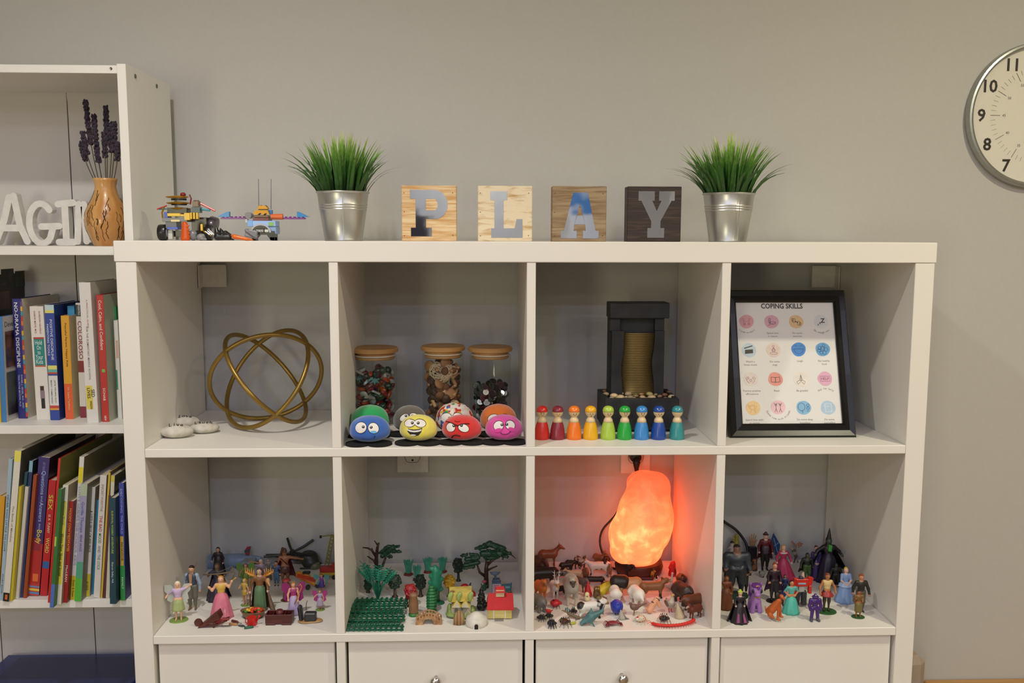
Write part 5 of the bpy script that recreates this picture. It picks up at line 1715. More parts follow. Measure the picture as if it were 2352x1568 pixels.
c_.elements[1].position, c_.elements[1].color = 1.0, (3.4, .98, 0.30, 1)
e = c_.elements.new(.35)
e.color = (2.3, .25, .075, 1)
e = c_.elements.new(.68)
e.color = (2.9, .42, .12, 1)
nt.links.new(tc.outputs['Object'], vm.inputs[0])
nt.links.new(vm.outputs['Value'], mp.inputs[0])
nt.links.new(tc.outputs['Object'], nz.inputs['Vector'])
nt.links.new(nz.outputs[0], ma.inputs[0])
nt.links.new(mp.outputs[0], ma.inputs[2])
nt.links.new(ma.outputs[0], mb_.inputs[0])
nt.links.new(mb_.outputs[0], cr_.inputs[0])
nt.links.new(cr_.outputs[0], bs.inputs['Emission Color'])
bs.inputs['Emission Strength'].default_value = .8
bp = nt.nodes.new('ShaderNodeBump')
bp.inputs['Strength'].default_value = .9
bp.inputs['Distance'].default_value = .004
nt.links.new(nz.outputs[0], bp.inputs['Height'])
nt.links.new(bp.outputs[0], bs.inputs['Normal'])
rock.data.materials[0] = sm

# ================================================================== SMALL TOYS: shared builders
CELL = {1: (370, 1220, 5.6), 2: (780, 1210, 5.345), 3: (1210, 1210, 5.113), 4: (1640, 1200, 5.6)}


def foot(c, u, v, back=0.0, z=S2):
    """floor point of a toy standing on the lower shelf, from where it touches the board"""
    ox_, oy_, s = CELL[c]
    g = G(ox_ + u / s, oy_ + v / s, z)
    g.y = min(g.y + back, D - 1.2)
    return Vector((V(ox_ + u / s, oy_ + v / s, g.y).x, g.y, z))


def rise(c, u, v, y, z=S2):
    ox_, oy_, s = CELL[c]
    return V(ox_ + u / s, oy_ + v / s, y).z - z


def pm_(hx, **k):
    k.setdefault('rough', .42)
    return mt(hx, **k)


SKIN = '#d8a07c'


def person(c, u, vb, vt, label, skin=SKIN, hair='#3a2418', hs='short', top='#555555', bottom='#444444', skirt=None, sleeves='long', LH=(-.16, -.02, .47), RH=(.16, -.02, .47), LE=None, RE=None, base=None, shoes='#2a221e', cape=None, wings=None, rz=0.0, th=1.12, legs='#d8a07c', group=None, back=.8, extra=None, lean=0.0, res=46, torso=1.0, topless=False, cat='figurine', face=True, skmat=None):
    g = foot(c, u, vb, back)
    H_ = rise(c, u, vt, g.y)
    t = thing('toy_figurine', label, cat, g, rz, group)
    if lean:
        t.rotation_euler = (0, lean, rz)
    bz = .012 if base else 0
    sk = pm_(skin)
    LE = LE or tuple((a + b) / 2 + d for a, b, d in zip((-.105, 0, .79), LH, (-.035, .03, -.01)))
    RE = RE or tuple((a + b) / 2 + d for a, b, d in zip((.105, 0, .79), RH, (.035, .03, -.01)))
    q = th
    body = [('e', (0, -.004, .922), (.056 * min(q, 1.25), .06, .074), 0), ('c', (0, 0, .80), (0, 0, .88), .028 * q, .026 * q, 0), ('e', (0, -.06, .917), (.011, .013, .018), 0),
            ('e', (0, 0, .73), (.09 * q, .055 * q, .10), 0), ('e', (0, 0, .62), (.068 * q, .05 * q, .08), 0), ('e', (0, 0, .55), (.08 * q, .058 * q, .06), 0), ('c', (-.088 * q, 0, .79), (.088 * q, 0, .79), .032 * q, .032 * q, 0)]
    for s, E_, Hd in ((-1, LE, LH), (1, RE, RH)):
        sh = (s * .1 * q, 0, .785)
        d = (Vector(Hd) - Vector(E_)).normalized()
        tip = Vector(Hd) + d * .035
        body += [('c', sh, E_, .031 * q, .025 * q, 0), ('c', E_, Hd, .025 * q, .018 * q, 0), ('c', Hd, tuple(tip), .02, .013, 0), ('c', Hd, tuple(Vector(Hd) + d * .012 + Vector((-s * .022, -.01, .006))), .011, .008, 0)]
        if not (skirt and skirt[2] < .06):
            body += [('c', (s * .046 * q, 0, .52), (s * .055 * q, -.008, .28), .052 * q, .036 * q, 1), ('c', (s * .055 * q, -.008, .28), (s * .052 * q, .008, .045), .034 * q, .022, 1), ('c', (s * .052 * q, .01, .024), (s * .062 * q, -.075, .02), .024, .019, 2)]
    blob('body', body, [sk, pm_(legs), pm_(shoes)], t, k=.012, res=res, scale=H_, loc=(0, 0, bz * H_))
    if face:
        mb = MB()
        for s in (-1, 1):
            mb.ell((s * .022, -.06, .93), (.009, .007, .009), 6, 5)
        mb.ell((0, -.06, .888), (.016, .007, .005), 6, 5, mi=1)
        mb.obj('face_paint', [pm_('#2a1c16'), pm_('#a04a40')], t, loc=(0, 0, bz * H_), scale=H_)['kind'] = 'stuff'
    w_ = .008
    if not topless:
        tp = [('e', (0, 0, .73), (.09 * q + w_, .055 * q + w_, .10), 0), ('e', (0, 0, .63), (.068 * q + w_, .05 * q + w_, .08), 0), ('c', (-.088 * q, 0, .785), (.088 * q, 0, .785), .032 * q + w_, .032 * q + w_, 0)]
        if not skirt:
            tp.append(('e', (0, 0, .56), (.08 * q + w_, .058 * q + w_, .05), 0))
        for s, E_, Hd in ((-1, LE, LH), (1, RE, RH)):
            sh = (s * .1 * q, 0, .785)
            if sleeves in ('long', 'short', 'bell'):
                tp.append(('c', sh, E_, .031 * q + w_, .025 * q + w_, 0))
            if sleeves in ('long', 'bell'):
                tp.append(('c', E_, tuple(Vector(E_).lerp(Vector(Hd), .86)), .025 * q + w_, (.019 * q + w_) if sleeves == 'long' else .035, 0))
        blob('garment', tp, pm_(top), t, k=.01, res=34, scale=H_, loc=(0, 0, bz * H_))
    if not skirt and bottom:
        bt_ = []
        for s in (-1, 1):
            bt_ += [('c', (s * .046 * q, 0, .53), (s * .055 * q, -.008, .28), .055 * q + .006, .037 * q + .008, 0), ('c', (s * .055 * q, -.008, .28), (s * .052 * q, .008, .1), .036 * q + .008, .028 + .006, 0)]
        bt_.append(('e', (0, 0, .54), (.082 * q + .007, .06 * q + .007, .055), 0))
        blob('trousers', bt_, pm_(bottom), t, k=.012, res=34, scale=H_, loc=(0, 0, bz * H_))
    if skirt:
        rb, zt_, zb = skirt[:3]
        ofx = skirt[3] if len(skirt) > 3 else 0
        pr = [(.058 * q, zt_ + .03), (.066 * q, zt_), (.09 * q + rb * .12, zt_ - .06)]
        for j in range(1, 8):
            f = j / 7
            pr.append((.09 * q + rb * .12 + (rb - .09 * q - rb * .12) * f ** .8, zt_ - .06 - (zt_ - .06 - zb) * f))
        fl = lambda a, z: .055 * (1 - z / zt_) * math.cos(9 * a + 1.3) if rb > .1 else .03 * math.cos(7 * a)
        mb = MB().lathe([(r, z) for r, z in pr][::-1], n=54, sy=.88, flute=fl)
        if ofx:
            mb.v = [(x + ofx * max(0, 1 - z / zt_) ** 1.5, y, z) for x, y, z in mb.v]
        mb.obj('skirt', skmat or pm_(bottom), t, smooth=True, loc=(0, 0, bz * H_), scale=H_)
    hp = None
    if hs == 'short':
        hp = [('e', (0, .012, .95), (.056 * min(q, 1.2), .058, .056), 0), ('e', (0, -.03, .985), (.038, .03, .016), 0)]
    elif hs == 'long':
        hp = [('e', (0, .012, .95), (.059, .06, .058), 0), ('c', (-.035, .035, .93), (-.045, .05, .76), .034, .03, 0), ('c', (.035, .035, .93), (.045, .05, .76), .034, .03, 0), ('c', (0, .045, .92), (0, .06, .70), .045, .035, 0)]
    elif hs == 'bun':
        hp = [('e', (0, .012, .95), (.057, .058, .056), 0), ('e', (0, .05, .975), (.03, .03, .03), 0)]
    elif hs == 'bob':
        hp = [('e', (0, .012, .948), (.062, .06, .062), 0), ('c', (-.045, .01, .93), (-.05, .01, .85), .024, .018, 0), ('c', (.045, .01, .93), (.05, .01, .85), .024, .018, 0), ('c', (0, .04, .92), (0, .05, .83), .04, .03, 0)]
    elif hs == 'hood':
        hp = [('e', (0, .016, .94), (.068, .062, .08), 0), ('c', (0, .03, .9), (0, .03, .78), .055, .085, 0)]
    elif hs == 'hat':
        hp = [('c', (0, .01, .975), (0, .01, 1.0), .058, .04, 0), ('e', (0, .005, .965), (.08, .08, .012), 0)]
    elif hs == 'spike':
        hp = [('e', (0, .012, .95), (.058, .058, .056), 0)] + [('c', (x, .02, .97), (x * 1.8, .03, 1.04), .02, .004, 0) for x in (-.035, -.012, .012, .035)]
    if hp:
        blob('hood' if hs == 'hood' else ('hat' if hs == 'hat' else 'hair'), hp, pm_(hair), t, k=.01, res=24, scale=H_, loc=(0, 0, bz * H_))
    if cape:
        hx, rb = cape[:2]
        pts = []
        vs, fs = [], []
        n, m = 14, 7
        for j in range(m + 1):
            f = j / m
            for i in range(n + 1):
                a = PI * (i / n) + 0
                r = .1 * q + (rb - .1 * q) * f
                wv_ = 1 + .07 * f * math.cos(a * 7)
                vs.append((r * math.cos(a) * wv_, .02 + r * .62 * math.sin(a) * wv_, .82 - (.82 - (cape[2] if len(cape) > 2 else .05)) * f))
        for j in range(m):
            for i in range(n):
                a = j * (n + 1) + i
                fs.append((a, a + 1, a + n + 2, a + n + 1))
        mb = MB().add(vs, fs)
        k_ = len(mb.v)
        mb.v += [(x * .96, y - .006, z) for x, y, z in mb.v]
        mb.f += [tuple(i + k_ for i in f)[::-1] for f in fs]
        mb.m += [0] * len(fs)
        mb.obj('cape', pm_(hx), t, smooth=True, loc=(0, 0, bz * H_), scale=H_)
    if wings:
        hx, wd, ht = wings[:3]
        for s in (-1, 1):
            ps = [(0, .70), (s * wd * .5, .70 + ht * .55), (s * wd, .70 + ht * .6), (s * wd * 1.02, .70 + ht * .2), (s * wd * .75, .70 - ht * .05), (s * wd * .85, .70 - ht * .4), (s * wd * .5, .70 - ht * .6), (0, .70 - ht * .15)]
            MB().prism(ps if s < 0 else ps[::-1], .05, .062, M=Matrix.Rotation(s * -.25, 4, 'Z')).obj('wing', pm_(hx, rough=.25, trans=.3), t, loc=(0, 0, bz * H_), scale=H_)
    if base:
        hx, r = base[:2]
        sxb = base[2] if len(base) > 2 else 1.0
        MB().lathe([(r * .98, 0), (r, .2 * .02), (r * .97, .022)], n=36, sy=.85, sx=sxb).obj('base', pm_(hx), t, smooth=True, auto=.6, scale=H_)
    if extra:
        extra(t, H_, bz * H_)
    return t, H_


def stick(t, H_, a, b_, r, hx, name='staff', n=8):
    return MB().tube([a, tuple((Vector(a) + Vector(b_)) / 2), b_], r, n).obj(name, pm_(hx), t, scale=H_, smooth=True)


# ================================================================== FIRST LOWER CUBE: fantasy figures
GF = 'fantasy figurines in the first lower cube'
cr2 = [(.052, 0), (.055, .01), (.055, .035), (.05, .035)]


def crown(t, H_, dz, hx='#c9a040'):
    mb = MB()
    for i in range(9):
        a = 2 * PI * i / 9
        mb.tube([(.05 * math.cos(a), .05 * math.sin(a), .97), (.056 * math.cos(a), .056 * math.sin(a), 1.03)], [.012, .002], 5)
    mb.obj('crown', pm_(hx, metal=.4), t, scale=H_, loc=(0, 0, dz))


person(1, 230, 1165, 650, 'small fairy girl with white hair, lilac top and green petal skirt, at far left', '#e0b090', '#e2dcc4', 'bob', '#bfa9c9', '#9dab72', skirt=(.16, .56, .27), sleeves='short', RH=(.32, -.03, .90), RE=(.2, 0, .82), LH=(-.28, -.02, .62), base=('#7d9a4a', .23), legs='#d9a888', shoes='#d9a888', wings=('#cfd6cc', .3, .4), group=GF, rz=.2)
person(1, 412, 1022, 440, 'dark haired man in a slate blue vest and brown boots beside the fairy girl', '#cf9a78', '#2c1d16', 'short', '#93a2b6', '#6f6c62', LH=(-.17, .02, .56), RH=(.17, -.02, .44), RE=(.17, 0, .6), shoes='#7a6148', legs='#7a6148', group=GF, extra=lambda t, H_, dz: (stick(t, H_, (-.1, .08, .72), (.1, .08, 1.04), .008, '#6b3a2a', 'bow'), blob('vest', [('e', (0, 0, .73), (.118, .078, .115)), ('e', (0, 0, .6), (.1, .075, .1)), ('c', (-.09, 0, .78), (.09, 0, .78), .05, .05)], pm_('#3d4859'), t, k=.01, res=26, scale=H_), MB().prism([(-.02, .58), (.02, .58), (.035, .84), (-.035, .84)], -.1, -.075).obj('shirt_front', pm_('#b98a6a'), t, scale=H_)))
person(1, 785, 1120, 572, 'blond princess in a pink gown raising a small golden horn', '#dca88a', '#c08a34', 'long', '#cda74c', '#cf7288', skirt=(.27, .6, .0), sleeves='none', RH=(.25, -.03, .86), RE=(.18, 0, .72), LH=(-.26, -.02, .74), LE=(-.2, 0, .66), group=GF, rz=.15, extra=lambda t, H_, dz: (stick(t, H_, (.24, -.03, .86), (.36, -.05, .96), .013, '#b8902c', 'horn'), MB().prism([(-.10, 0.01), (.13, .01), (.05, .55), (-.04, .55)], -.27, -.25, M=Matrix.Rotation(-.38, 4, 'X') @ Matrix.Translation((0, .02, -.02))).obj('front_panel', pm_('#dc9aa6', kind='fleck', hx2='#c8707f', scale=90), t, scale=H_)))
person(1, 745, 640, 208, 'tall hooded figure in a very dark brown cloak in front of the blue airplane', '#c09070', '#2a2022', 'hood', '#2a2022', '#2a2022', skirt=(.2, .72, .0), LH=(-.2, -.08, .55), group=GF, back=3, cape=('#2a2022', .24))
t, H_ = person(1, 735, 895, 415, 'brown faced archer in a dark navy cloak with a crossbow', '#7a5f46', '#55432f', 'hood', '#3a3a4a', '#2d2838', skirt=(.3, .62, .0), LH=(-.2, -.15, .72), RH=(.25, -.2, .75), group=GF, cape=('#332c40', .34))
mb = MB().tube([(-.3, -.22, .78), (.1, -.22, .80), (.5, -.22, .86)], .02, 6).tube([(.46, -.22, 1.0), (.52, -.23, .8), (.44, -.22, .62)], .016, 6).tube([(.46, -.22, 1.0), (0, -.21, .8), (.44, -.22, .62)], .008, 5).tube([(.05, -.22, .78), (.3, -.22, .55)], .016, 6)
mb.obj('crossbow', pm_('#8a7358'), t, scale=H_, smooth=True)
person(1, 1082, 970, 612, 'small yellow haired fairy in a short yellow dress beside the antlered wizard', '#d8a67c', '#c9a03c', 'long', '#c0a040', '#c0a040', skirt=(.11, .58, .4), sleeves='none', LH=(-.22, -.05, .62), base=('#6f9440', .17), legs='#c99a78', shoes='#c99a78', wings=('#5c7a4c', .18, .4), group=GF, rz=-.5)
person(1, 1095, 735, 415, 'green winged fairy with an olive dress behind the small yellow fairy', '#b98a62', '#7a5a34', 'bob', '#6a7c34', '#6a7c34', skirt=(.14, .6, .38), sleeves='none', LH=(-.24, -.05, .5), legs='#a87c58', wings=('#6f9a4a', .36, .6), group=GF)


def antlers(t, H_, dz):
    gm = pm_('#b8702a', kind='patch', hx2='#d9a24a', scale=60, soft=.2)
    for s in (-1, 1):
        mb = MB()
        for i in range(5):
            x = s * (.1 + i * .045)
            mb.tube([(x, .0, .80 + .02 * i), (x + s * .03, -.01, .88 + .03 * (i % 3)), (x + s * .02, -.02, .98 + .035 * (i % 2))], [.022, .016, .004], 6)
        mb.tube([(s * .08, 0, .8), (s * .22, 0, .86), (s * .32, 0, .92)], [.035, .03, .012], 8)
        mb.obj('antler', gm, t, scale=H_, smooth=True)
    stick(t, H_, (-.2, -.1, .0), (-.2, -.08, .8), .016, '#6a4426', 'staff')
    blob('club', [('c', (.2, -.1, .5), (.32, -.16, .06), .02, .06)], pm_('#6a5440'), t, k=.01, res=20, scale=H_)
    blob('face_ornament', [('e', (.2, -.06, .72), (.05, .04, .07)), ('c', (.2, -.07, .72), (.25, -.13, .64), .035, .02)], pm_('#b88a5c'), t, k=.01, res=18, scale=H_)


person(1, 1280, 1040, 470, 'tall wizard in brown robes with orange antlers on his shoulders', '#c9a58c', '#4a3a34', 'bob', '#7c5430', '#5f7d58', skirt=(.14, .6, .06), LH=(-.2, -.1, .48), RH=(.2, -.1, .5), shoes='#4a2c20', group=GF, extra=antlers, cape=('#5a3c24', .24, .02), rz=0)
person(1, 1290, 720, 362, 'white haired elder in a mauve robe blowing a curved horn behind the wizard', '#d0a088', '#cfc8b4', 'bob', '#8d7f94', '#7c6f80', skirt=(.15, .6, .0), LH=(-.3, -.05, .85), LE=(-.22, 0, .78), group=GF, extra=lambda t, H_, dz: stick(t, H_, (-.02, -.08, .9), (-.42, -.06, .97), .022, '#a8784c', 'horn'))
person(1, 1600, 705, 235, 'muscular brown warrior with a crested helmet and spread arms', '#8f5c3c', '#55301f', 'short', '#8f5c3c', '#4b2a1e', topless=True, skirt=(.15, .56, .38), RH=(.5, -.08, .76), RE=(.3, 0, .76), LH=(-.25, -.1, .55), LE=(-.2, 0, .64), th=1.3, legs='#7a4d34', shoes='#4a2c1e', group=GF, cape=('#5c1a22', .3, .2), extra=lambda t, H_, dz: (blob('helmet', [('e', (0, .0, .955), (.068, .072, .062)), ('c', (-.06, .03, 1.02), (.04, -.03, 1.03), .03, .02), ('c', (-.06, .03, 1.02), (-.12, .06, .84), .035, .03)], pm_('#54301f'), t, k=.01, res=26, scale=H_), stick(t, H_, (-.1, -.075, .78), (.09, -.075, .6), .012, '#2c1810', 'strap')))
person(1, 1620, 905, 622, 'small mushroom-capped elf with an orange face beside the crowned fairy queen', '#b86a34', '#a23030', 'hat', '#7a4530', '#6a4630', skirt=(.2, .62, .02), group=GF, th=1.2, base=('#6d5030', .3), extra=lambda t, H_, dz: MB().lathe([(.19, .955), (.2, .975), (.16, 1.03), (.08, 1.06), (.01, 1.065)], n=30).obj('mushroom_cap', pm_('#a23434', kind='patch', hx2='#d8b0a8', scale=160, amt=.66), t, scale=H_, smooth=True))
person(1, 1712, 1085, 655, 'crowned fairy queen with magenta wings, lavender gown and gold sceptre', '#d9a488', '#b8602c', 'long', '#a23a70', '#b9a8d0', skirt=(.2, .58, .0), sleeves='none', LH=(-.16, -.12, .5), RH=(.12, -.14, .46), group=GF, wings=('#a8387e', .34, .52), rz=.2, extra=lambda t, H_, dz: (crown(t, H_, dz), MB().tube([(.02, -.17, .38), (.2, -.17, .8), (.25, -.16, .9), (.2, -.16, .99), (.15, -.16, .93)], .014, 7).obj('sceptre', pm_('#c99a3a', metal=.4), t, scale=H_, smooth=True)))
person(1, 2068, 800, 548, 'red haired fairy with teal wings and a purple dress, second figure at the right divider', '#d29a7c', '#93402a', 'long', '#7a3a94', '#4f3a8a', skirt=(.18, .6, .3), sleeves='none', LH=(-.3, -.05, .5), legs='#c98f74', wings=('#66a8a4', .4, .5), group=GF)
person(1, 2048, 1028, 758, 'small fairy with pink wings and a silver lilac dress, right of the crowned queen', '#d29a7c', '#a0522e', 'bun', '#9a9cb8', '#b3a2b8', skirt=(.17, .62, .22), sleeves='none', LH=(-.26, -.03, .66), legs='#c98f74', shoes='#c98f74', base=('#7fa049', .24), wings=('#c04a8c', .36, .5), group=GF)
person(1, 1488, 715, 382, 'boy in a blue outfit with dark hair behind the wizard', '#b98a70', '#1f1a1c', 'short', '#3f577c', '#4a6a8c', group=GF, LH=(-.18, -.03, .5))
person(1, 1385, 640, 345, 'small pale robed figurine standing behind the elder', '#c9a08c', '#77684f', 'short', '#8d8b84', '#7b7466', skirt=(.15, .6, .0), group=GF)


def at1(u, v):
    return foot(1, u, v)


def simple(c, u, vb, label, cat, name, y=0.0, rz=0.0, group=None):
    g = foot(c, u, vb, y)
    return thing(name, label, cat, g, rz, group), g


# airplane
t, g = simple(1, 850, 500, 'pale blue toy airplane with a red and black tail along the back wall', 'toy vehicle', 'toy_airplane', 6)
blu = pm_('#7e93ac')
g0 = t.location.y / CM
X_ = lambda u: V(370 + u / 5.6, 1280, g0).x - t.location.x / CM
Zz = lambda v: V(520, 1220 + v / 5.6, g0).z - S2
blob('fuselage', [('c', (X_(590), 0, Zz(400)), (X_(1000), 0, Zz(375)), 1.75, 1.5), ('c', (X_(1000), 0, Zz(375)), (X_(1260), 0, Zz(350)), 1.45, .5), ('c', (X_(590), 0, Zz(400)), (X_(560), 0, Zz(415)), 1.6, 1.0)], blu, t, k=.1, res=60)
MB().prism([(X_(1100), Zz(320)), (X_(1075), Zz(250)), (X_(1110), Zz(200)), (X_(1160), Zz(196)), (X_(1130), Zz(330))][::-1], -.2, .2).obj('tail_fin', pm_('#3c4a50', kind='patch', hx2='#a02430', scale=60), t)
MB().box(X_(1085), X_(1235), -3.5, .5, Zz(362), Zz(328), .1).obj('tailplane', pm_('#8f9a9c'), t)
MB().box(X_(770), X_(930), -6.5, 4, Zz(430), Zz(412), .15, M=None).obj('wing', blu, t)
for u in (700, 1000):
    MB().lathe([(.5, 0), (.5, .5)], (X_(u), -1, 0), 14).obj('wheel', pm_('#222222'), t)
    MB().tube([(X_(u), -1, .4), (X_(u), 0, Zz(400))], .2, 6).obj('landing_strut', pm_('#8a8f94'), t)
MB().box(X_(570), X_(600), -1.3, 1.3, Zz(365), Zz(345), .1).obj('cockpit_window', pm_('#222a34', rough=.15), t)
# helicopter
t, g = simple(1, 1850, 560, 'dark green toy helicopter with four long black rotor blades in the back right', 'toy vehicle', 'toy_helicopter', 5)
g0 = t.location.y / CM
X_ = lambda u: V(370 + u / 5.6, 1280, g0).x - t.location.x / CM
dk = pm_('#22261f')
blob('fuselage', [('e', (X_(1900), 0, Zz(350)), (2.1, 1.8, 1.7)), ('c', (X_(1850), 0, Zz(350)), (X_(1350), .5, Zz(315)), 1.0, .25), ('e', (X_(1930), -.6, Zz(400)), (1.9, 1.5, 1.4))], pm_('#2b2f27'), t, k=.1, res=50)
blob('nose', [('e', (X_(1990), -1.2, Zz(430)), (1.3, 1.0, 1.0))], pm_('#6b6748'), t, res=20)
hub = Vector((X_(1690), 0, Zz(275)))
MB().lathe([(.55, -.4), (.6, .3), (.2, .7)], tuple(hub), 16).obj('rotor_hub', dk, t)
for (u, v, y) in ((1605, 130, 2), (1935, 165, 2.5), (1990, 240, -3), (1340, 300, -1.5)):
    e = Vector((X_(u), y, Zz(v)))
    MB().tube([hub, hub.lerp(e, .5) + Vector((0, 0, -.25)), e], [.22, .3, .28], 6).obj('rotor_blade', dk, t)
MB().tube([hub, (X_(1790), 0, Zz(330))], .35, 8).obj('mast', dk, t)
for y in (-1.6, 1.6):
    MB().tube([(X_(1800), y, .2), (X_(2040), y, .2)], .2, 6).obj('skid', dk, t)
    MB().tube([(X_(1900), y * .6, Zz(430)), (X_(1900), y, .2)], .15, 6).obj('skid_leg', dk, t)
# yellow and red plane, crane, truck
t, g = simple(1, 1890, 770, 'yellow and orange toy plane with a dark propeller behind the fairy queen', 'toy vehicle', 'toy_plane', 2)
blob('fuselage', [('c', (-1.8, .5, 2.6), (1.9, -.6, 1.1), .8, .6), ('e', (-.5, 0, 2.4), (1, .8, .9))], pm_('#d08a1e'), t, k=.1, res=36)
for s, a in ((1, .5), (-1, -.2)):
    MB().box(-3.0, 2.6, -.9, .3, 1.6, 1.85, .1).obj('wing', pm_('#b8401e' if s > 0 else '#c98a22'), t, rot=(a, .35, .2), loc=(.2, 0, .2 if s < 0 else .9))
MB().lathe([(.55, 0), (.55, .5)], n=18, M=Matrix.Translation((2.2, -.7, .9)) @ MY).obj('wheel', pm_('#2a2a26'), t)
MB().lathe([(.5, 0), (.5, .5)], n=18, M=Matrix.Translation((.2, -.9, .55)) @ MY).obj('wheel', pm_('#2a2a26'), t)
MB().box(-1.0, .6, -.6, .4, 3.0, 3.6, .2).obj('cockpit', pm_('#1d1a16'), t)
t, g = simple(1, 2165, 560, 'yellow green toy crane mast against the right divider', 'toy vehicle', 'toy_crane', 5)
mb = MB()
for i in range(8):
    z0, x0 = .5 + i * .85, -.6 + i * .18
    mb.tube([(x0 - .4, -.3, z0), (x0 + .5, -.3, z0 + .85)], .09, 5).tube([(x0 + .4, .3, z0), (x0 - .2, .3, z0 + .85)], .09, 5)
mb.tube([(-1.0, -.3, 0), (.6, -.3, 7.4)], .13, 6).tube([(-.2, .3, 0), (1.2, .3, 7.2)], .13, 6)
mb.obj('mast', pm_('#8f8a34'), t)
MB().tube([(1.0, 0, 7.3), (-1.6, 0, 7.0)], .14, 6).obj('jib', pm_('#6f7a34'), t)
MB().box(-2.0, -1.5, -.2, .2, 6.6, 7.2, .05).obj('hook_block', pm_('#222420'), t)
t, g = simple(1, 2165, 640, 'small red and yellow toy truck at the right divider', 'toy vehicle', 'toy_truck', 2)
MB().box(-1.9, 1.9, -.9, .9, 1.4, 2.5, .15).obj('body', pm_('#a02a22'), t)
MB().box(-2.0, 2.0, -1, 1, .8, 1.45, .1).obj('chassis', pm_('#c9a42c'), t)
MB().box(.5, 1.7, -.8, .8, 2.4, 3.2, .15).obj('cab', pm_('#a02a22'), t)
for x in (-1.2, 1.2):
    for y in (-1.0, .9):
        MB().lathe([(.5, 0), (.5, .3)], n=16, M=Matrix.Translation((x, y + .15, .5)) @ MY).obj('wheel', pm_('#222222'), t)

# wheelbarrow
brn = pm_('#5e2418', kind='wood', hx2='#451810', scale=20)
t, g = simple(1, 640, 1235, 'reddish brown toy wheelbarrow tipped over at the front left', 'toy cart', 'toy_wheelbarrow', .6)
MB().add([(-2.2, -1, .0), (-2.2, 1, .0), (1.6, -1.1, 3.1), (1.6, 1.1, 3.1), (-.6, -1, .6), (-.6, 1, .6), (2.1, -1.1, 1.8), (2.1, 1.1, 1.8)], [(0, 1, 3, 2), (0, 2, 6, 4), (1, 5, 7, 3), (4, 6, 7, 5), (2, 3, 7, 6), (0, 4, 5, 1)]).obj('tray', brn, t)
for y in (-.8, .8):
    MB().tube([(-2.0, y, .3), (1.0, y, .5), (3.3, y, 1.4)], .16, 6).obj('handle', brn, t)
    MB().tube([(.9, y, 1.4), (.8, y, .05)], .17, 6).obj('leg', brn, t)
MB().lathe([(.75, -.15), (.75, .15)], n=24, M=Matrix.Translation((-2.3, 0, .75)) @ MY).obj('wheel', brn, t)
MB().tube([(1.2, -.5, .9), (2.4, -.6, 1.5), (3.6, -.6, 1.6)], .25, 6).obj('loose_plank', pm_('#8a2c2c'), t)
# small garden tools
for (u, v, rz, hx, nm, lb) in ((930, 1215, -.15, '#a8784e', 'toy_trowel', 'tan toy garden tool handle in front of the vegetable basket'), (950, 1180, -.5, '#5c2a22', 'toy_trowel', 'dark red toy tool handle lying behind the tan one'), (1130, 1255, .35, '#1f5a40', 'toy_trowel', 'green toy tool handle lying at the front'), (1040, 1228, -.4, '#5b5f5e', 'toy_trowel', 'grey toy trowel blade in front of the red watering can')):
    t, g = simple(1, u, v, lb, 'toy tool', nm, .2, rz)
    if hx == '#5b5f5e':
        MB().prism([(-.7, -.25), (.2, -.35), (.8, 0), (.2, .35), (-.7, .25)], 0, .18, M=Matrix(((1, 0, 0, 0), (0, 0, 1, 0), (0, -1, 0, .2), (0, 0, 0, 1)))).obj('blade', pm_(hx, metal=.5), t)
    else:
        MB().lathe([(.12, -.85), (.24, -.7), (.26, .6), (.15, .85)], n=12, M=Matrix.Translation((0, 0, .26)) @ Matrix.Rotation(PI / 2, 4, 'Y')).obj('handle', pm_(hx), t, smooth=True)
        MB().tube([(.8, 0, .26), (1.7, 0, .2)], .07, 6).obj('shaft', pm_('#9a9a96', metal=.6), t)
tag(MB().tube([Vector((.5 * math.cos(a) + .05 * a, .35 * math.sin(a), .06 + .02 * math.sin(3 * a))) for a in [i * .5 for i in range(40)]], .05, 5).obj('wire_coil', pm_('#8f8a80', metal=.7), loc=tuple(foot(1, 800, 1222)), smooth=True), 'tiny coil of grey wire between the wheelbarrow and the tools', 'wire')
# vegetable basket and watering can
t, g = simple(1, 1190, 1150, 'brown toy basket heaped with red, orange and green vegetables', 'basket', 'toy_basket', 1.6)
MB().lathe([(1.7, 0), (2.3, 1.3), (2.45, 1.5), (2.3, 1.5), (2.0, 1.2)], n=36, sy=.7, cap=False).obj('basket_body', pm_('#8a6a48', kind='stripe', hx2='#6a4c32', scale=200, dir='Z'), t, smooth=True)
MB().lathe([(.01, .2), (1.9, .2)], n=24, sy=.7).obj('basket_floor', pm_('#6a4c32'), t)
rnd = random.Random(12)
for i in range(26):
    a, r = rnd.uniform(0, 2 * PI), rnd.uniform(0, 1.7)
    hx = ('#c22a1e', '#d8601c', '#d8a82a', '#2f7a34', '#c8301e')[i % 5]
    o = MB().ell((0, 0, 0), (.42, .34, .3), 8, 6).obj('toy_vegetable', pm_(hx), loc=(g.x + r * math.cos(a), g.y + r * .65 * math.sin(a), S2 + 1.1 + .55 * (1 - r / 1.7) + rnd.uniform(0, .3)), smooth=True, rot=(rnd.random(), rnd.random(), rnd.random()))
    tag(o, ('red', 'orange', 'yellow', 'green', 'red')[i % 5] + ' toy vegetable heaped in the brown basket', 'toy vegetable', 'toy vegetables in the basket')
t, g = simple(1, 1170, 1215, 'bright red toy watering can in front of the vegetable basket', 'watering can', 'toy_watering_can', .4)
rd = pm_('#c81e16')
MB().lathe([(.85, 0), (.9, .1), (.8, 1.5), (.85, 1.6), (.7, 1.6)], n=28).obj('can_body', rd, t, smooth=True, auto=.6)
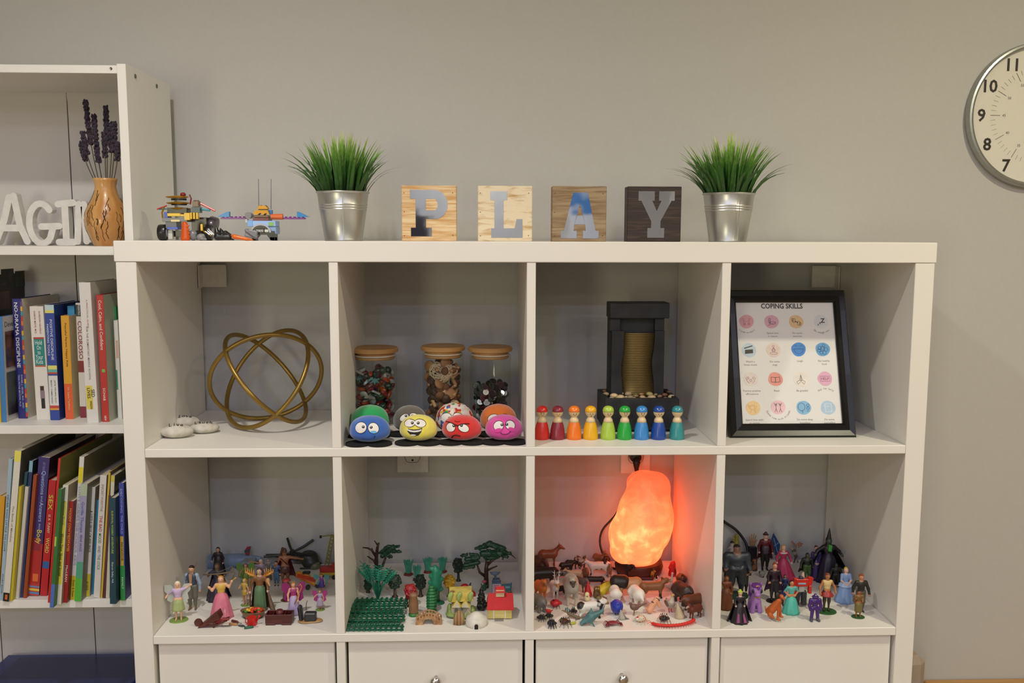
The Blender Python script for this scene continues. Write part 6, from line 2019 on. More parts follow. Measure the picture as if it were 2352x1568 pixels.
MB().tube([(.7, 0, .5), (1.3, 0, 1.5), (1.5, 0, 1.9)], [.2, .14, .25], 8).obj('spout', rd, t, smooth=True)
MB().tube([(-.7, 0, 1.4), (-1.2, 0, 1.2), (-1.2, 0, .5), (-.75, 0, .3)], .1, 8).obj('handle', rd, t, smooth=True)
# crate with barrel
t, g = simple(1, 1530, 1210, 'dark red wooden toy crate open at the top, at the front', 'crate', 'toy_crate', 1.4)
cw = pm_('#551a16', kind='wood', hx2='#3c100e', scale=20)
for a in ((-2.5, 2.5, -1.2, -1.0), (-2.5, 2.5, 1.0, 1.2)):
    MB().box(a[0], a[1], a[2], a[3], .25, 2.0, .05).obj('long_board', cw, t)
for a in ((-2.5, -2.3), (2.3, 2.5), (-1.15, -1.0), (1.0, 1.15)):
    MB().box(a[0], a[1], -1.0, 1.0, .25, 2.0, .04).obj('cross_board', cw, t)
MB().box(-2.4, 2.4, -1.1, 1.1, .15, .35).obj('floor_board', cw, t)
for x in (-1.5, 1.5):
    MB().box(x - .9, x + .9, -1.35, -1.1, 0, .35, .05).obj('foot_block', cw, t)
tag(MB().lathe([(.6, 0), (.72, .5), (.72, 1.0), (.6, 1.5), (.2, 1.52)], n=24).obj('toy_barrel', pm_('#5c1f24'), loc=(g.x, g.y, S2 + 1.0), smooth=True), 'small dark red barrel with a pale lid sitting in the toy crate', 'barrel')
# chest
t, g = simple(1, 1900, 1190, 'open black toy chest on a tan rocky base, front right', 'chest', 'toy_chest', 1.0)
blob('base', [('e', (-.5, 0, .2), (1.6, 1.2, .22)), ('e', (1.2, .1, .25), (1.5, 1.0, .25))], pm_('#b08a56'), t, k=.1, res=30)
MB().box(-.7, 1.5, -.9, .6, .35, 2.0, .2).obj('chest_box', pm_('#2a2a2e'), t)
MB().box(-1.7, -.9, -.6, .9, .4, 3.4, .3).obj('lid', pm_('#2a2a2e'), t, rot=(0, -.12, 0))
MB().tube([(-.6, .6, 2.0), (-.5, .7, 3.4), (-.3, .7, 3.9)], .08, 6).obj('clasp', pm_('#6a6a66', metal=.6), t)

# ================================================================== SECOND LOWER CUBE: trees, fences, houses
def fr2(t):
    y = t.location.y / CM
    s = FPX / (y + 161.84 + 1.5)
    return y


def local(c, t):
    ox_, oy_, s = CELL[c]
    y = t.location.y / CM
    lx_ = t.location.x / CM
    return (lambda u: V(ox_ + u / s, 1340, y).x - lx_), (lambda v: V(1000, oy_ + v / s, y).z - S2)


GT = 'toy trees in the second lower cube'


def round_tree(u, vb, vt, wid, hx, hx2, label, trunk='#4a3024', kind='round', trunk_f=.28, y=.6):
    t, g = simple(2, u, vb, label, 'toy tree', 'toy_tree', y, 0, GT)
    H_ = rise(2, u, vt, g.y)
    R_ = wid / 5.345 / (FPX / (g.y + 163)) / 2
    rnd = random.Random(u)
    zc = H_ * (1 + trunk_f) / 2
    rz_ = H_ * (1 - trunk_f) / 2
    pr = [('e', (0, 0, zc), (R_ * .8, R_ * .75, rz_ * .88))]
    for i in range(46):
        a, f = rnd.uniform(0, 2 * PI), rnd.uniform(-.95, .95)
        q = math.sqrt(1 - f * f)
        if kind == 'cone':
            q = (1 - (f + 1) / 2) * 1.05 + .08
        pr.append(('e', (R_ * .84 * q * math.cos(a), R_ * .8 * q * math.sin(a), zc + rz_ * .86 * f), (R_ * .2, R_ * .2, R_ * .17)))
    if kind == 'cone':
        pr[0] = ('c', (0, 0, H_ * (trunk_f + .06)), (0, 0, H_ * .97), R_ * .82, R_ * .12)
    blob('foliage', pr, pm_(hx, kind='fleck', hx2=hx2, scale=180, bump=.6), t, k=.06, res=44)
    MB().lathe([(R_ * .5, 0), (R_ * .42, .15), (.2 * R_ + .05, .4), (R_ * .17, H_ * trunk_f + .4)], n=18).obj('trunk', pm_(trunk), t, smooth=True)
    return t


def palm(u, vb, vt, hx, label, seed, n=9, spread=1.0, frond=.45, y=.5, base=None):
    t, g = simple(2, u, vb, label, 'toy plant', 'toy_palm', y)
    H_ = rise(2, u, vt, g.y)
    rnd = random.Random(seed)
    m = pm_(hx, trans=.2, rough=.35)
    for i in range(n):
        a = 2 * PI * i / n + rnd.uniform(-.2, .2)
        ln, h = H_ * spread * rnd.uniform(.3, .55), H_ * rnd.uniform(.65, .98)
        P = [Vector((0, 0, .1)), Vector((ln * .25 * math.cos(a), ln * .25 * math.sin(a), h * .45)), Vector((ln * .6 * math.cos(a), ln * .5 * math.sin(a), h * .8)), Vector((ln * math.cos(a), ln * .7 * math.sin(a), h))]
        mb = MB().tube(P, [.16, .12, .1, .04], 5)
        sd = Vector((-math.sin(a), math.cos(a), 0))
        for j in range(5):
            f = .45 + j * .12
            q = P[1].lerp(P[3], min(1, (f - .2)))
            for s in (-1, 1):
                e = q + sd * s * H_ * .13 + Vector((math.cos(a), math.sin(a), 0)) * .25 + Vector((0, 0, .35))
                mb.tube([q, q.lerp(e, .5) + Vector((0, 0, .08)), e], [.1, .2, .03], 5)
        mb.obj('frond', m, t, smooth=True)
    if base:
        MB().lathe([(.9, 0), (.8, .3), (.3, .5)], n=20).obj('base', pm_(base), t, smooth=True)
    return t


def grass_tuft(u, vb, vt, wid, label):
    t, g = simple(2, u, vb, label, 'toy plant', 'toy_reed_tuft', .8)
    H_ = rise(2, u, vt, g.y)
    R_ = wid / 5.345 / (FPX / (g.y + 163)) / 2
    MB().lathe([(R_ * 1.0, 0), (R_ * .95, .25), (R_ * .45, .5), (.1, .55)], n=24, flute=lambda a, z: .08 * math.cos(5 * a)).obj('base', pm_('#7a3428'), t, smooth=True)
    mb = MB()
    rnd = random.Random(u)
    for i in range(90):
        a, r = rnd.uniform(0, 2 * PI), rnd.random() ** .5
        h = H_ * rnd.uniform(.85, 1)
        mb.tube([(R_ * .45 * r * math.cos(a), R_ * .4 * r * math.sin(a), .3), (R_ * .7 * r * math.cos(a), R_ * .6 * r * math.sin(a), h * .6), (R_ * 1.15 * r * math.cos(a), R_ * .9 * r * math.sin(a), h)], [.15, .13, .04], 4)
    mb.obj('reeds', pm_('#5cb394', trans=.15), t)['kind'] = 'stuff'


def leafy(prims, n, r, seed):
    rnd = random.Random(seed)
    out = [(p[0], p[1], p[2], p[3] * .8, p[4] * .8) if p[0] == 'c' else p for p in prims]
    cs = [p for p in prims if p[0] == 'c']
    for i in range(n):
        p = rnd.choice(cs)
        f = rnd.random()
        q = Vector(p[1]).lerp(Vector(p[2]), f)
        R_ = p[3] + (p[4] - p[3]) * f
        d = Vector((rnd.gauss(0, 1), rnd.gauss(0, 1), rnd.gauss(0, .8))).normalized()
        c_ = q + d * R_ * .9
        e = c_ + Vector((d.x, d.y, -abs(d.z) * .3 + rnd.uniform(-.2, .2))) * r
        out.append(('c', tuple(c_), tuple(e), r * rnd.uniform(.5, .8), r * .22))
    return out


# far back
grass_tuft(845, 600, 400, 120, 'light green reed tuft on a reddish base, back left of three at the rear')
grass_tuft(1085, 570, 372, 110, 'light green reed tuft on a reddish base in the middle of the rear row')
grass_tuft(1265, 565, 370, 110, 'light green reed tuft on a reddish base, right end of the rear row')
grass_tuft(950, 665, 470, 110, 'pale green spiky tuft on a brown base in front of the rear row')
# bare branching tree with one green canopy
t, g = simple(2, 465, 800, 'dark brown branching toy tree with a single green canopy, back left', 'toy tree', 'toy_tree', 3, 0, GT)
X_, Zz = local(2, t)
dkb = pm_('#3a1d18')
P3 = lambda u, v, y=0: (X_(u), y, Zz(v))
for pts, rr in ((((470, 790), (470, 620), (462, 500), (455, 380), (470, 250), (490, 185)), (.62, .5, .45, .38, .3, .16)), (((462, 370), (400, 275), (350, 250), (290, 243)), (.32, .24, .2, .1)), (((465, 480), (430, 405), (345, 350)), (.35, .26, .1)), (((470, 480), (530, 470), (570, 370)), (.35, .3, .22)), (((475, 215), (435, 160)), (.2, .1)), (((410, 280), (403, 245)), (.16, .08))):
    MB().tube([P3(*p) for p in pts], list(rr), 8).obj('trunk' if rr[0] > .6 else 'branch', dkb, t, smooth=True)
dg = pm_('#1c4a30', kind='fleck', hx2='#14351f', scale=200, bump=.5)
blob('canopy', leafy([('c', P3(500, 310), P3(600, 235), .35, .45), ('c', P3(600, 235), P3(730, 235), .5, .3), ('c', P3(600, 280), P3(755, 300), .55, .3), ('c', P3(560, 330), P3(640, 360), .5, .4), ('c', P3(530, 350), P3(650, 250), .6, .7)], 90, .27, 6), dg, t, k=.045, res=80)
# acacia
t, g = simple(2, 1800, 800, 'large dark green spreading toy acacia tree, back right', 'toy tree', 'toy_tree', 2.5, 0, GT)
X_, Zz = local(2, t)
dkr = pm_('#3c221b')
for pts, rr in ((((1800, 790), (1800, 640), (1800, 520), (1810, 430)), (.6, .5, .42, .35)), (((1800, 620), (1720, 560), (1690, 470)), (.38, .28, .18)), (((1810, 540), (1870, 510), (1935, 485)), (.3, .2, .12)), (((1815, 470), (1880, 410), (1950, 380)), (.35, .28, .15)), (((2000, 330), (2110, 350), (2160, 395)), (.2, .14, .07))):
    MB().tube([P3(*p) for p in pts], list(rr), 8).obj('trunk' if rr[0] > .55 else 'branch', dkr, t, smooth=True)
pr = [('c', P3(1720, 265), P3(1840, 205), .5, .7), ('c', P3(1840, 215), P3(2010, 270), .8, .7), ('c', P3(1760, 330), P3(1980, 330), .9, .9), ('c', P3(1990, 300), P3(2100, 340), .6, .35), ('c', P3(1800, 390), P3(1940, 380), .5, .4), ('c', P3(2000, 360), P3(2055, 375), .4, .25), ('c', P3(1665, 268), P3(1720, 250), .15, .3)]
pr += [('c', P3(1500, 355), P3(1560, 345), .3, .4), ('c', P3(1560, 400), P3(1700, 380), .65, .6), ('c', P3(1540, 470), P3(1700, 440), .5, .6), ('c', P3(1520, 510), P3(1650, 490), .3, .4), ('c', P3(1610, 340), P3(1690, 345), .4, .4)]
rnd = random.Random(3)
for i in range(60):
    p = P3(rnd.uniform(1720, 2050), rnd.uniform(225, 390), rnd.uniform(-.7, .5))
    pr.append(('e', p, (.22, .22, .16)))
blob('canopy', leafy(pr, 170, .3, 5), dg, t, k=.045, res=110)
round_tree(1458, 672, 368, 150, '#22352a', '#17261c', 'dark green oval toy tree on a dark base left of the large acacia', '#20201f')
round_tree(350, 825, 455, 120, '#1c4a35', '#123526', 'dark conifer with a brown foot behind the teal palm, far left', '#3a1e1a', 'cone', .14, 1)
round_tree(680, 868, 565, 170, '#27402f', '#1a2c20', 'dark green ragged bushy toy tree behind the red tree')
round_tree(995, 862, 568, 155, '#24382a', '#18281c', 'dark green oval toy tree just left of the tall teal cactus tree')
round_tree(1352, 862, 575, 165, '#c79a18', '#a07a10', 'yellow oval toy tree behind the yellow cottage')
round_tree(868, 985, 690, 175, '#a81f28', '#7f141c', 'red round toy tree behind the brown stump figure', '#5c3a24', trunk_f=.3)
round_tree(1742, 1030, 725, 150, '#1b241c', '#11180f', 'near black conifer between the cottage and the red roofed barn', '#1a1a18', 'cone', .1)
# teal blobby tree and segmented cactus
t, g = simple(2, 1215, 960, 'teal green slender toy tree with a lobed crown in the centre of the cube', 'toy tree', 'toy_tree', 1.2, 0, GT)
X_, Zz = local(2, t)
blob('crown', [('c', P3(1185, 540), P3(1185, 700), .9, 1.15), ('e', P3(1130, 510), (.6, .5, .5)), ('e', P3(1230, 560), (.6, .6, .55)), ('e', P3(1130, 600), (.6, .6, .6)), ('e', P3(1250, 640), (.5, .5, .5)), ('e', P3(1120, 680), (.6, .5, .5)), ('e', P3(1230, 760), (.75, .6, .5)), ('c', P3(1180, 500), P3(1175, 490), .5, .4)], pm_('#217a5c', rough=.35), t, k=.1, res=46)
MB().tube([P3(1200, 760), P3(1205, 850), P3(1210, 930)], [.5, .4, .42], 10).obj('trunk', pm_('#1c5c38'), t, smooth=True)
MB().lathe([(1.25, 0), (1.2, .15), (.5, .35)], n=24).obj('base', pm_('#1f6648'), t, smooth=True)
t, g = simple(2, 1130, 1060, 'bright green segmented toy cactus in front of the teal tree', 'toy plant', 'toy_cactus', .7)
X_, Zz = local(2, t)
pr = [(1.05, 0), (1.1, .3), (.75, .7)]
z = .8
H_ = Zz(715)
n = 8
for i in range(n):
    f = i / n
    r = (.98 if f < .5 else .98 - (f - .5) * 1.2)
    z0, z1 = .8 + (H_ - .8) * f, .8 + (H_ - .8) * (f + 1 / n)
    pr += [(r * .72, z0), (r * 1.08, z0 + (z1 - z0) * .45), (r * 1.02, z0 + (z1 - z0) * .8)]
pr.append((.15, H_))
MB().lathe(pr, n=28).obj('segmented_stem', pm_('#1f6e3c', rough=.35), t, smooth=True)
# brown stump
t, g = simple(2, 910, 1105, 'tan brown tapered toy trunk with a green base in front of the red tree', 'toy plant', 'toy_tree_stump', .8)
H_ = rise(2, 910, 805, g.y)
MB().lathe([(.75, .5), (.95, .9), (.9, H_ * .55), (.72, H_ * .8), (.82, H_ * .86), (.8, H_ * .93), (.45, H_ * .99), (.1, H_)], n=30).obj('trunk', pm_('#8a6446'), t, smooth=True)
MB().lathe([(.9, 0), (1.0, .1), (.98, .4), (.7, .65)], n=30).obj('base', pm_('#2f7a34'), t, smooth=True)
palm(470, 912, 400, '#2f9a7c', 'tall teal translucent toy palm behind the green fences', 3, 11, 1.05)
# small accents
t, g = simple(2, 1775, 800, 'small green toy plant with a pink flower behind the black conifer', 'toy plant', 'toy_flower', 1.2)
X_, Zz = local(2, t)
blob('leaves', [('c', (0, 0, 0), (.1, 0, Zz(690)), .45, .15), ('c', (0, 0, .3), (-.7, 0, Zz(700)), .3, .08), ('c', (0, 0, .3), (.6, 0, Zz(720)), .3, .1)], pm_('#2a5c34'), t, k=.05, res=26)
MB().ell((0, -.1, Zz(672)), (.5, .3, .3), 10, 6).obj('flower', pm_('#c85a5a'), t, smooth=True)
t, g = simple(2, 1580, 900, 'red and black toy parrot standing behind the yellow cottage', 'toy bird', 'toy_parrot', 2.2)
X_, Zz = local(2, t)
blob('body', [('c', P3(1540, 750), P3(1640, 830), .85, .5), ('e', P3(1530, 735), (.75, .6, .55)), ('c', P3(1640, 820), P3(1670, 890), .4, .15), ('c', P3(1560, 800), P3(1580, 900), .4, .2)], pm_('#b01c24'), t, k=.08, res=36)
MB().ell(P3(1520, 745, -.55), (.28, .15, .25)).obj('eye_ring', pm_('#201818'), t, smooth=True)
MB().tube([P3(1600, 720, .1), P3(1612, 690, .1)], [.25, .1], 6).obj('crest', pm_('#26283a'), t)
# blue tower
t, g = simple(2, 1925, 900, 'blue grey toy satellite tower with red stripes behind the barn', 'toy tower', 'toy_satellite_tower', 3)
X_, Zz = local(2, t)
sb_ = pm_('#4f6078')
MB().box(X_(1872), X_(1980), -.7, .7, 0, Zz(670), .08).obj('tower_body', sb_, t)
MB().box(X_(1880), X_(1968), -.6, .6, Zz(670), Zz(640), .08).obj('tower_cap', sb_, t)
for i in range(8):
    v = 702 + i * 19
    MB().box(X_(1885), X_(1968), -.76, -.68, Zz(v + 9), Zz(v)).obj('red_stripe', pm_('#b8485a'), t)
MB().box(X_(1878), X_(1975), -.73, -.66, Zz(850), Zz(692)).obj('white_panel', pm_('#c9c4cc'), t)
MB().lathe([(.15, -.55), (.8, -.3), (1.15, .25), (1.05, .25), (.7, -.15), (.05, -.35)], n=30, M=Matrix.Translation(P3(1908, 572)) @ Euler((-.35, .0, 0)).to_matrix().to_4x4()).obj('dish', pm_('#5a6880'), t, smooth=True)
MB().tube([P3(1910, 600), P3(1920, 640)], .25, 8).obj('dish_stem', sb_, t)
t, g = simple(2, 2060, 890, 'teal toy flag sign on an orange foot, right of the blue tower', 'toy sign', 'toy_sign', 3)
X_, Zz = local(2, t)
MB().box(X_(2000), X_(2112), -.15, .15, Zz(795), Zz(705), .05).obj('flag_panel', pm_('#3f6f7a'), t, rot=(0, -.08, 0))
MB().box(X_(2035), X_(2090), -.2, -.14, Zz(755), Zz(730)).obj('pale_panel', pm_('#7fa8b0'), t)
MB().tube([P3(2110, 690), P3(2100, 850)], .12, 6).obj('pole', pm_('#4f6078'), t)
MB().box(X_(2065), X_(2125), -.5, .5, 0, Zz(815), .1).obj('foot', pm_('#b5622c'), t)


# ---- green fences, stacked
GFN = 'green toy fence panels piled on the left'
fm = pm_('#10563c', rough=.3)
fp = MB()
L2, HH = 5.3, 2.0
protof = [('rail', MB().box(-L2, L2, .25, .6, 0, .22, .04)), ('rail', MB().box(-L2, L2, 1.35, 1.7, 0, .22, .04)), ('rail', MB().box(-L2, L2, -.05, .12, 0, .2, .03))]
parts = [(nm, b.obj(nm, fm)) for nm, b in protof]
pk = MB().box(-.2, .2, -.3, HH, .2, .42, .04).obj('picket', fm)
fence0 = []
gf0 = foot(2, 440, 1275)
positions = [(430, 1278, .0, .0, 0), (400, 1225, .25, -.03, 1), (455, 1190, .5, .02, 2), (440, 1150, .75, -.02, 3), (420, 1115, 1.0, .03, 4), (470, 1080, 1.25, -.04, 5), (490, 1040, .6, .02, 6), (500, 1000, .9, -.02, 7), (515, 965, .35, .03, 8)]
nms = ('frontmost green toy fence panel lying at the shelf edge', 'second green toy fence panel from the front, lowest layer', 'green toy fence panel resting on the front two', 'fourth green toy fence panel in the pile, counted from the front', 'middle green toy fence panel of the pile', 'topmost green toy fence panel of the pile', 'green toy fence panel behind the topmost one', 'second to last green toy fence panel of the pile', 'rearmost green toy fence panel below the palm')
for (u, v, z, a, i) in positions:
    g = G(780 + u / 5.345, 1210 + v / 5.345, S2)
    t = thing('toy_fence', nms[i], 'toy fence', (V(780 + u / 5.345, 1400, g.y).x, g.y, S2 + z), a, GFN, rot=(.05 if i % 2 else .12, (.02, -.02)[i % 2], a))
    for nm, o in parts:
        c_ = o.copy()
        COL.objects.link(c_)
        c_.parent = t
    for k_ in range(11):
        c_ = pk.copy()
        COL.objects.link(c_)
        c_.parent = t
        c_.location = ((-L2 + .35 + k_ * (2 * L2 - .7) / 10) * CM, 0, 0)
for nm, o in parts:
    bpy.data.objects.remove(o)
bpy.data.objects.remove(pk)

# ---- bridge, cottage, log door, igloo, barn
t, g = simple(2, 1090, 1205, 'tan arched toy log bridge at the front of the cube', 'toy bridge', 'toy_bridge', .9)
X_, Zz = local(2, t)
tan = pm_('#b98f66', kind='fleck', hx2='#8f6440', scale=90, bump=.6)
mb = MB()
arc = [(X_(930), 0), (X_(1020), 0)] + [(X_(1090) + (X_(1150) - X_(1090)) * 1.1 * math.cos(a), .1 + 1.25 * math.sin(a)) for a in [PI - PI * i / 12 for i in range(13)]] + [(X_(1165), 0), (X_(1252), 0)]
top = [(X_(u), Zz(v)) for u, v in ((1250, 1140), (1200, 1100), (1150, 1075), (1090, 1065), (1030, 1075), (980, 1100), (932, 1145))]
MB().prism(arc + top, -.8, .8).obj('arch', tan, t)
for i in range(9):
    f = i / 8
    u = 945 + 295 * f
    zt_ = Zz(1110 - 65 * math.sin(PI * f))
    for y in (-.75, .7):
        MB().box(X_(u) - .16, X_(u) + .16, y - .15, y + .15, zt_ - 1.0, zt_ + .25, .05).obj('post', tan, t)
for y in (-.75, .7):
    MB().tube([(X_(945 + 295 * i / 10), y, Zz(1095 - 60 * math.sin(PI * i / 10))) for i in range(11)], .12, 6).obj('handrail', tan, t)
t, g = simple(2, 1490, 1150, 'pale yellow toy cottage with a mossy roof and arched doors', 'toy house', 'toy_cottage', 2.2)
X_, Zz = local(2, t)
blob('mound', [('e', (X_(1400), -.3, .6), (1.6, 1.4, .5)), ('e', (X_(1560), -.3, .3), (1.7, 1.5, .5)), ('e', (X_(1630), .3, .9), (.7, 1.0, 1.1)), ('e', (X_(1350), .2, 1.2), (.55, .9, 1.3))], pm_('#8f9f5a', kind='fleck', hx2='#6f8a44', scale=120, bump=.6), t, k=.15, res=36)
MB().box(X_(1370), X_(1610), -1.0, 1.6, .5, Zz(930), .25).obj('walls', pm_('#c3baa4', kind='fleck', hx2='#a89c80', scale=120), t)
rf = pm_('#dcc76a', kind='fleck', hx2='#c4ad52', scale=80, bump=.5)
MB().prism([(X_(1345), Zz(900)), (X_(1640), Zz(890)), (X_(1620), Zz(775)), (X_(1345), Zz(785))], -1.0, 2.0).obj('roof', rf, t)
for u in (1440, 1545):
    MB().prism([(X_(u - 60), Zz(950)), (X_(u + 60), Zz(950)), (X_(u), Zz(862))], -1.6, -.6).obj('gable', rf, t)
    MB().prism([(X_(u - 45), Zz(950)), (X_(u + 45), Zz(950)), (X_(u), Zz(882))], -1.68, -1.58).obj('gable_wall', pm_('#c8c0aa'), t)
for u in (1355, 1600, 1460):
    blob('moss', [('e', (X_(u), -1.2, Zz(840)), (.45, .4, .9)), ('e', (X_(u + 20), -1.1, Zz(800)), (.4, .4, .5))], pm_('#93a55c'), t, k=.1, res=18)
for u, v, w_ in ((1432, 1000, 26), (1505, 980, 16)):
    MB().prism(circle(w_ / 58, 14, X_(u), Zz(v), .8, 1.1), -1.12, -.95).obj('window', pm_('#6f6a62'), t)
MB().prism([(X_(1545), .5), (X_(1600), .5), (X_(1600), Zz(1030)), (X_(1572), Zz(990)), (X_(1545), Zz(1030))], -1.45, -1.0).obj('arched_door', pm_('#a9ad70'), t)
MB().tube([(X_(1540), -1.4, .5), (X_(1540), -1.4, Zz(1030)), (X_(1572), -1.4, Zz(985)), (X_(1605), -1.4, Zz(1030)), (X_(1605), -1.4, .5)], .1, 6).obj('door_frame', pm_('#c8c0aa'), t)
MB().lathe([(.35, 0), (.42, .5), (.5, .6)], (X_(1385), -.6, Zz(815)), 14).obj('chimney_pot', pm_('#8c6250'), t)
t, g = simple(2, 1465, 1218, 'small brown striped log hut door leaning by the cottage', 'toy house', 'toy_log_hut', .7)
X_, Zz = local(2, t)
H_ = Zz(1030)
for i in range(7):
    x = -.9 + i * .3
    h = H_ * math.sqrt(max(.1, 1 - (x / 1.25) ** 2))
    MB().tube([(x, -.35 + .25 * abs(x), .1), (x * .95, -.25 + .25 * abs(x), h * .6), (x * .8, .1 + .25 * abs(x), h)], [.17, .17, .1], 7).obj('log', pm_(('#8f6a44', '#b08c62')[i % 2]), t, smooth=True)
blob('back', [('e', (0, .5, H_ * .42), (1.1, .7, H_ * .45))], pm_('#7c8c4c'), t, res=22)
t, g = simple(2, 1680, 1248, 'white toy igloo with a dark doorway at the front', 'toy igloo', 'toy_igloo', 1.9)
H_ = rise(2, 1680, 1040, g.y)
ig = pm_('#dcd8cf', kind='fleck', hx2='#cbc6ba', scale=60, bump=.5)
MB().lathe([(2.08, 0), (2.05, .6), (1.9, 1.5), (1.6, H_ * .62), (1.15, H_ * .82), (.6, H_ * .96), (.01, H_)], n=40, flute=lambda a, z: .008 * math.cos(14 * a + z * 3)).obj('dome', ig, t, smooth=True)
pp = [(-.55, 0), (.55, 0), (.55, .6)] + [(.55 * math.cos(a), .6 + .55 * math.sin(a)) for a in [PI * i / 8 for i in range(1, 8)]] + [(-.55, .6)]
MB().prism(pp, -2.2, -1.2).obj('entrance_arch', ig, t)
pp = [(-.36, 0), (.36, 0), (.36, .6)] + [(.36 * math.cos(a), .6 + .4 * math.sin(a)) for a in [PI * i / 8 for i in range(1, 8)]] + [(-.36, .6)]
MB().prism(pp, -2.23, -2.1).obj('doorway', pm_('#1e1a18', rough=.9), t)
t, g = simple(2, 1965, 1160, 'yellow toy barn with a bright red roof at the right', 'toy house', 'toy_barn', 1.0)
X_, Zz = local(2, t)
yl = pm_('#d8c87c')
MB().box(X_(1820), X_(2110), 0, 3.8, .15, Zz(995), .08).obj('walls', yl, t)
for a, b_ in ((1815, 1885), (2040, 2115)):
    MB().box(X_(a), X_(b_), -.12, .05, .2, Zz(1000), .04).obj('door_leaf', pm_('#cdbb6a'), t)
MB().box(X_(1885), X_(1900), -.15, .05, .2, Zz(1000), .02).obj('white_trim', pm_('#ded8c8'), t)
MB().box(X_(2028), X_(2042), -.15, .05, .2, Zz(1000), .02).obj('white_trim', pm_('#ded8c8'), t)
rr = pm_('#c92a2e', rough=.3)
za, zb_ = Zz(1000), Zz(868)
x0, x1 = X_(1808), X_(2140)
MB().add([(x0, -.5, za), (x1, -.5, za - .05), (x0 + .3, 2.0, zb_), (x1 - .1, 2.0, zb_), (x0, 4.5, za), (x1, 4.5, za), (x0, -.5, za - .25), (x1, -.5, za - .3), (x0, 4.5, za - .25), (x1, 4.5, za - .25)], [(0, 1, 3, 2), (2, 3, 5, 4), (6, 7, 1, 0), (8, 6, 0, 2, 4), (1, 7, 9, 5, 3), (6, 8, 9, 7), (4, 5, 9, 8)]).obj('roof', rr, t)
MB().box(X_(1920), X_(2025), 1.2, 2.9, zb_ - .5, Zz(815), .08).obj('cupola', pm_('#cdb98a'), t)
MB().add([(X_(1912), .9, Zz(840)), (X_(2038), .9, Zz(840)), (X_(1930), 2.0, Zz(782)), (X_(2018), 2.0, Zz(782)), (X_(1912), 3.1, Zz(840)), (X_(2038), 3.1, Zz(840))], [(0, 1, 3, 2), (2, 3, 5, 4), (0, 2, 4), (1, 5, 3), (0, 4, 5, 1)]).obj('cupola_roof', rr, t)
MB().box(X_(1905), X_(2010), -.9, -.1, 0, .18, .05).obj('doorstep', pm_('#a9a6a0', kind='stripe', hx2='#4a4644', scale=120), t)

# ================================================================== THIRD LOWER CUBE: animals
GA = 'plastic animals in the third lower cube'


def A(u, v, y=0.0):
    return foot(3, u, v, y)


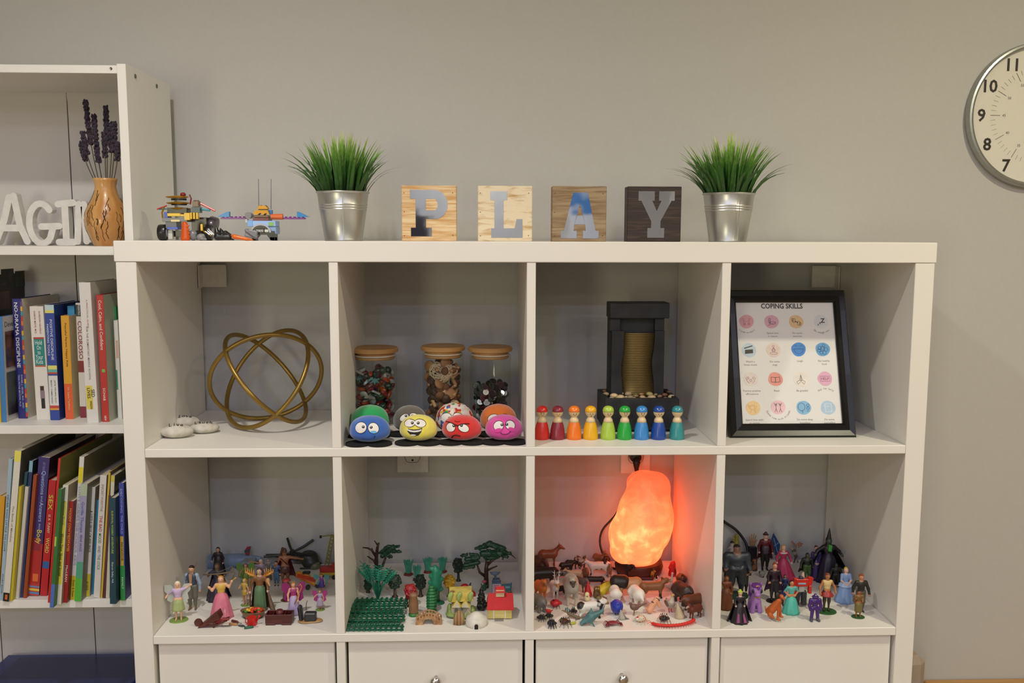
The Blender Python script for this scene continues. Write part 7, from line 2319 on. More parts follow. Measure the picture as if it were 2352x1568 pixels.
def quad(u, vb, vt, label, hx, L=1.25, rz=0.0, leg='#', hx2=None, pat=None, neck=.35, hz=1.15, hl=.3, girth=1.0, legr=1.0, ear=.1, tail=.5, horn=None, muzzle=None, c=3, name='toy_animal', cat='toy animal', y=.8, mane=None, belly=None, res=40, group=None, headr=1.0, low=0.0, pats=70, amt=.5):
    t, g = simple(c, u, vb, label, cat, name, y, rz, group or GA)
    H_ = rise(c, u, vt, g.y) * 1.1
    top = max(hz + .1 * headr, 1.0) + (horn[1] * .8 if horn else 0)
    s = H_ / top
    l = L / 2
    lc = pm_(leg) if leg != '#' else None
    m1 = pm_(hx, kind='patch', hx2=pat, scale=pats, amt=amt, soft=.02) if pat else pm_(hx, kind='fleck', hx2=hx2, scale=60, soft=.2) if hx2 else pm_(hx)
    mats = [m1, lc or m1, pm_(muzzle) if muzzle else m1, pm_(belly) if belly else m1]
    b = .25 * girth
    zt_ = .74 - low
    P = [('c', (-l * .75, 0, zt_), (l * .65, 0, zt_ + .02), b, b * 1.02, 0), ('e', (-l * .7, 0, zt_ + .03), (b * .95, b * .9, b * 1.0), 0), ('c', (-l * .3, 0, zt_ - b * .35), (l * .4, 0, zt_ - b * .3), b * .7, b * .72, 3)]
    lr = legr * (.7 + .3 * girth)
    for s_ in (-1, 1):
        yy = s_ * b * .55
        P += [('c', (l * .68, yy, zt_ - .08), (l * .66, yy, .36 - low * .5), .11 * lr, .062 * lr, 0), ('c', (l * .66, yy, .36 - low * .5), (l * .69, yy, .045), .058 * lr, .048 * lr, 1), ('c', (l * .69, yy, .04), (l * .76, yy, .035), .055 * lr, .04 * lr, 1)]
        P += [('c', (-l * .72, yy, zt_ - .05), (-l * .6, yy, .46 - low * .6), .15 * lr, .09 * lr, 0), ('c', (-l * .6, yy, .46 - low * .6), (-l * .86, yy, .27 - low * .3), .08 * lr, .05 * lr, 0), ('c', (-l * .86, yy, .27 - low * .3), (-l * .80, yy, .045), .05 * lr, .045 * lr, 1), ('c', (-l * .80, yy, .04), (-l * .73, yy, .035), .052 * lr, .04 * lr, 1)]
    hx_, hzz = l * .75 + neck, hz
    P += [('c', (l * .62, 0, zt_ + .08), (hx_, 0, hzz), b * .72, .11 * headr, 0), ('e', (hx_ + .02, 0, hzz), (.14 * headr, .105 * headr, .115 * headr), 0), ('c', (hx_ + .04, 0, hzz - .02), (hx_ + hl, 0, hzz - hl * .45), .095 * headr, .06 * headr, 2)]
    for s_ in (-1, 1):
        P.append(('c', (hx_ - .02, s_ * .07 * headr, hzz + .07 * headr), (hx_ - .05, s_ * (.09 + ear * .6) * headr, hzz + (.07 + ear) * headr), .035, .014, 0))
    if tail:
        P.append(('c', (-l * .75 - b * .8, 0, zt_ + .1), (-l * .75 - b * .9 - tail * .35, 0, zt_ + .1 - tail * .75), .045, .03, 0))
    blob('body', P, mats, t, k=.03, res=res, scale=s)
    mb = MB()
    for s_ in (-1, 1):
        mb.ell((hx_ + .08, s_ * .088 * headr, hzz + .03), .017, 6, 5)
    mb.obj('eyes', pm_('#120e0c'), t, scale=s)['kind'] = 'stuff'
    if horn:
        for s_ in (-1, 1):
            mb = MB().tube([(hx_ - .03, s_ * .06, hzz + .08), (hx_ - .08, s_ * (.1 + horn[2] * .5), hzz + .08 + horn[1] * .5), (hx_ - .05, s_ * (.08 + horn[2]), hzz + .08 + horn[1])], [.03, .024, .008], 6)
            if len(horn) > 3:
                for f in (.4, .7):
                    p = Vector((hx_ - .06, s_ * (.08 + horn[2] * f), hzz + .08 + horn[1] * f))
                    mb.tube([p, p + Vector((.12, s_ * .02, .13))], [.02, .006], 5).tube([p, p + Vector((-.03, s_ * .12, .1))], [.02, .006], 5)
            mb.obj('antler' if len(horn) > 3 else 'horn', pm_(horn[0]), t, scale=s, smooth=True)
    if mane:
        blob('mane', [('c', (l * .5, 0, zt_ + .25), (hx_ - .05, 0, hzz + .1), .09, .06), ('e', (hx_ - .05, 0, hzz + .02), (.1, .12, .14))], pm_(mane), t, k=.03, res=22, scale=s)
    return t


def bird(u, vb, vt, label, hx, rz=0.0, hx2=None, neck=.25, nk=None, beak='#c98a2a', legs='#c98a2a', headc=None, tail=.5, fat=1.0, wing=None, comb=None, c=3, y=.6, legh=.22, stance=0.0, tailc=None, name='toy_bird'):
    t, g = simple(c, u, vb, label, 'toy bird', name, y, rz, GA)
    H_ = rise(c, u, vt, g.y)
    top = legh + .5 + neck + .12 + (.12 if comb else 0)
    s = H_ / top
    m1 = pm_(hx, kind='fleck', hx2=hx2, scale=90, soft=.15) if hx2 else pm_(hx)
    mats = [m1, pm_(headc or hx), pm_(nk or headc or hx), pm_(tailc or hx)]
    bz = legh + .22
    P = [('e', (0, 0, bz), (.3 * fat, .19 * fat, .21 * fat), 0, (0, -.25 - stance, 0)), ('c', (.16, 0, bz + .1), (.26, 0, bz + .2 + neck), .12 * fat, .065, 2), ('e', (.27, 0, bz + .24 + neck), (.095, .08, .085), 1), ('c', (-.2, 0, bz + .02), (-.3 - tail * .4, 0, bz + .08 + tail * .1), .12, .04, 3)]
    blob('body', P, mats, t, k=.03, res=36, scale=s)
    for s_ in (-1, 1):
        blob('wing', [('e', (-.04, s_ * .16 * fat, bz + .03), (.25, .05, .13), 0, (0, .15, 0))], pm_(wing or hx2 or hx), t, res=18, scale=s)
        MB().tube([(0, s_ * .07, bz - .12), (.02, s_ * .07, .02), (.1, s_ * .07, .015)], .022, 6).obj('leg', pm_(legs), t, scale=s)
    MB().lathe([(.035, 0), (.028, .05), (.004, .13)], n=8, M=Matrix.Translation((.34, 0, bz + .23 + neck)) @ Matrix.Rotation(PI / 2 + .15, 4, 'Y')).obj('beak', pm_(beak), t, scale=s)
    if comb:
        blob('comb', [('e', (.27, 0, bz + .36 + neck), (.09, .02, .09)), ('e', (.2, 0, bz + .33 + neck), (.06, .02, .08)), ('e', (.36, 0, bz + .14 + neck), (.03, .02, .07))], pm_(comb), t, k=.02, res=18, scale=s)
    return t


LF, FR = PI, -PI / 2
# rear rows
quad(255, 470, 235, 'brown kangaroo-like deer with long upright ears at the back left corner', '#7c4428', 1.0, 0, neck=.3, hz=1.2, ear=.32, tail=.4, legr=.9, y=1)
quad(155, 600, 362, 'dark brown gorilla-like animal at the left divider, rear row', '#3a241c', 1.0, FR + .4, girth=1.4, neck=.1, hz=1.1, tail=0, legr=1.4, y=1)
quad(470, 545, 385, 'black antelope with swept horns in the rear row', '#241b19', 1.3, .2, neck=.35, hz=1.0, horn=('#1a1513', .3, -.02), tail=.3)
quad(560, 500, 395, 'small black goat lying behind the cream horse', '#1d1716', 1.6, LF, neck=.2, hz=.9, girth=.9, tail=.2)
quad(625, 520, 335, 'brown and white long eared dog facing front in the rear row', '#5b3f2c', 1.0, FR + .5, pat='#c9b49c', neck=.2, hz=1.15, ear=.2, pats=90)
quad(845, 590, 402, 'white cow with large black patches facing left, rear row', '#d8ccc0', 1.5, LF + .1, pat='#1d1918', neck=.3, hz=1.05, girth=1.05, tail=.7, pats=55, amt=.54, muzzle='#b8938a')
quad(850, 470, 285, 'tan deer standing at the back beside the lamp cord', '#8c5836', .9, FR + .9, neck=.2, hz=1.3, ear=.2)
quad(930, 500, 330, 'dark goat with short horns left of the salt lamp', '#2a1f1c', .9, FR - .3, neck=.15, hz=1.1, horn=('#3a2a22', .15, .1), girth=1.1)
quad(965, 590, 425, 'small tan calf behind the black and white cow', '#8f6248', .9, FR, neck=.15, hz=1.1, girth=.9)
quad(1155, 590, 372, 'black bull with thick shoulders right in front of the salt lamp', '#1c1513', 1.1, FR + .5, neck=.2, hz=.95, girth=1.25, horn=('#2a1e1a', .16, .12), legr=1.1)
quad(185, 690, 500, 'black bear-like animal behind the white antlered deer', '#191716', 1.6, .1, girth=1.3, neck=.15, hz=.95, tail=0, legr=1.2)
quad(400, 625, 500, 'grey badger in the second row from the back', '#6f665e', 1.5, LF, girth=1.1, neck=.2, hz=.85, pat='#241f1d', low=.15, tail=.2)
quad(560, 640, 500, 'cream horse with a black back stripe in the second row', '#c9a982', 1.4, LF, neck=.3, hz=1.05, mane='#1d1917', tail=.6)
quad(690, 640, 475, 'reddish brown dog facing front beside the cream horse', '#7a4c38', .9, FR, neck=.15, hz=1.15)
quad(800, 680, 555, 'black lizard-tailed animal lying behind the owl', '#211b1a', 1.7, LF, low=.3, neck=.3, hz=.6, tail=.9, legr=.8)
quad(1000, 690, 605, 'orange brown lizard in the middle row', '#a8623c', 2.0, 0, low=.45, neck=.3, hz=.5, tail=.8, legr=.7)
quad(935, 690, 620, 'dark olive crocodile under the yellow bird', '#4c4a2a', 2.2, .1, low=.45, neck=.4, hz=.45, tail=.8, legr=.7, girth=.9)
quad(1290, 640, 570, 'green and yellow lizard in front of the lamp base', '#7c8a34', 2.2, .1, pat='#b8a84a', low=.42, neck=.35, hz=.5, tail=.8, legr=.7)
quad(1410, 640, 565, 'dark red brown seal-like animal behind the fox', '#5a2622', 2.4, LF, low=.42, neck=.3, hz=.5, tail=.4, legr=.7)
quad(1450, 620, 490, 'yellow spotted leopard cub beside the lamp base', '#c08a30', .9, FR + .6, pat='#2a1d14', neck=.15, hz=1.15, pats=110, amt=.58)
bird(1525, 665, 535, 'small black and white goose behind the fox', '#e0d6cc', FR - .4, neck=.3, headc='#16130f', beak='#1c1814')
bird(1620, 700, 575, 'olive brown duck behind the white swan', '#7a6a38', LF, neck=.05, tail=.6, fat=1.2)
t, g = simple(3, 1705, 590, 'tall scarlet parrot perched at the back right', 'toy bird', 'toy_parrot', 1, 0, GA)
H_ = rise(3, 1705, 400, g.y)
blob('body', [('c', (0, 0, .3), (.15, 0, H_ * .75), .85, .55), ('e', (.15, 0, H_ * .84), (.5, .5, .5)), ('c', (-.5, 0, H_ * .55), (-.25, 0, H_ * .93), .35, .12), ('c', (.3, 0, H_ * .6), (.45, 0, H_), .4, .1)], pm_('#c01c1e'), t, k=.08, res=34)
blob('wing', [('e', (.45, -.4, .9), (.4, .3, 1.1))], pm_('#6d1418'), t, res=18)
bird(1672, 745, 525, 'white swan with a long curved neck at the right', '#d9cfc6', .35, neck=.75, headc='#d9cfc6', beak='#a02a22', legh=.1, fat=1.05, comb=None)
bird(1812, 705, 525, 'dark brown turkey with orange wing tips, far right of the middle row', '#30221c', FR, hx2='#8a5a2c', neck=.05, fat=1.6, tail=.6, beak='#c8702a', legs='#2a1c16')
quad(1475, 848, 625, 'reddish brown maned wolf with black legs walking right', '#8a5a34', 1.45, .05, leg='#1d1613', neck=.3, hz=1.12, ear=.2, tail=.5, muzzle='#b08a62', hl=.28)
t = quad(1190, 820, 625, 'tapir with a black front and tan rear facing left', '#c49462', 1.35, LF, leg='#201a18', girth=1.3, neck=.15, hz=.85, tail=0, legr=1.3, hl=.35)
blob('black_front', [('c', (.28, 0, .74), (.62, 0, .76), .37, .36)], pm_('#241e1c'), t, res=24, scale=t.children[0].dimensions.z / CM / 1.03)
# yellow bird with black wing
t, g = simple(3, 960, 800, 'bright yellow toy bird with a forked tail lying on the olive animals', 'toy bird', 'toy_bird', 1.3, 0, GA)
X_, Zz = local(3, t)
blob('body', [('c', P3(870, 760, -.3), P3(990, 690, -.3), 1.15, .7), ('c', P3(985, 690, -.3), P3(1105, 665, -.3), .6, .36), ('c', P3(900, 700, -.3), P3(985, 650, -.2), .45, .25), ('c', P3(1050, 665, -.3), P3(1105, 650, -.2), .25, .15), ('c', P3(850, 780, -.3), P3(880, 800, -.3), .5, .3)], pm_('#d8bd28'), t, k=.05, res=42)
blob('wing_patch', [('c', P3(925, 745, -.95), P3(955, 725, -.95), .2, .14)], pm_('#26241c'), t, res=16)
# middle row
quad(322, 862, 525, 'white deer with tall pale antlers and a gold head at the left', '#cfc4bc', .8, FR + .2, neck=.2, hz=1.1, horn=('#dcd6cc', .62, .05, 1), muzzle='#a87c4a', legr=.7, girth=.75, tail=0)
quad(160, 862, 610, 'orange brown horse at the left divider', '#b8622a', .9, FR + .35, neck=.15, hz=1.2, legr=.9, mane='#3a2218', muzzle='#8a5a38')
quad(390, 800, 690, 'black piglet behind the white deer', '#1c1716', 1.3, .3, girth=1.2, neck=.1, hz=.8, low=.15, tail=.2)
quad(520, 905, 572, 'large grey and white wolf facing front, second animal from the left front', '#8d8a80', .9, FR, hx2='#b3ada0', neck=.12, hz=1.08, girth=1.1, ear=.14, tail=0, belly='#cfc8ba', muzzle='#3a3430', leg='#b5aa98')
quad(620, 760, 600, 'small grey brown animal behind the wolf', '#5a4c48', 1.2, FR + .8, neck=.15, hz=.9)
t, g = simple(3, 718, 832, 'bright red cone-bodied toy bird left of the owl', 'toy bird', 'toy_bird', .8, 0, GA)
H_ = rise(3, 718, 620, g.y)
blob('body', [('c', (0, 0, .5), (-.05, 0, H_ - .3), .85, .12), ('c', (.2, -.2, .4), (.5, -.2, .15), .3, .1), ('c', (.2, 0, .3), (.35, 0, -.0), .3, .12)], pm_('#b8202a'), t, k=.06, res=32)
t, g = simple(3, 822, 845, 'brown owl with round yellow eyes facing front', 'toy bird', 'toy_owl', .7, 0, GA)
H_ = rise(3, 822, 685, g.y)
ow = pm_('#6f5a34', kind='fleck', hx2='#3f301c', scale=220)
blob('body', [('c', (0, 0, .55), (0, 0, H_ * .6), .78, .62), ('e', (0, 0, H_ * .75), (.66, .6, .5)), ('c', (-.45, 0, H_ * .85), (-.52, 0, H_), .15, .04), ('c', (.45, 0, H_ * .85), (.52, 0, H_), .15, .04)], ow, t, k=.06, res=36)
for s_ in (-1, 1):
    MB().ell((s_ * .27, -.55, H_ * .78), (.2, .1, .2), 12, 8).obj('eye', pm_('#b8943a'), t, smooth=True)
    MB().ell((s_ * .27, -.65, H_ * .78), (.09, .04, .09), 8, 6).obj('pupil', pm_('#15110c'), t, smooth=True)
MB().lathe([(.08, 0), (.01, .2)], n=8, M=Matrix.Translation((0, -.62, H_ * .7)) @ MY).obj('beak', pm_('#3a2c18'), t)
t, g = simple(3, 705, 885, 'cream yellow duckling in front of the owl', 'toy bird', 'toy_duckling', .7, 0, GA)
H_ = rise(3, 705, 762, g.y)
blob('body', [('e', (0, 0, H_ * .35), (.62, .6, H_ * .35)), ('e', (0, -.1, H_ * .74), (.5, .45, H_ * .27))], pm_('#d8cc9a'), t, k=.06, res=30)
MB().ell((0, -.55, H_ * .62), (.2, .2, .08)).obj('beak', pm_('#6a5638'), t, smooth=True)
for (u, vb, vt, lb, rz) in ((1035, 905, 735, 'white polar bear seen from behind, above the blue bird', PI / 2), (1290, 935, 742, 'white polar bear walking toward the viewer with its head down', FR + .25)):
    quad(u, vb, vt, lb, '#dcd6cc', 1.0, rz, girth=1.45, neck=.25, hz=.72, legr=1.6, tail=0, ear=.04, hl=.3, headr=1.35, muzzle='#cfc8bc', y=1.2)
bird(1055, 1035, 830, 'bright blue bird standing on a black foot', '#2a3aa8', FR, neck=.02, headc='#2a3aa8', fat=1.55, tail=.3, legs='#141216', beak='#1c1c2a', legh=.16)
t = tag(blob('toy_rock_perch', [('c', (-.9, 0, .25), (.5, 0, .35), .3, .45), ('c', (.3, 0, .3), (.7, 0, .9), .35, .2)], pm_('#1a191d'), res=22, k=.05, loc=tuple(Vector(A(1020, 1040, .2)) * CM)), 'black seal-shaped perch lying under the blue bird', 'toy rock')
bird(1262, 1050, 865, 'brown platypus-coloured duck on a sandy foot in the front row', '#6f5048', LF + .2, neck=.04, fat=1.0, tail=1.3, headc='#6f5048', beak='#a03a34', legs='#8a6a42', legh=.32)
t, g = simple(3, 1500, 1035, 'peach pink sea creature with black leg tips in the front row', 'toy animal', 'toy_sea_creature', .8, 0, GA)
X_, Zz = local(3, t)
blob('body', [('c', P3(1450, 1000), P3(1530, 870), .7, .5), ('c', P3(1530, 870), P3(1565, 960), .45, .3), ('c', P3(1440, 1010), P3(1400, 980), .3, .12), ('c', P3(1440, 1010), P3(1460, 1030), .35, .2)], pm_('#dfa07c'), t, k=.05, res=34)
for p in ((1520, 850, 1560, 880), (1465, 890, 1500, 915)):
    MB().tube([P3(p[0], p[1], -.35), P3(p[2], p[3], -.45)], .11, 6).obj('black_band', pm_('#2a2220'), t)
bird(1680, 1010, 742, 'grey and cream vulture with pink feet at the right', '#8f8478', FR + .3, hx2='#c8bca8', neck=.3, headc='#c9a46a', nk='#cfc4b0', beak='#3a2e26', legs='#a83a5c', wing='#6a5a50', fat=1.15, tail=.3)
quad(1830, 910, 690, 'hunched dark brown gorilla at the right', '#3a2a24', 1.05, FR + .4, girth=1.55, neck=.12, hz=1.0, tail=0, legr=1.7)
quad(1925, 870, 775, 'small black and white badger behind the brown pony', '#26211f', 1.3, FR, pat='#cfc8c0', neck=.1, hz=.85, low=.1)
quad(1950, 1000, 818, 'chestnut brown bison at the far right of the front row', '#6a3a20', 1.2, LF + .3, girth=1.25, neck=.2, hz=.85, legr=1.0)
quad(1975, 1085, 905, 'reddish brown pony in the front right corner', '#6a2f1c', 1.1, LF + .5, neck=.2, hz=1.1, mane='#3a1c14', tail=.5, muzzle='#b89a84')
t, g = simple(3, 1790, 1090, 'grey shark standing on its tail, pale belly toward the front right', 'toy animal', 'toy_shark', .9, 0, GA)
H_ = rise(3, 1760, 880, g.y)
blob('body', [('c', (0, 0, .4), (-.45, 0, H_ - .25), .95, .12, 1), ('c', (.3, .2, .4), (.2, .2, H_ * .6), .8, .3, 0), ('c', (.6, 0, .3), (1.5, 0, .15), .4, .1, 0), ('c', (.4, .4, .6), (1.0, .3, H_ * .55), .4, .1, 0)], [pm_('#7a6c5c'), pm_('#b8a88a')], t, k=.06, res=36)
# front row
quad(145, 1000, 835, 'grey elephant calf cut off by the left divider', '#6f6c68', 1.0, FR + .5, girth=1.45, neck=.12, hz=.85, legr=1.8, tail=.2)
quad(745, 1085, 872, 'large white dairy cow with black patches and a brown muzzle, front row', '#dad6d0', 1.55, .12, pat='#1f1c1c', girth=1.1, neck=.22, hz=1.0, muzzle='#8a7244', tail=0, pats=42, amt=.53, legr=1.2, headr=1.5, horn=None)
t, g = simple(3, 770, 1175, 'teal grey toy shark lying diagonally at the front', 'toy animal', 'toy_shark', .7, 0, GA)
X_, Zz = local(3, t)
teal = pm_('#4f7c80', kind='fleck', hx2='#3f6468', scale=40)
blob('body', [('c', P3(650, 1150), P3(760, 1080, .3), .4, .95), ('c', P3(760, 1080, .3), P3(900, 1030, .8), .9, .3), ('c', P3(890, 1035, .8), P3(930, 960, 1.0), .25, .08), ('c', P3(760, 1060, .4), P3(765, 980, .5), .45, .08), ('c', P3(740, 1110), P3(800, 1175, -.6), .35, .08), ('c', P3(890, 1040, .8), P3(920, 1070, .6), .2, .06)], teal, t, k=.08, res=50)
MB().tube([P3(665, 1150, -.45), P3(700, 1138, -.6)], .09, 6).obj('mouth', pm_('#6a3a4a'), t)
t, g = simple(3, 1120, 1100, 'small grey dolphin standing upright behind the red crab', 'toy animal', 'toy_dolphin', .6, 0, GA)
H_ = rise(3, 1100, 968, g.y)
blob('body', [('c', (-.1, 0, .4), (-.3, 0, H_ - .2), .65, .15, 1), ('c', (.2, .1, .4), (.0, .1, H_ * .6), .5, .2, 0), ('c', (.3, 0, .3), (1.3, 0, .1), .3, .08, 0)], [pm_('#6c6a6a'), pm_('#a8a498')], t, k=.05, res=30)


def bug(u, vb, label, hx, r=(.6, .45, .35), legs=8, ll=1.2, hx2=None, name='toy_spider', cat='toy insect', rz=0, legc=None, head=.3, pat=None, lr=.085, up=.7):
    r = tuple(x * 1.2 for x in r)
    head *= 1.2
    t, g = simple(3, u, vb, label, cat, name, ll * .6, rz, GA)
    z = r[2] + .2
    m = pm_(hx, kind='patch', hx2=pat, scale=120, amt=.58) if pat else pm_(hx)
    blob('body', [('e', (-.2, 0, z), r), ('e', (r[0] * .8, 0, z - .05), (head, head * .9, head * .8))], m, t, k=.05, res=26)
    for s_ in (-1, 1):
        for i in range(legs // 2):
            a = (-.9 + 1.8 * (i + .5) / (legs / 2))
            d = Vector((math.sin(a), s_ * math.cos(a), 0))
            MB().tube([Vector((0, 0, z)) + d * .25, Vector((0, 0, z + up * .6)) + d * ll * .5, Vector((0, 0, .05)) + d * ll], [lr, lr * .9, lr * .5], 5).obj('leg', pm_(legc or hx), t)
    return t


bug(345, 960, 'red ladybug with black spots at the left front', '#b81c2a', (.85, .75, .6), 6, 1.2, pat='#1c1416', name='toy_ladybug', legc='#1a1414')
bird(255, 1030, 950, 'small red bird crouching left of the ladybug', '#c02018', LF, neck=.0, legh=.05, fat=1.1, tail=.5, beak='#3a1a14')
bug(180, 1110, 'black scorpion-like beetle with yellow marks at the left front corner', '#1c1a18', (.75, .4, .3), 8, 1.2, pat='#8f8430', name='toy_beetle')
bug(262, 1085, 'small black beetle behind the black tarantula', '#17161b', (.5, .35, .3), 6, .9, name='toy_beetle')
bug(295, 1190, 'black hairy tarantula at the front edge, left', '#15141c', (.6, .5, .45), 8, 1.25, lr=.13)
bug(450, 1175, 'dark red and green beetle with long curved legs at the front edge', '#4a2418', (.75, .6, .4), 8, 1.9, pat='#2a5a34', name='toy_beetle', legc='#2a2418')
blobf = quad(545, 1165, 1105, 'yellow green toy frog beside the dark red beetle', '#a8a82c', 1.3, .4, low=.35, neck=.1, hz=.6, tail=0, girth=1.3, legr=1.0)
quad(425, 1110, 1060, 'dark green toy frog behind the dark red beetle', '#3a4a2c', 1.4, LF, low=.35, neck=.1, hz=.6, tail=0, girth=1.2, legr=1.0)
t, g = simple(3, 540, 1100, 'slim olive brown toy lizard stretched behind the beetle', 'toy animal', 'toy_lizard', .4, 0, GA)
X_, Zz = local(3, t)
blob('body', [('c', P3(420, 1030, 1.5), P3(500, 1050, 1.0), .08, .22), ('c', P3(500, 1055, .8), P3(600, 1085, .2), .28, .3), ('c', P3(600, 1090, .2), P3(685, 1070, -.1), .28, .14), ('c', P3(520, 1060, .6), P3(490, 1095, .1), .12, .07), ('c', P3(590, 1090, .2), P3(575, 1110, -.5), .12, .07)], pm_('#6a5c40'), t, k=.05, res=50)
bug(545, 1020, 'pale teal and black butterfly with folded wings', '#241f22', (.5, .2, .2), 6, .7, name='toy_butterfly')
o = bpy.data.objects[-1] if False else None
t, g = simple(3, 530, 1015, 'teal striped toy butterfly wings spread beside the dairy cow', 'toy insect', 'toy_butterfly', .5, .3, GA)
for s_ in (-1, 1):
    MB().prism([(0, .2), (s_ * .9, 1.1), (s_ * 1.4, .9), (s_ * 1.2, .2), (s_ * .9, -.05 + .15), (s_ * .3, .1)][::1 if s_ > 0 else -1], -.04, .04).obj('wing', pm_('#8fc0b4', kind='stripe', hx2='#241f22', scale=90), t, rot=(-.9, 0, s_ * .4))
MB().ell((0, 0, .25), (.12, .5, .14)).obj('body', pm_('#1c1a1c'), t, smooth=True)
# crab
t, g = simple(3, 1010, 1180, 'dark red toy crab with claws at the front edge', 'toy animal', 'toy_crab', .9, .2, GA)
cr = pm_('#7c2630', kind='patch', hx2='#d0a8a0', scale=60, amt=.62, soft=.1)
blob('shell', [('e', (0, 0, .55), (1.0, .65, .35)), ('e', (-.5, .1, .5), (.6, .5, .3))], cr, t, k=.08, res=26)
for s_ in (-1, 1):
    blob('claw', [('c', (s_ * .8, -.3, .5), (s_ * 1.4, -.6, .5), .15, .2), ('c', (s_ * 1.4, -.6, .5), (s_ * 1.2, -1.1, .45), .24, .12), ('c', (s_ * 1.45, -.65, .5), (s_ * 1.6, -1.1, .4), .14, .05)], pm_('#6a1c28'), t, k=.04, res=22)
    for i in range(4):
        a = -.5 + i * .4
        MB().tube([(s_ * .6, a * .5, .5), (s_ * 1.2, a, .75), (s_ * 1.7, a * 1.3, .05)], [.1, .08, .04], 5).obj('leg', pm_('#6a1c28'), t)
bug(1345, 1140, 'red and white flower-like insect with yellow legs in the front row', '#d8d0c4', (.9, .6, .4), 8, 1.6, pat='#c82a34', name='toy_insect', legc='#c9a45c', lr=.07)
MB_ = bug(1615, 1140, 'black spider with long legs and a red marked belly at the front right', '#26201f', (.7, .55, .45), 8, 1.7, pat='#6a2a2a', lr=.075, up=1.1)
# centipede
t, g = simple(3, 1740, 1185, 'long bright red toy centipede curving along the front edge', 'toy insect', 'toy_centipede', .5, 0, GA)
X_, Zz = local(3, t)
P = smooth_path([Vector((X_(1500), .8, .35)), Vector((X_(1560), .1, .4)), Vector((X_(1680), -.25, .4)), Vector((X_(1820), .1, .4)), Vector((X_(1940), .9, .5)), Vector((X_(2000), 1.7, .6))], 8)
rc = pm_('#cf2a20', rough=.3)
n = len(P)
mb = MB()
for i, p in enumerate(P):
    mb.ell(p, (.32, .34, .26), 10, 6)
mb.obj('body', rc, t, smooth=True)
for i in range(1, n - 1, 2):
    for s_ in (-1, 1):
        p = P[i]
        MB().tube([p + Vector((0, s_ * .25, 0)), p + Vector((.1, s_ * .6, .1)), p + Vector((.12, s_ * .85, -.32))], [.07, .05, .03], 5).obj('leg', rc, t)
for s_ in (-1, 1):
    MB().tube([P[0], P[0] + Vector((-.6, s_ * .4, .4)), P[0] + Vector((-1.1, s_ * .5, .3))], .05, 5).obj('antenna', rc, t)
# starfish & small pale fish
t, g = simple(3, 870, 870, 'small olive toy turtle behind the dairy cow', 'toy animal', 'toy_turtle', .4, 0, GA)
blob('shell', [('e', (0, 0, .5), (.95, .7, .45))], pm_('#5c5434', kind='fleck', hx2='#8a7c4a', scale=160), t, res=22)
blob('limbs', [('e', (1.0, 0, .45), (.3, .2, .2)), ('c', (.5, -.5, .25), (.9, -.8, .1), .18, .1), ('c', (-.5, -.5, .25), (-.9, -.8, .1), .18, .1), ('c', (.5, .5, .25), (.9, .8, .1), .18, .1), ('c', (-.5, .5, .25), (-.9, .8, .1), .18, .1), ('e', (0, 0, .3), (.7, .5, .15))], pm_('#7a7248'), t, k=.04, res=26)
tag(blob('toy_seal', [('c', (-.9, 0, .4), (.6, 0, .6), .3, .55), ('e', (.8, -.1, .9), (.45, .4, .4))], pm_('#cfcac4'), res=24, k=.08, loc=tuple(Vector(A(1430, 930, .5)) * CM)), 'small white seal pup between the polar bear and the peach creature', 'toy animal', GA)

# ================================================================== FOURTH LOWER CUBE: dolls and figures
G4 = 'figurines in the fourth lower cube'
P4 = lambda *a, **k: person(4, *a, group=G4, **k)
# back row
P4(650, 625, 135, 'tall man figurine in a dark red cape and grey tunic at the back', '#c9a090', '#3a2426', 'hat', '#5a1720', '#1a171a', LH=(-.17, -.03, .5), RH=(.19, -.03, .47), cape=('#5c1720', .2, .3), th=1.15, shoes='#17151a', legs='#17151a', extra=lambda t, H_, dz: MB().lathe([(.085, .44), (.115, .5), (.1, .62), (.09, .68)], n=24, sy=.8).obj('tunic', pm_('#4b4048'), t, scale=H_, smooth=True))
t, g = simple(4, 790, 500, 'tall blue kite shaped toy shield with a pale cross beside the red caped man', 'toy shield', 'toy_shield', 3.0)
X_, Zz = local(4, t)
MB().prism([(X_(770), Zz(455)), (X_(815), Zz(465)), (X_(830), Zz(320)), (X_(742), Zz(168)), (X_(718), Zz(250))], -.15, .15).obj('shield_face', pm_('#22406e'), t)
MB().stroke([(X_(742), Zz(230)), (X_(800), Zz(420))], .14, -.22, -.15).obj('cross_band', pm_('#7f95b4'), t)
MB().stroke([(X_(752), Zz(335)), (X_(808), Zz(290))], .14, -.23, -.15).obj('cross_band', pm_('#7f95b4'), t)
P4(880, 735, 288, 'blond lady figurine in a rose pink ball gown behind the teal gowned one', '#d8a890', '#c09a3c', 'long', '#a82a50', '#b23058', skirt=(.3, .6, .0, .08), sleeves='long', LH=(-.2, -.05, .5), RH=(.22, -.08, .5), extra=lambda t, H_, dz: MB().lathe([(.09, .8), (.125, .785), (.12, .76), (.09, .77)], n=24, sy=.75).obj('collar', pm_('#d8c8c4'), t, scale=H_, smooth=True))
P4(1300, 745, 300, 'slender lady figurine in a long dark purple dress', '#b98a7c', '#4a1c20', 'bun', '#3c2a62', '#35215c', skirt=(.17, .6, .0), LH=(-.03, -.09, .5), RH=(.03, -.09, .5), LE=(-.13, -.02, .62), RE=(.13, -.02, .62))
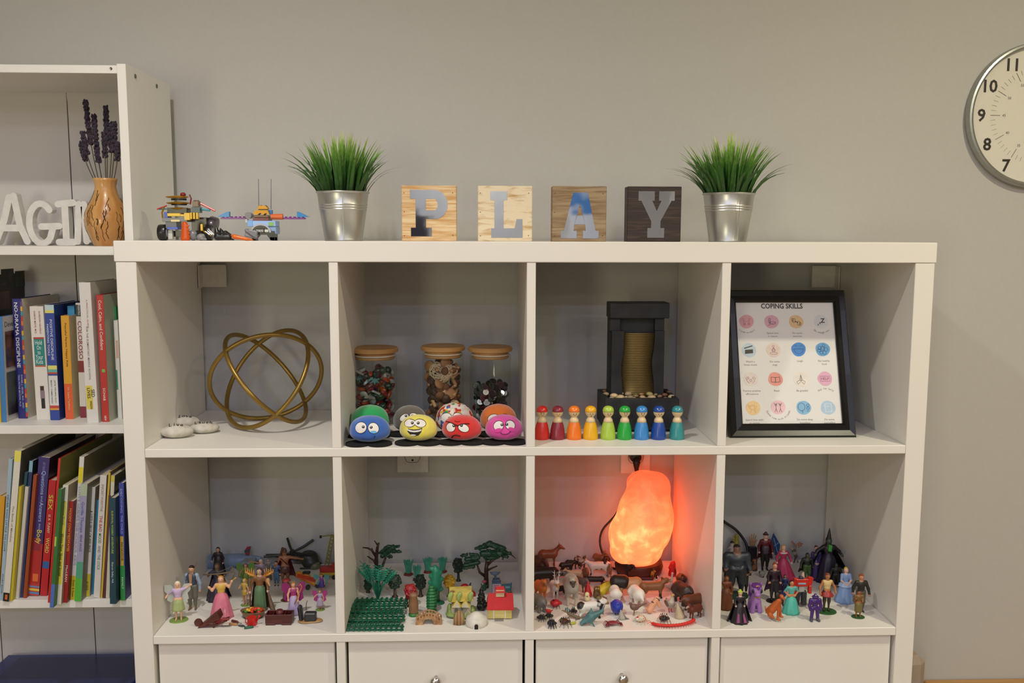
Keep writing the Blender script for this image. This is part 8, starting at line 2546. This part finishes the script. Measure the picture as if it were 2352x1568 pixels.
P4(1455, 770, 190, 'tall black robed figure with a pointed hood and spread cloak, tallest at the back right', '#3f4a3c', '#121214', 'hood', '#1a1420', '#1f1430', skirt=(.26, .64, .0), LH=(-.3, -.02, .62), RH=(.3, -.02, .6), cape=('#121114', .42, .25), th=1.2, face=False, extra=lambda t, H_, dz: (blob('hood_point', [('c', (0, .01, .97), (.01, .02, 1.2), .055, .012)], pm_('#131316'), t, res=22, scale=H_), MB().prism([(-.04, .72), (.035, .7), (.05, .84), (-.03, .87)], -.085, -.07).obj('green_chest_panel', pm_('#3f9a3a'), t, scale=H_)))
P4(1190, 760, 395, 'stocky figure in a black top and olive green trousers', '#4a4a34', '#1d1f1a', 'hood', '#20231e', '#3f5a2c', th=1.5, LH=(-.25, -.05, .5), RH=(.2, -.05, .5), shoes='#6a5c2c', legs='#6a5c2c', cape=('#23281f', .3, .3))
P4(1560, 845, 525, 'dark olive hunched figure beside the blue gown', '#3a3c28', '#22241a', 'hood', '#1c1c18', '#1a1a18', th=1.6, LH=(-.25, -.06, .5), RH=(.25, -.06, .5), cape=('#181816', .34, .1))
P4(1480, 720, 515, 'small tan figurine between the purple dress and the olive figure', '#8f6f44', '#6a5030', 'short', '#8a6c40', '#6f5634', th=1.2)
P4(275, 960, 290, 'very broad figure in a dark slate coat at the back left, largest of the group', '#8a6450', '#2a211e', 'short', '#2e343d', '#24282e', th=1.95, LH=(-.22, -.06, .55), RH=(.26, -.06, .5), legs='#1f2226', base=('#23402a', .25))
P4(165, 780, 480, 'dark figure with an orange brown masked face behind the left divider', '#9a5a2c', '#1c1918', 'hood', '#1f1c1d', '#1a1819', th=1.4)
P4(385, 945, 505, 'man figurine in a black coat with orange fair hair and folded arms', '#b5764a', '#c98428', 'short', '#262120', '#1d1b1c', LH=(.05, -.1, .64), RH=(-.05, -.1, .62), LE=(-.16, -.02, .62), RE=(.16, -.02, .62), th=1.15, back=1.2)
P4(152, 1125, 685, 'figure in a reddish brown fur robe cut off by the left divider', '#8a5230', '#5c2c18', 'long', '#6a3418', '#6d3a1a', skirt=(.22, .64, .0), LH=(.1, -.1, .5))
t, g = simple(4, 280, 470, 'upright olive yellow toy lizard figure against the back wall', 'figurine', 'toy_figurine', 5, 0, G4)
H_ = rise(4, 280, 110, g.y)
blob('body', [('c', (0, 0, 0), (0, 0, H_ * .6), .9, .75), ('c', (0, 0, H_ * .6), (.05, 0, H_ * .85), .55, .45), ('c', (-.8, 0, H_ * .6), (-.95, -.1, H_), .14, .05), ('c', (-.6, 0, H_ * .55), (-.45, -.1, H_ * .98), .12, .04)], pm_('#857f2a'), t, k=.08, res=34)
t, g = simple(4, 235, 440, 'black and white toy bird head peeking over the broad slate figure', 'toy bird', 'toy_bird', 3, 0, G4)
H_ = rise(4, 235, 232, g.y)
blob('body', [('c', (0, 0, .6), (-.1, 0, H_ - .5), .7, .4, 1), ('e', (-.1, 0, H_ - .4), (.45, .4, .4), 0), ('c', (-.3, -.1, H_ - 1.3), (-1.2, -.1, H_ - 1.9), .22, .1, 1)], [pm_('#1a1818'), pm_('#b8aca4')], t, k=.06, res=30)
t, g = simple(4, 490, 455, 'tan wooden hand shape on a black block at the back', 'toy hand', 'toy_hand', 4, 0, G4)
X_, Zz = local(4, t)
MB().box(-.95, .95, -.6, .6, 0, Zz(345), .1).obj('black_block', pm_('#202022'), t)
blob('hand', [('b', (0, 0, Zz(290)), (.5, .1, .5), .15)] + [('c', (x, 0, Zz(270)), (x * 1.35, 0, Zz(v)), .15, .11) for x, v in ((-.55, 210), (-.2, 180), (.18, 175), (.52, 200))] + [('c', (.5, 0, Zz(310)), (.95, 0, Zz(255)), .15, .1)], pm_('#a8825c'), t, k=.04, res=40)
t, g = simple(4, 515, 640, 'brown patterned standing creature behind the purple toy horse', 'figurine', 'toy_figurine', 1, 0, G4)
H_ = rise(4, 515, 455, g.y)
blob('body', [('c', (0, 0, .6), (0, 0, H_ * .6), .7, .6), ('e', (.1, 0, H_ * .82), (.55, .5, .45)), ('c', (-.4, 0, .4), (-.5, 0, 0), .3, .2), ('c', (.4, 0, .4), (.5, 0, 0), .3, .2), ('c', (-.5, 0, H_ * .5), (-1.1, -.1, H_ * .4), .22, .12)], pm_('#7a4c2a', kind='patch', hx2='#2f211a', scale=110), t, k=.07, res=32)
t, g = simple(4, 1035, 600, 'skeletal grey creature with red and cream striped wings at the back', 'figurine', 'toy_figurine', 4, 0, G4)
X_, Zz = local(4, t)
blob('body', [('c', P3(1010, 400), P3(1040, 470), .5, .4), ('e', P3(985, 375), (.55, .5, .4)), ('c', P3(1040, 470), P3(1010, 590), .25, .15), ('c', P3(1050, 470), P3(1075, 590), .25, .15), ('c', P3(1030, 430), P3(1085, 440), .15, .1)], pm_('#5a5450', kind='patch', hx2='#a89c90', scale=90), t, k=.05, res=36)
MB().prism([(X_(1000), Zz(330)), (X_(1060), Zz(375)), (X_(1115), Zz(350)), (X_(1130), Zz(310)), (X_(1080), Zz(290)), (X_(1040), Zz(325))][::1], .2, .3).obj('wing', pm_('#b8a490', kind='stripe', hx2='#8c2a24', scale=110, dir='Z'), t)
MB().prism([(X_(965), Zz(290)), (X_(1030), Zz(345)), (X_(1045), Zz(325)), (X_(985), Zz(275))], .1, .2).obj('wing', pm_('#b8a490', kind='stripe', hx2='#8c2a24', scale=110, dir='Z'), t)
MB().tube([P3(1050, 470, -.1), P3(1055, 330, .1)], .12, 6).obj('wing_mast', pm_('#b0a294'), t)
# middle row
P4(765, 1030, 525, 'lady figurine in a long plum coat and black boots on a black disc', '#c08a6c', '#8a3c22', 'bun', '#2c1420', '#201a22', LH=(-.15, -.03, .5), RH=(.15, -.05, .5), shoes='#17141a', legs='#17141a', base=('#17161a', .19), cape=('#48204a', .24, .25), res=46)
t, g = simple(4, 615, 745, 'pale grey furry toy animal head between the purple horse and the plum coat', 'toy animal', 'toy_raccoon', 2, 0, G4)
H_ = rise(4, 615, 622, g.y)
blob('body', [('e', (0, 0, H_ * .7), (.75, .6, .5)), ('c', (0, 0, .3), (0, 0, H_ * .5), .5, .5), ('c', (-.5, 0, H_ * .85), (-.6, 0, H_), .18, .08), ('c', (.5, 0, H_ * .85), (.6, 0, H_), .18, .08)], pm_('#8f8a80', kind='patch', hx2='#3a3634', scale=110, amt=.58), t, k=.06, res=28)
P4(905, 935, 672, 'dark blue caped figurine behind the teal gowned lady', '#8a6a50', '#1c2448', 'hood', '#1e2a5a', '#1c2550', th=1.3, cape=('#1c2550', .36, .1))
t, g = simple(4, 890, 975, 'small bright blue toy piece behind the orange lion', 'toy piece', 'toy_piece', .8, 0, G4)
blob('piece', [('e', (0, 0, .7), (.6, .5, .7)), ('e', (.4, 0, 1.2), (.3, .3, .3))], pm_('#233a86'), t, k=.08, res=22)
# red robot
t, g = simple(4, 1135, 1105, 'blocky red toy robot with a silver chest and dark feet, centre of the cube', 'toy robot', 'toy_robot', 1.0, 0, G4)
X_, Zz = local(4, t)
rd, gr, dkn = pm_('#b8281e', rough=.3), pm_('#a9a8a4', metal=.3), pm_('#25242c')


def rb(nm, u0, u1, v0, v1, y0, y1, m, b=.08, rot=None):
    cx_, cz_ = (X_(u0) + X_(u1)) / 2, (Zz(v0) + Zz(v1)) / 2
    w2, h2 = (X_(u1) - X_(u0)) / 2, (Zz(v0) - Zz(v1)) / 2
    return MB().box(-w2, w2, y0, y1, -h2, h2, b).obj(nm, m, t, loc=(cx_, 0, cz_), rot=rot)


rb('chest', 1045, 1205, 765, 860, -.5, .6, rd)
rb('chest_window', 1070, 1170, 808, 830, -.58, -.5, pm_('#8fa0b0', rough=.15), .02)
rb('head', 1092, 1142, 735, 790, -.4, .4, pm_('#2a2c48'))
rb('waist', 1085, 1160, 860, 935, -.4, .4, gr)
rb('shoulder', 1015, 1065, 760, 860, -.4, .5, rd, rot=(0, .15, 0))
rb('shoulder', 1195, 1262, 745, 850, -.4, .5, rd, rot=(0, .25, 0))
rb('arm', 1012, 1048, 860, 955, -.5, .3, rd)
rb('arm', 1210, 1250, 850, 955, -.5, .3, rd)
rb('leg', 1040, 1105, 925, 1100, -.5, .5, dkn, rot=(0, .1, 0))
rb('leg', 1130, 1190, 925, 1105, -.5, .5, dkn)
MB().prism([(X_(1118), Zz(760)), (X_(1165), Zz(760)), (X_(1155), Zz(685)), (X_(1135), Zz(705))], .1, .5).obj('back_blade', pm_('#c8a89c'), t)
# purple robot
t, g = simple(4, 1290, 1285, 'dark purple caped toy robot with grey boots in the front row', 'toy robot', 'toy_robot', .8, 0, G4)
H_ = rise(4, 1290, 905, g.y)
pu = pm_('#43246a', rough=.3)
blob('body', [('e', (0, 0, .70), (.15, .1, .15)), ('e', (0, 0, .92), (.06, .055, .07)), ('e', (0, 0, .5), (.1, .08, .08)), ('c', (-.16, 0, .76), (-.2, -.02, .55), .06, .05), ('c', (.16, 0, .76), (.2, -.02, .55), .06, .05), ('c', (-.2, -.02, .55), (-.19, -.06, .42), .045, .04), ('c', (.2, -.02, .55), (.19, -.06, .42), .045, .04), ('c', (-.08, 0, .45), (-.11, 0, .1), .07, .055), ('c', (.08, 0, .45), (.11, 0, .1), .07, .055)], pu, t, k=.015, res=50, scale=H_)
for s_ in (-1, 1):
    blob('boot', [('c', (s_ * .11, 0, .05), (s_ * .13, -.09, .04), .06, .045), ('c', (s_ * .11, 0, .05), (s_ * .11, 0, .14), .055, .05)], pm_('#4a4a58'), t, k=.01, res=20, scale=H_)
MB().lathe([(.09, .83), (.13, .87), (.1, .9)], n=24, sy=.8).obj('collar', pu, t, scale=H_, smooth=True)
MB().ell((0, -.05, .935), (.035, .02, .015)).obj('visor', pm_('#b8a8c8'), t, scale=H_, smooth=True)
P4(1440, 1165, 655, 'brown haired figurine in a cream top and red sash skirt on a large green disc', '#a86a40', '#7a3c24', 'short', '#c9b078', '#962a22', skirt=(.17, .56, .42), sleeves='none', LH=(-.2, -.1, .5), RH=(.2, -.08, .52), legs='#3a2c1e', shoes='#2c2018', base=('#2f5a2c', .26), th=1.1)
P4(985, 1180, 745, 'lady figurine in a teal two-piece gown with hands on her hips', '#b9784c', '#1c1718', 'long', '#54a49c', '#4fae9f', skirt=(.26, .52, .0), sleeves='short', LH=(-.1, -.04, .55), RH=(.1, -.04, .55), LE=(-.2, .02, .66), RE=(.2, .02, .66))
P4(1680, 1030, 578, 'lady figurine in a pale blue ball gown with yellow hair, right side', '#d8b09c', '#d0b83a', 'bun', '#7f9ac9', '#83a0d0', skirt=(.29, .6, .0), sleeves='short', LH=(-.03, -.12, .54), RH=(.03, -.12, .54), LE=(-.14, -.04, .64), RE=(.14, -.04, .64), extra=lambda t, H_, dz: MB().lathe([(.2, .47), (.19, .5), (.1, .6)], n=40, sy=.9, cap=False, flute=lambda a, z: .06 * math.cos(8 * a)).obj('overskirt', pm_('#9fb8dc'), t, scale=H_, smooth=True))
P4(1875, 1165, 662, 'red haired man figurine in a dark jacket and beige trousers at far right', '#c08460', '#98502c', 'short', '#26241f', '#5f5644', th=1.2, RH=(.22, -.03, .45), LH=(-.2, .02, .5), shoes='#3a3020', legs='#5f5644')
P4(1850, 1235, 872, 'small boy figurine in a brown tunic on a green disc at the front right', '#94582e', '#1c1512', 'short', '#6e5028', '#6e6234', LH=(-.14, -.1, .72), LE=(-.18, 0, .6), RH=(.1, -.1, .62), shoes='#94582e', legs='#94582e', base=('#2d5a2c', .24), th=1.35, skirt=(.13, .56, .2))
P4(325, 1300, 872, 'lady figurine in a black dress with magenta panels and a yellow green hat, front left', '#d0a890', '#a8bf3a', 'hat', '#241c24', '#1e1720', skirt=(.27, .62, .0), sleeves='bell', LH=(-.15, -.08, .55), RH=(.12, -.08, .55), cape=('#1b161c', .38, .0), extra=lambda t, H_, dz: [MB().prism([(x0 - .03, .01), (x0 + .06, .01), (x0 * .5 + .01, .42), (x0 * .5 - .01, .42)], -.275, -.255, M=Matrix.Rotation(-.34, 4, 'X') @ Matrix.Translation((0, .015, -.02))).obj('magenta_panel', pm_('#8a3a70'), t, scale=H_) for x0 in (-.12, .1)])
# purple toy horse
t, g = simple(4, 535, 1190, 'lilac toy horse with big eyes and a violet forelock, front left', 'toy horse', 'toy_horse', 1.4, 0, G4)
H_ = rise(4, 535, 762, g.y)
li, vi = pm_('#9a6cae', rough=.3), pm_('#6a3488', rough=.3)
blob('body', [('e', (0, .05, .74), (.2, .17, .17)), ('e', (0, -.14, .64), (.1, .1, .075)), ('e', (0, .12, .38), (.17, .22, .15)), ('c', (0, .05, .6), (0, .08, .45), .12, .14), ('c', (-.09, 0, .32), (-.12, -.03, .05), .075, .085), ('c', (.09, 0, .32), (.12, -.03, .05), .075, .085), ('c', (-.1, .25, .32), (-.12, .27, .05), .075, .08), ('c', (.1, .25, .32), (.12, .27, .05), .075, .08), ('c', (-.15, .08, .88), (-.19, .06, .97), .05, .02), ('c', (.15, .08, .88), (.19, .06, .97), .05, .02)], li, t, k=.02, res=50, scale=H_)
blob('mane', [('e', (0, .02, .88), (.17, .14, .08)), ('c', (-.1, .2, .8), (-.14, .2, .5), .08, .06), ('c', (0, -.1, .9), (.04, -.14, .82), .05, .03)], vi, t, k=.02, res=30, scale=H_)
for s_ in (-1, 1):
    MB().ell((s_ * .135, -.075, .72), (.045, .035, .07), 12, 8).obj('eye', pm_('#1c2430', rough=.15), t, scale=H_, smooth=True)
MB().tube([(.0 + .1 * math.cos(a), -.09 + .03 * math.sin(a), .53) for a in [PI + PI * i / 8 for i in range(9)]], .015, 6).obj('collar', pm_('#c08a4a', metal=.4), t, scale=H_)
MB().tube([(-.06, -.13, .9), (0, -.15, .93), (.06, -.13, .9)], .016, 6).obj('tiara', pm_('#c9a04a', metal=.4), t, scale=H_)
# sitting lion
t, g = simple(4, 800, 1288, 'sitting orange brown toy lion with a black mane in the front row', 'toy animal', 'toy_lion', .9, 0, G4)
X_, Zz = local(4, t)
blob('body', [('e', P3(745, 1190, .4), (.75, .6, .85)), ('c', P3(760, 1170, .2), P3(840, 1050, -.1), 0.780, 0.624), ('c', P3(840, 1080, -.3), P3(825, 1275, -.5), 0.312, 0.221), ('c', P3(855, 1080, 0), P3(870, 1250, -.1), 0.286, 0.208), ('c', P3(825, 1275, -.5), P3(850, 1282, -.7), 0.260, 0.195), ('c', P3(870, 1250, -.1), P3(892, 1255, -.3), 0.234, 0.182), ('c', P3(735, 1230, -.1), P3(765, 1255, -.5), 0.520, 0.260), ('e', P3(865, 985, -.3), (.42, .42, .4)), ('c', P3(875, 995, -.6), P3(890, 1010, -.8), 0.286, 0.182), ('c', P3(700, 1220, .6), P3(690, 1150, 1.0), 0.182, 0.104)], pm_('#b0541c'), t, k=.06, res=56)
blob('mane', [('e', P3(830, 985, .1), (.62, .45, .75)), ('c', P3(830, 1010, .1), P3(800, 1060, .1), .5, .3), ('c', P3(880, 1050, -.3), P3(890, 1110, -.3), .3, .14), ('e', P3(850, 930, .0), (.4, .35, .3))], pm_('#1f1817'), t, k=.06, res=34)
for s_ in (-1, 1):
    MB().ell((X_(868) + s_ * .14, -.68, Zz(975)), (.06, .04, .05), 8, 6).obj('eye', pm_('#b8c04a'), t)
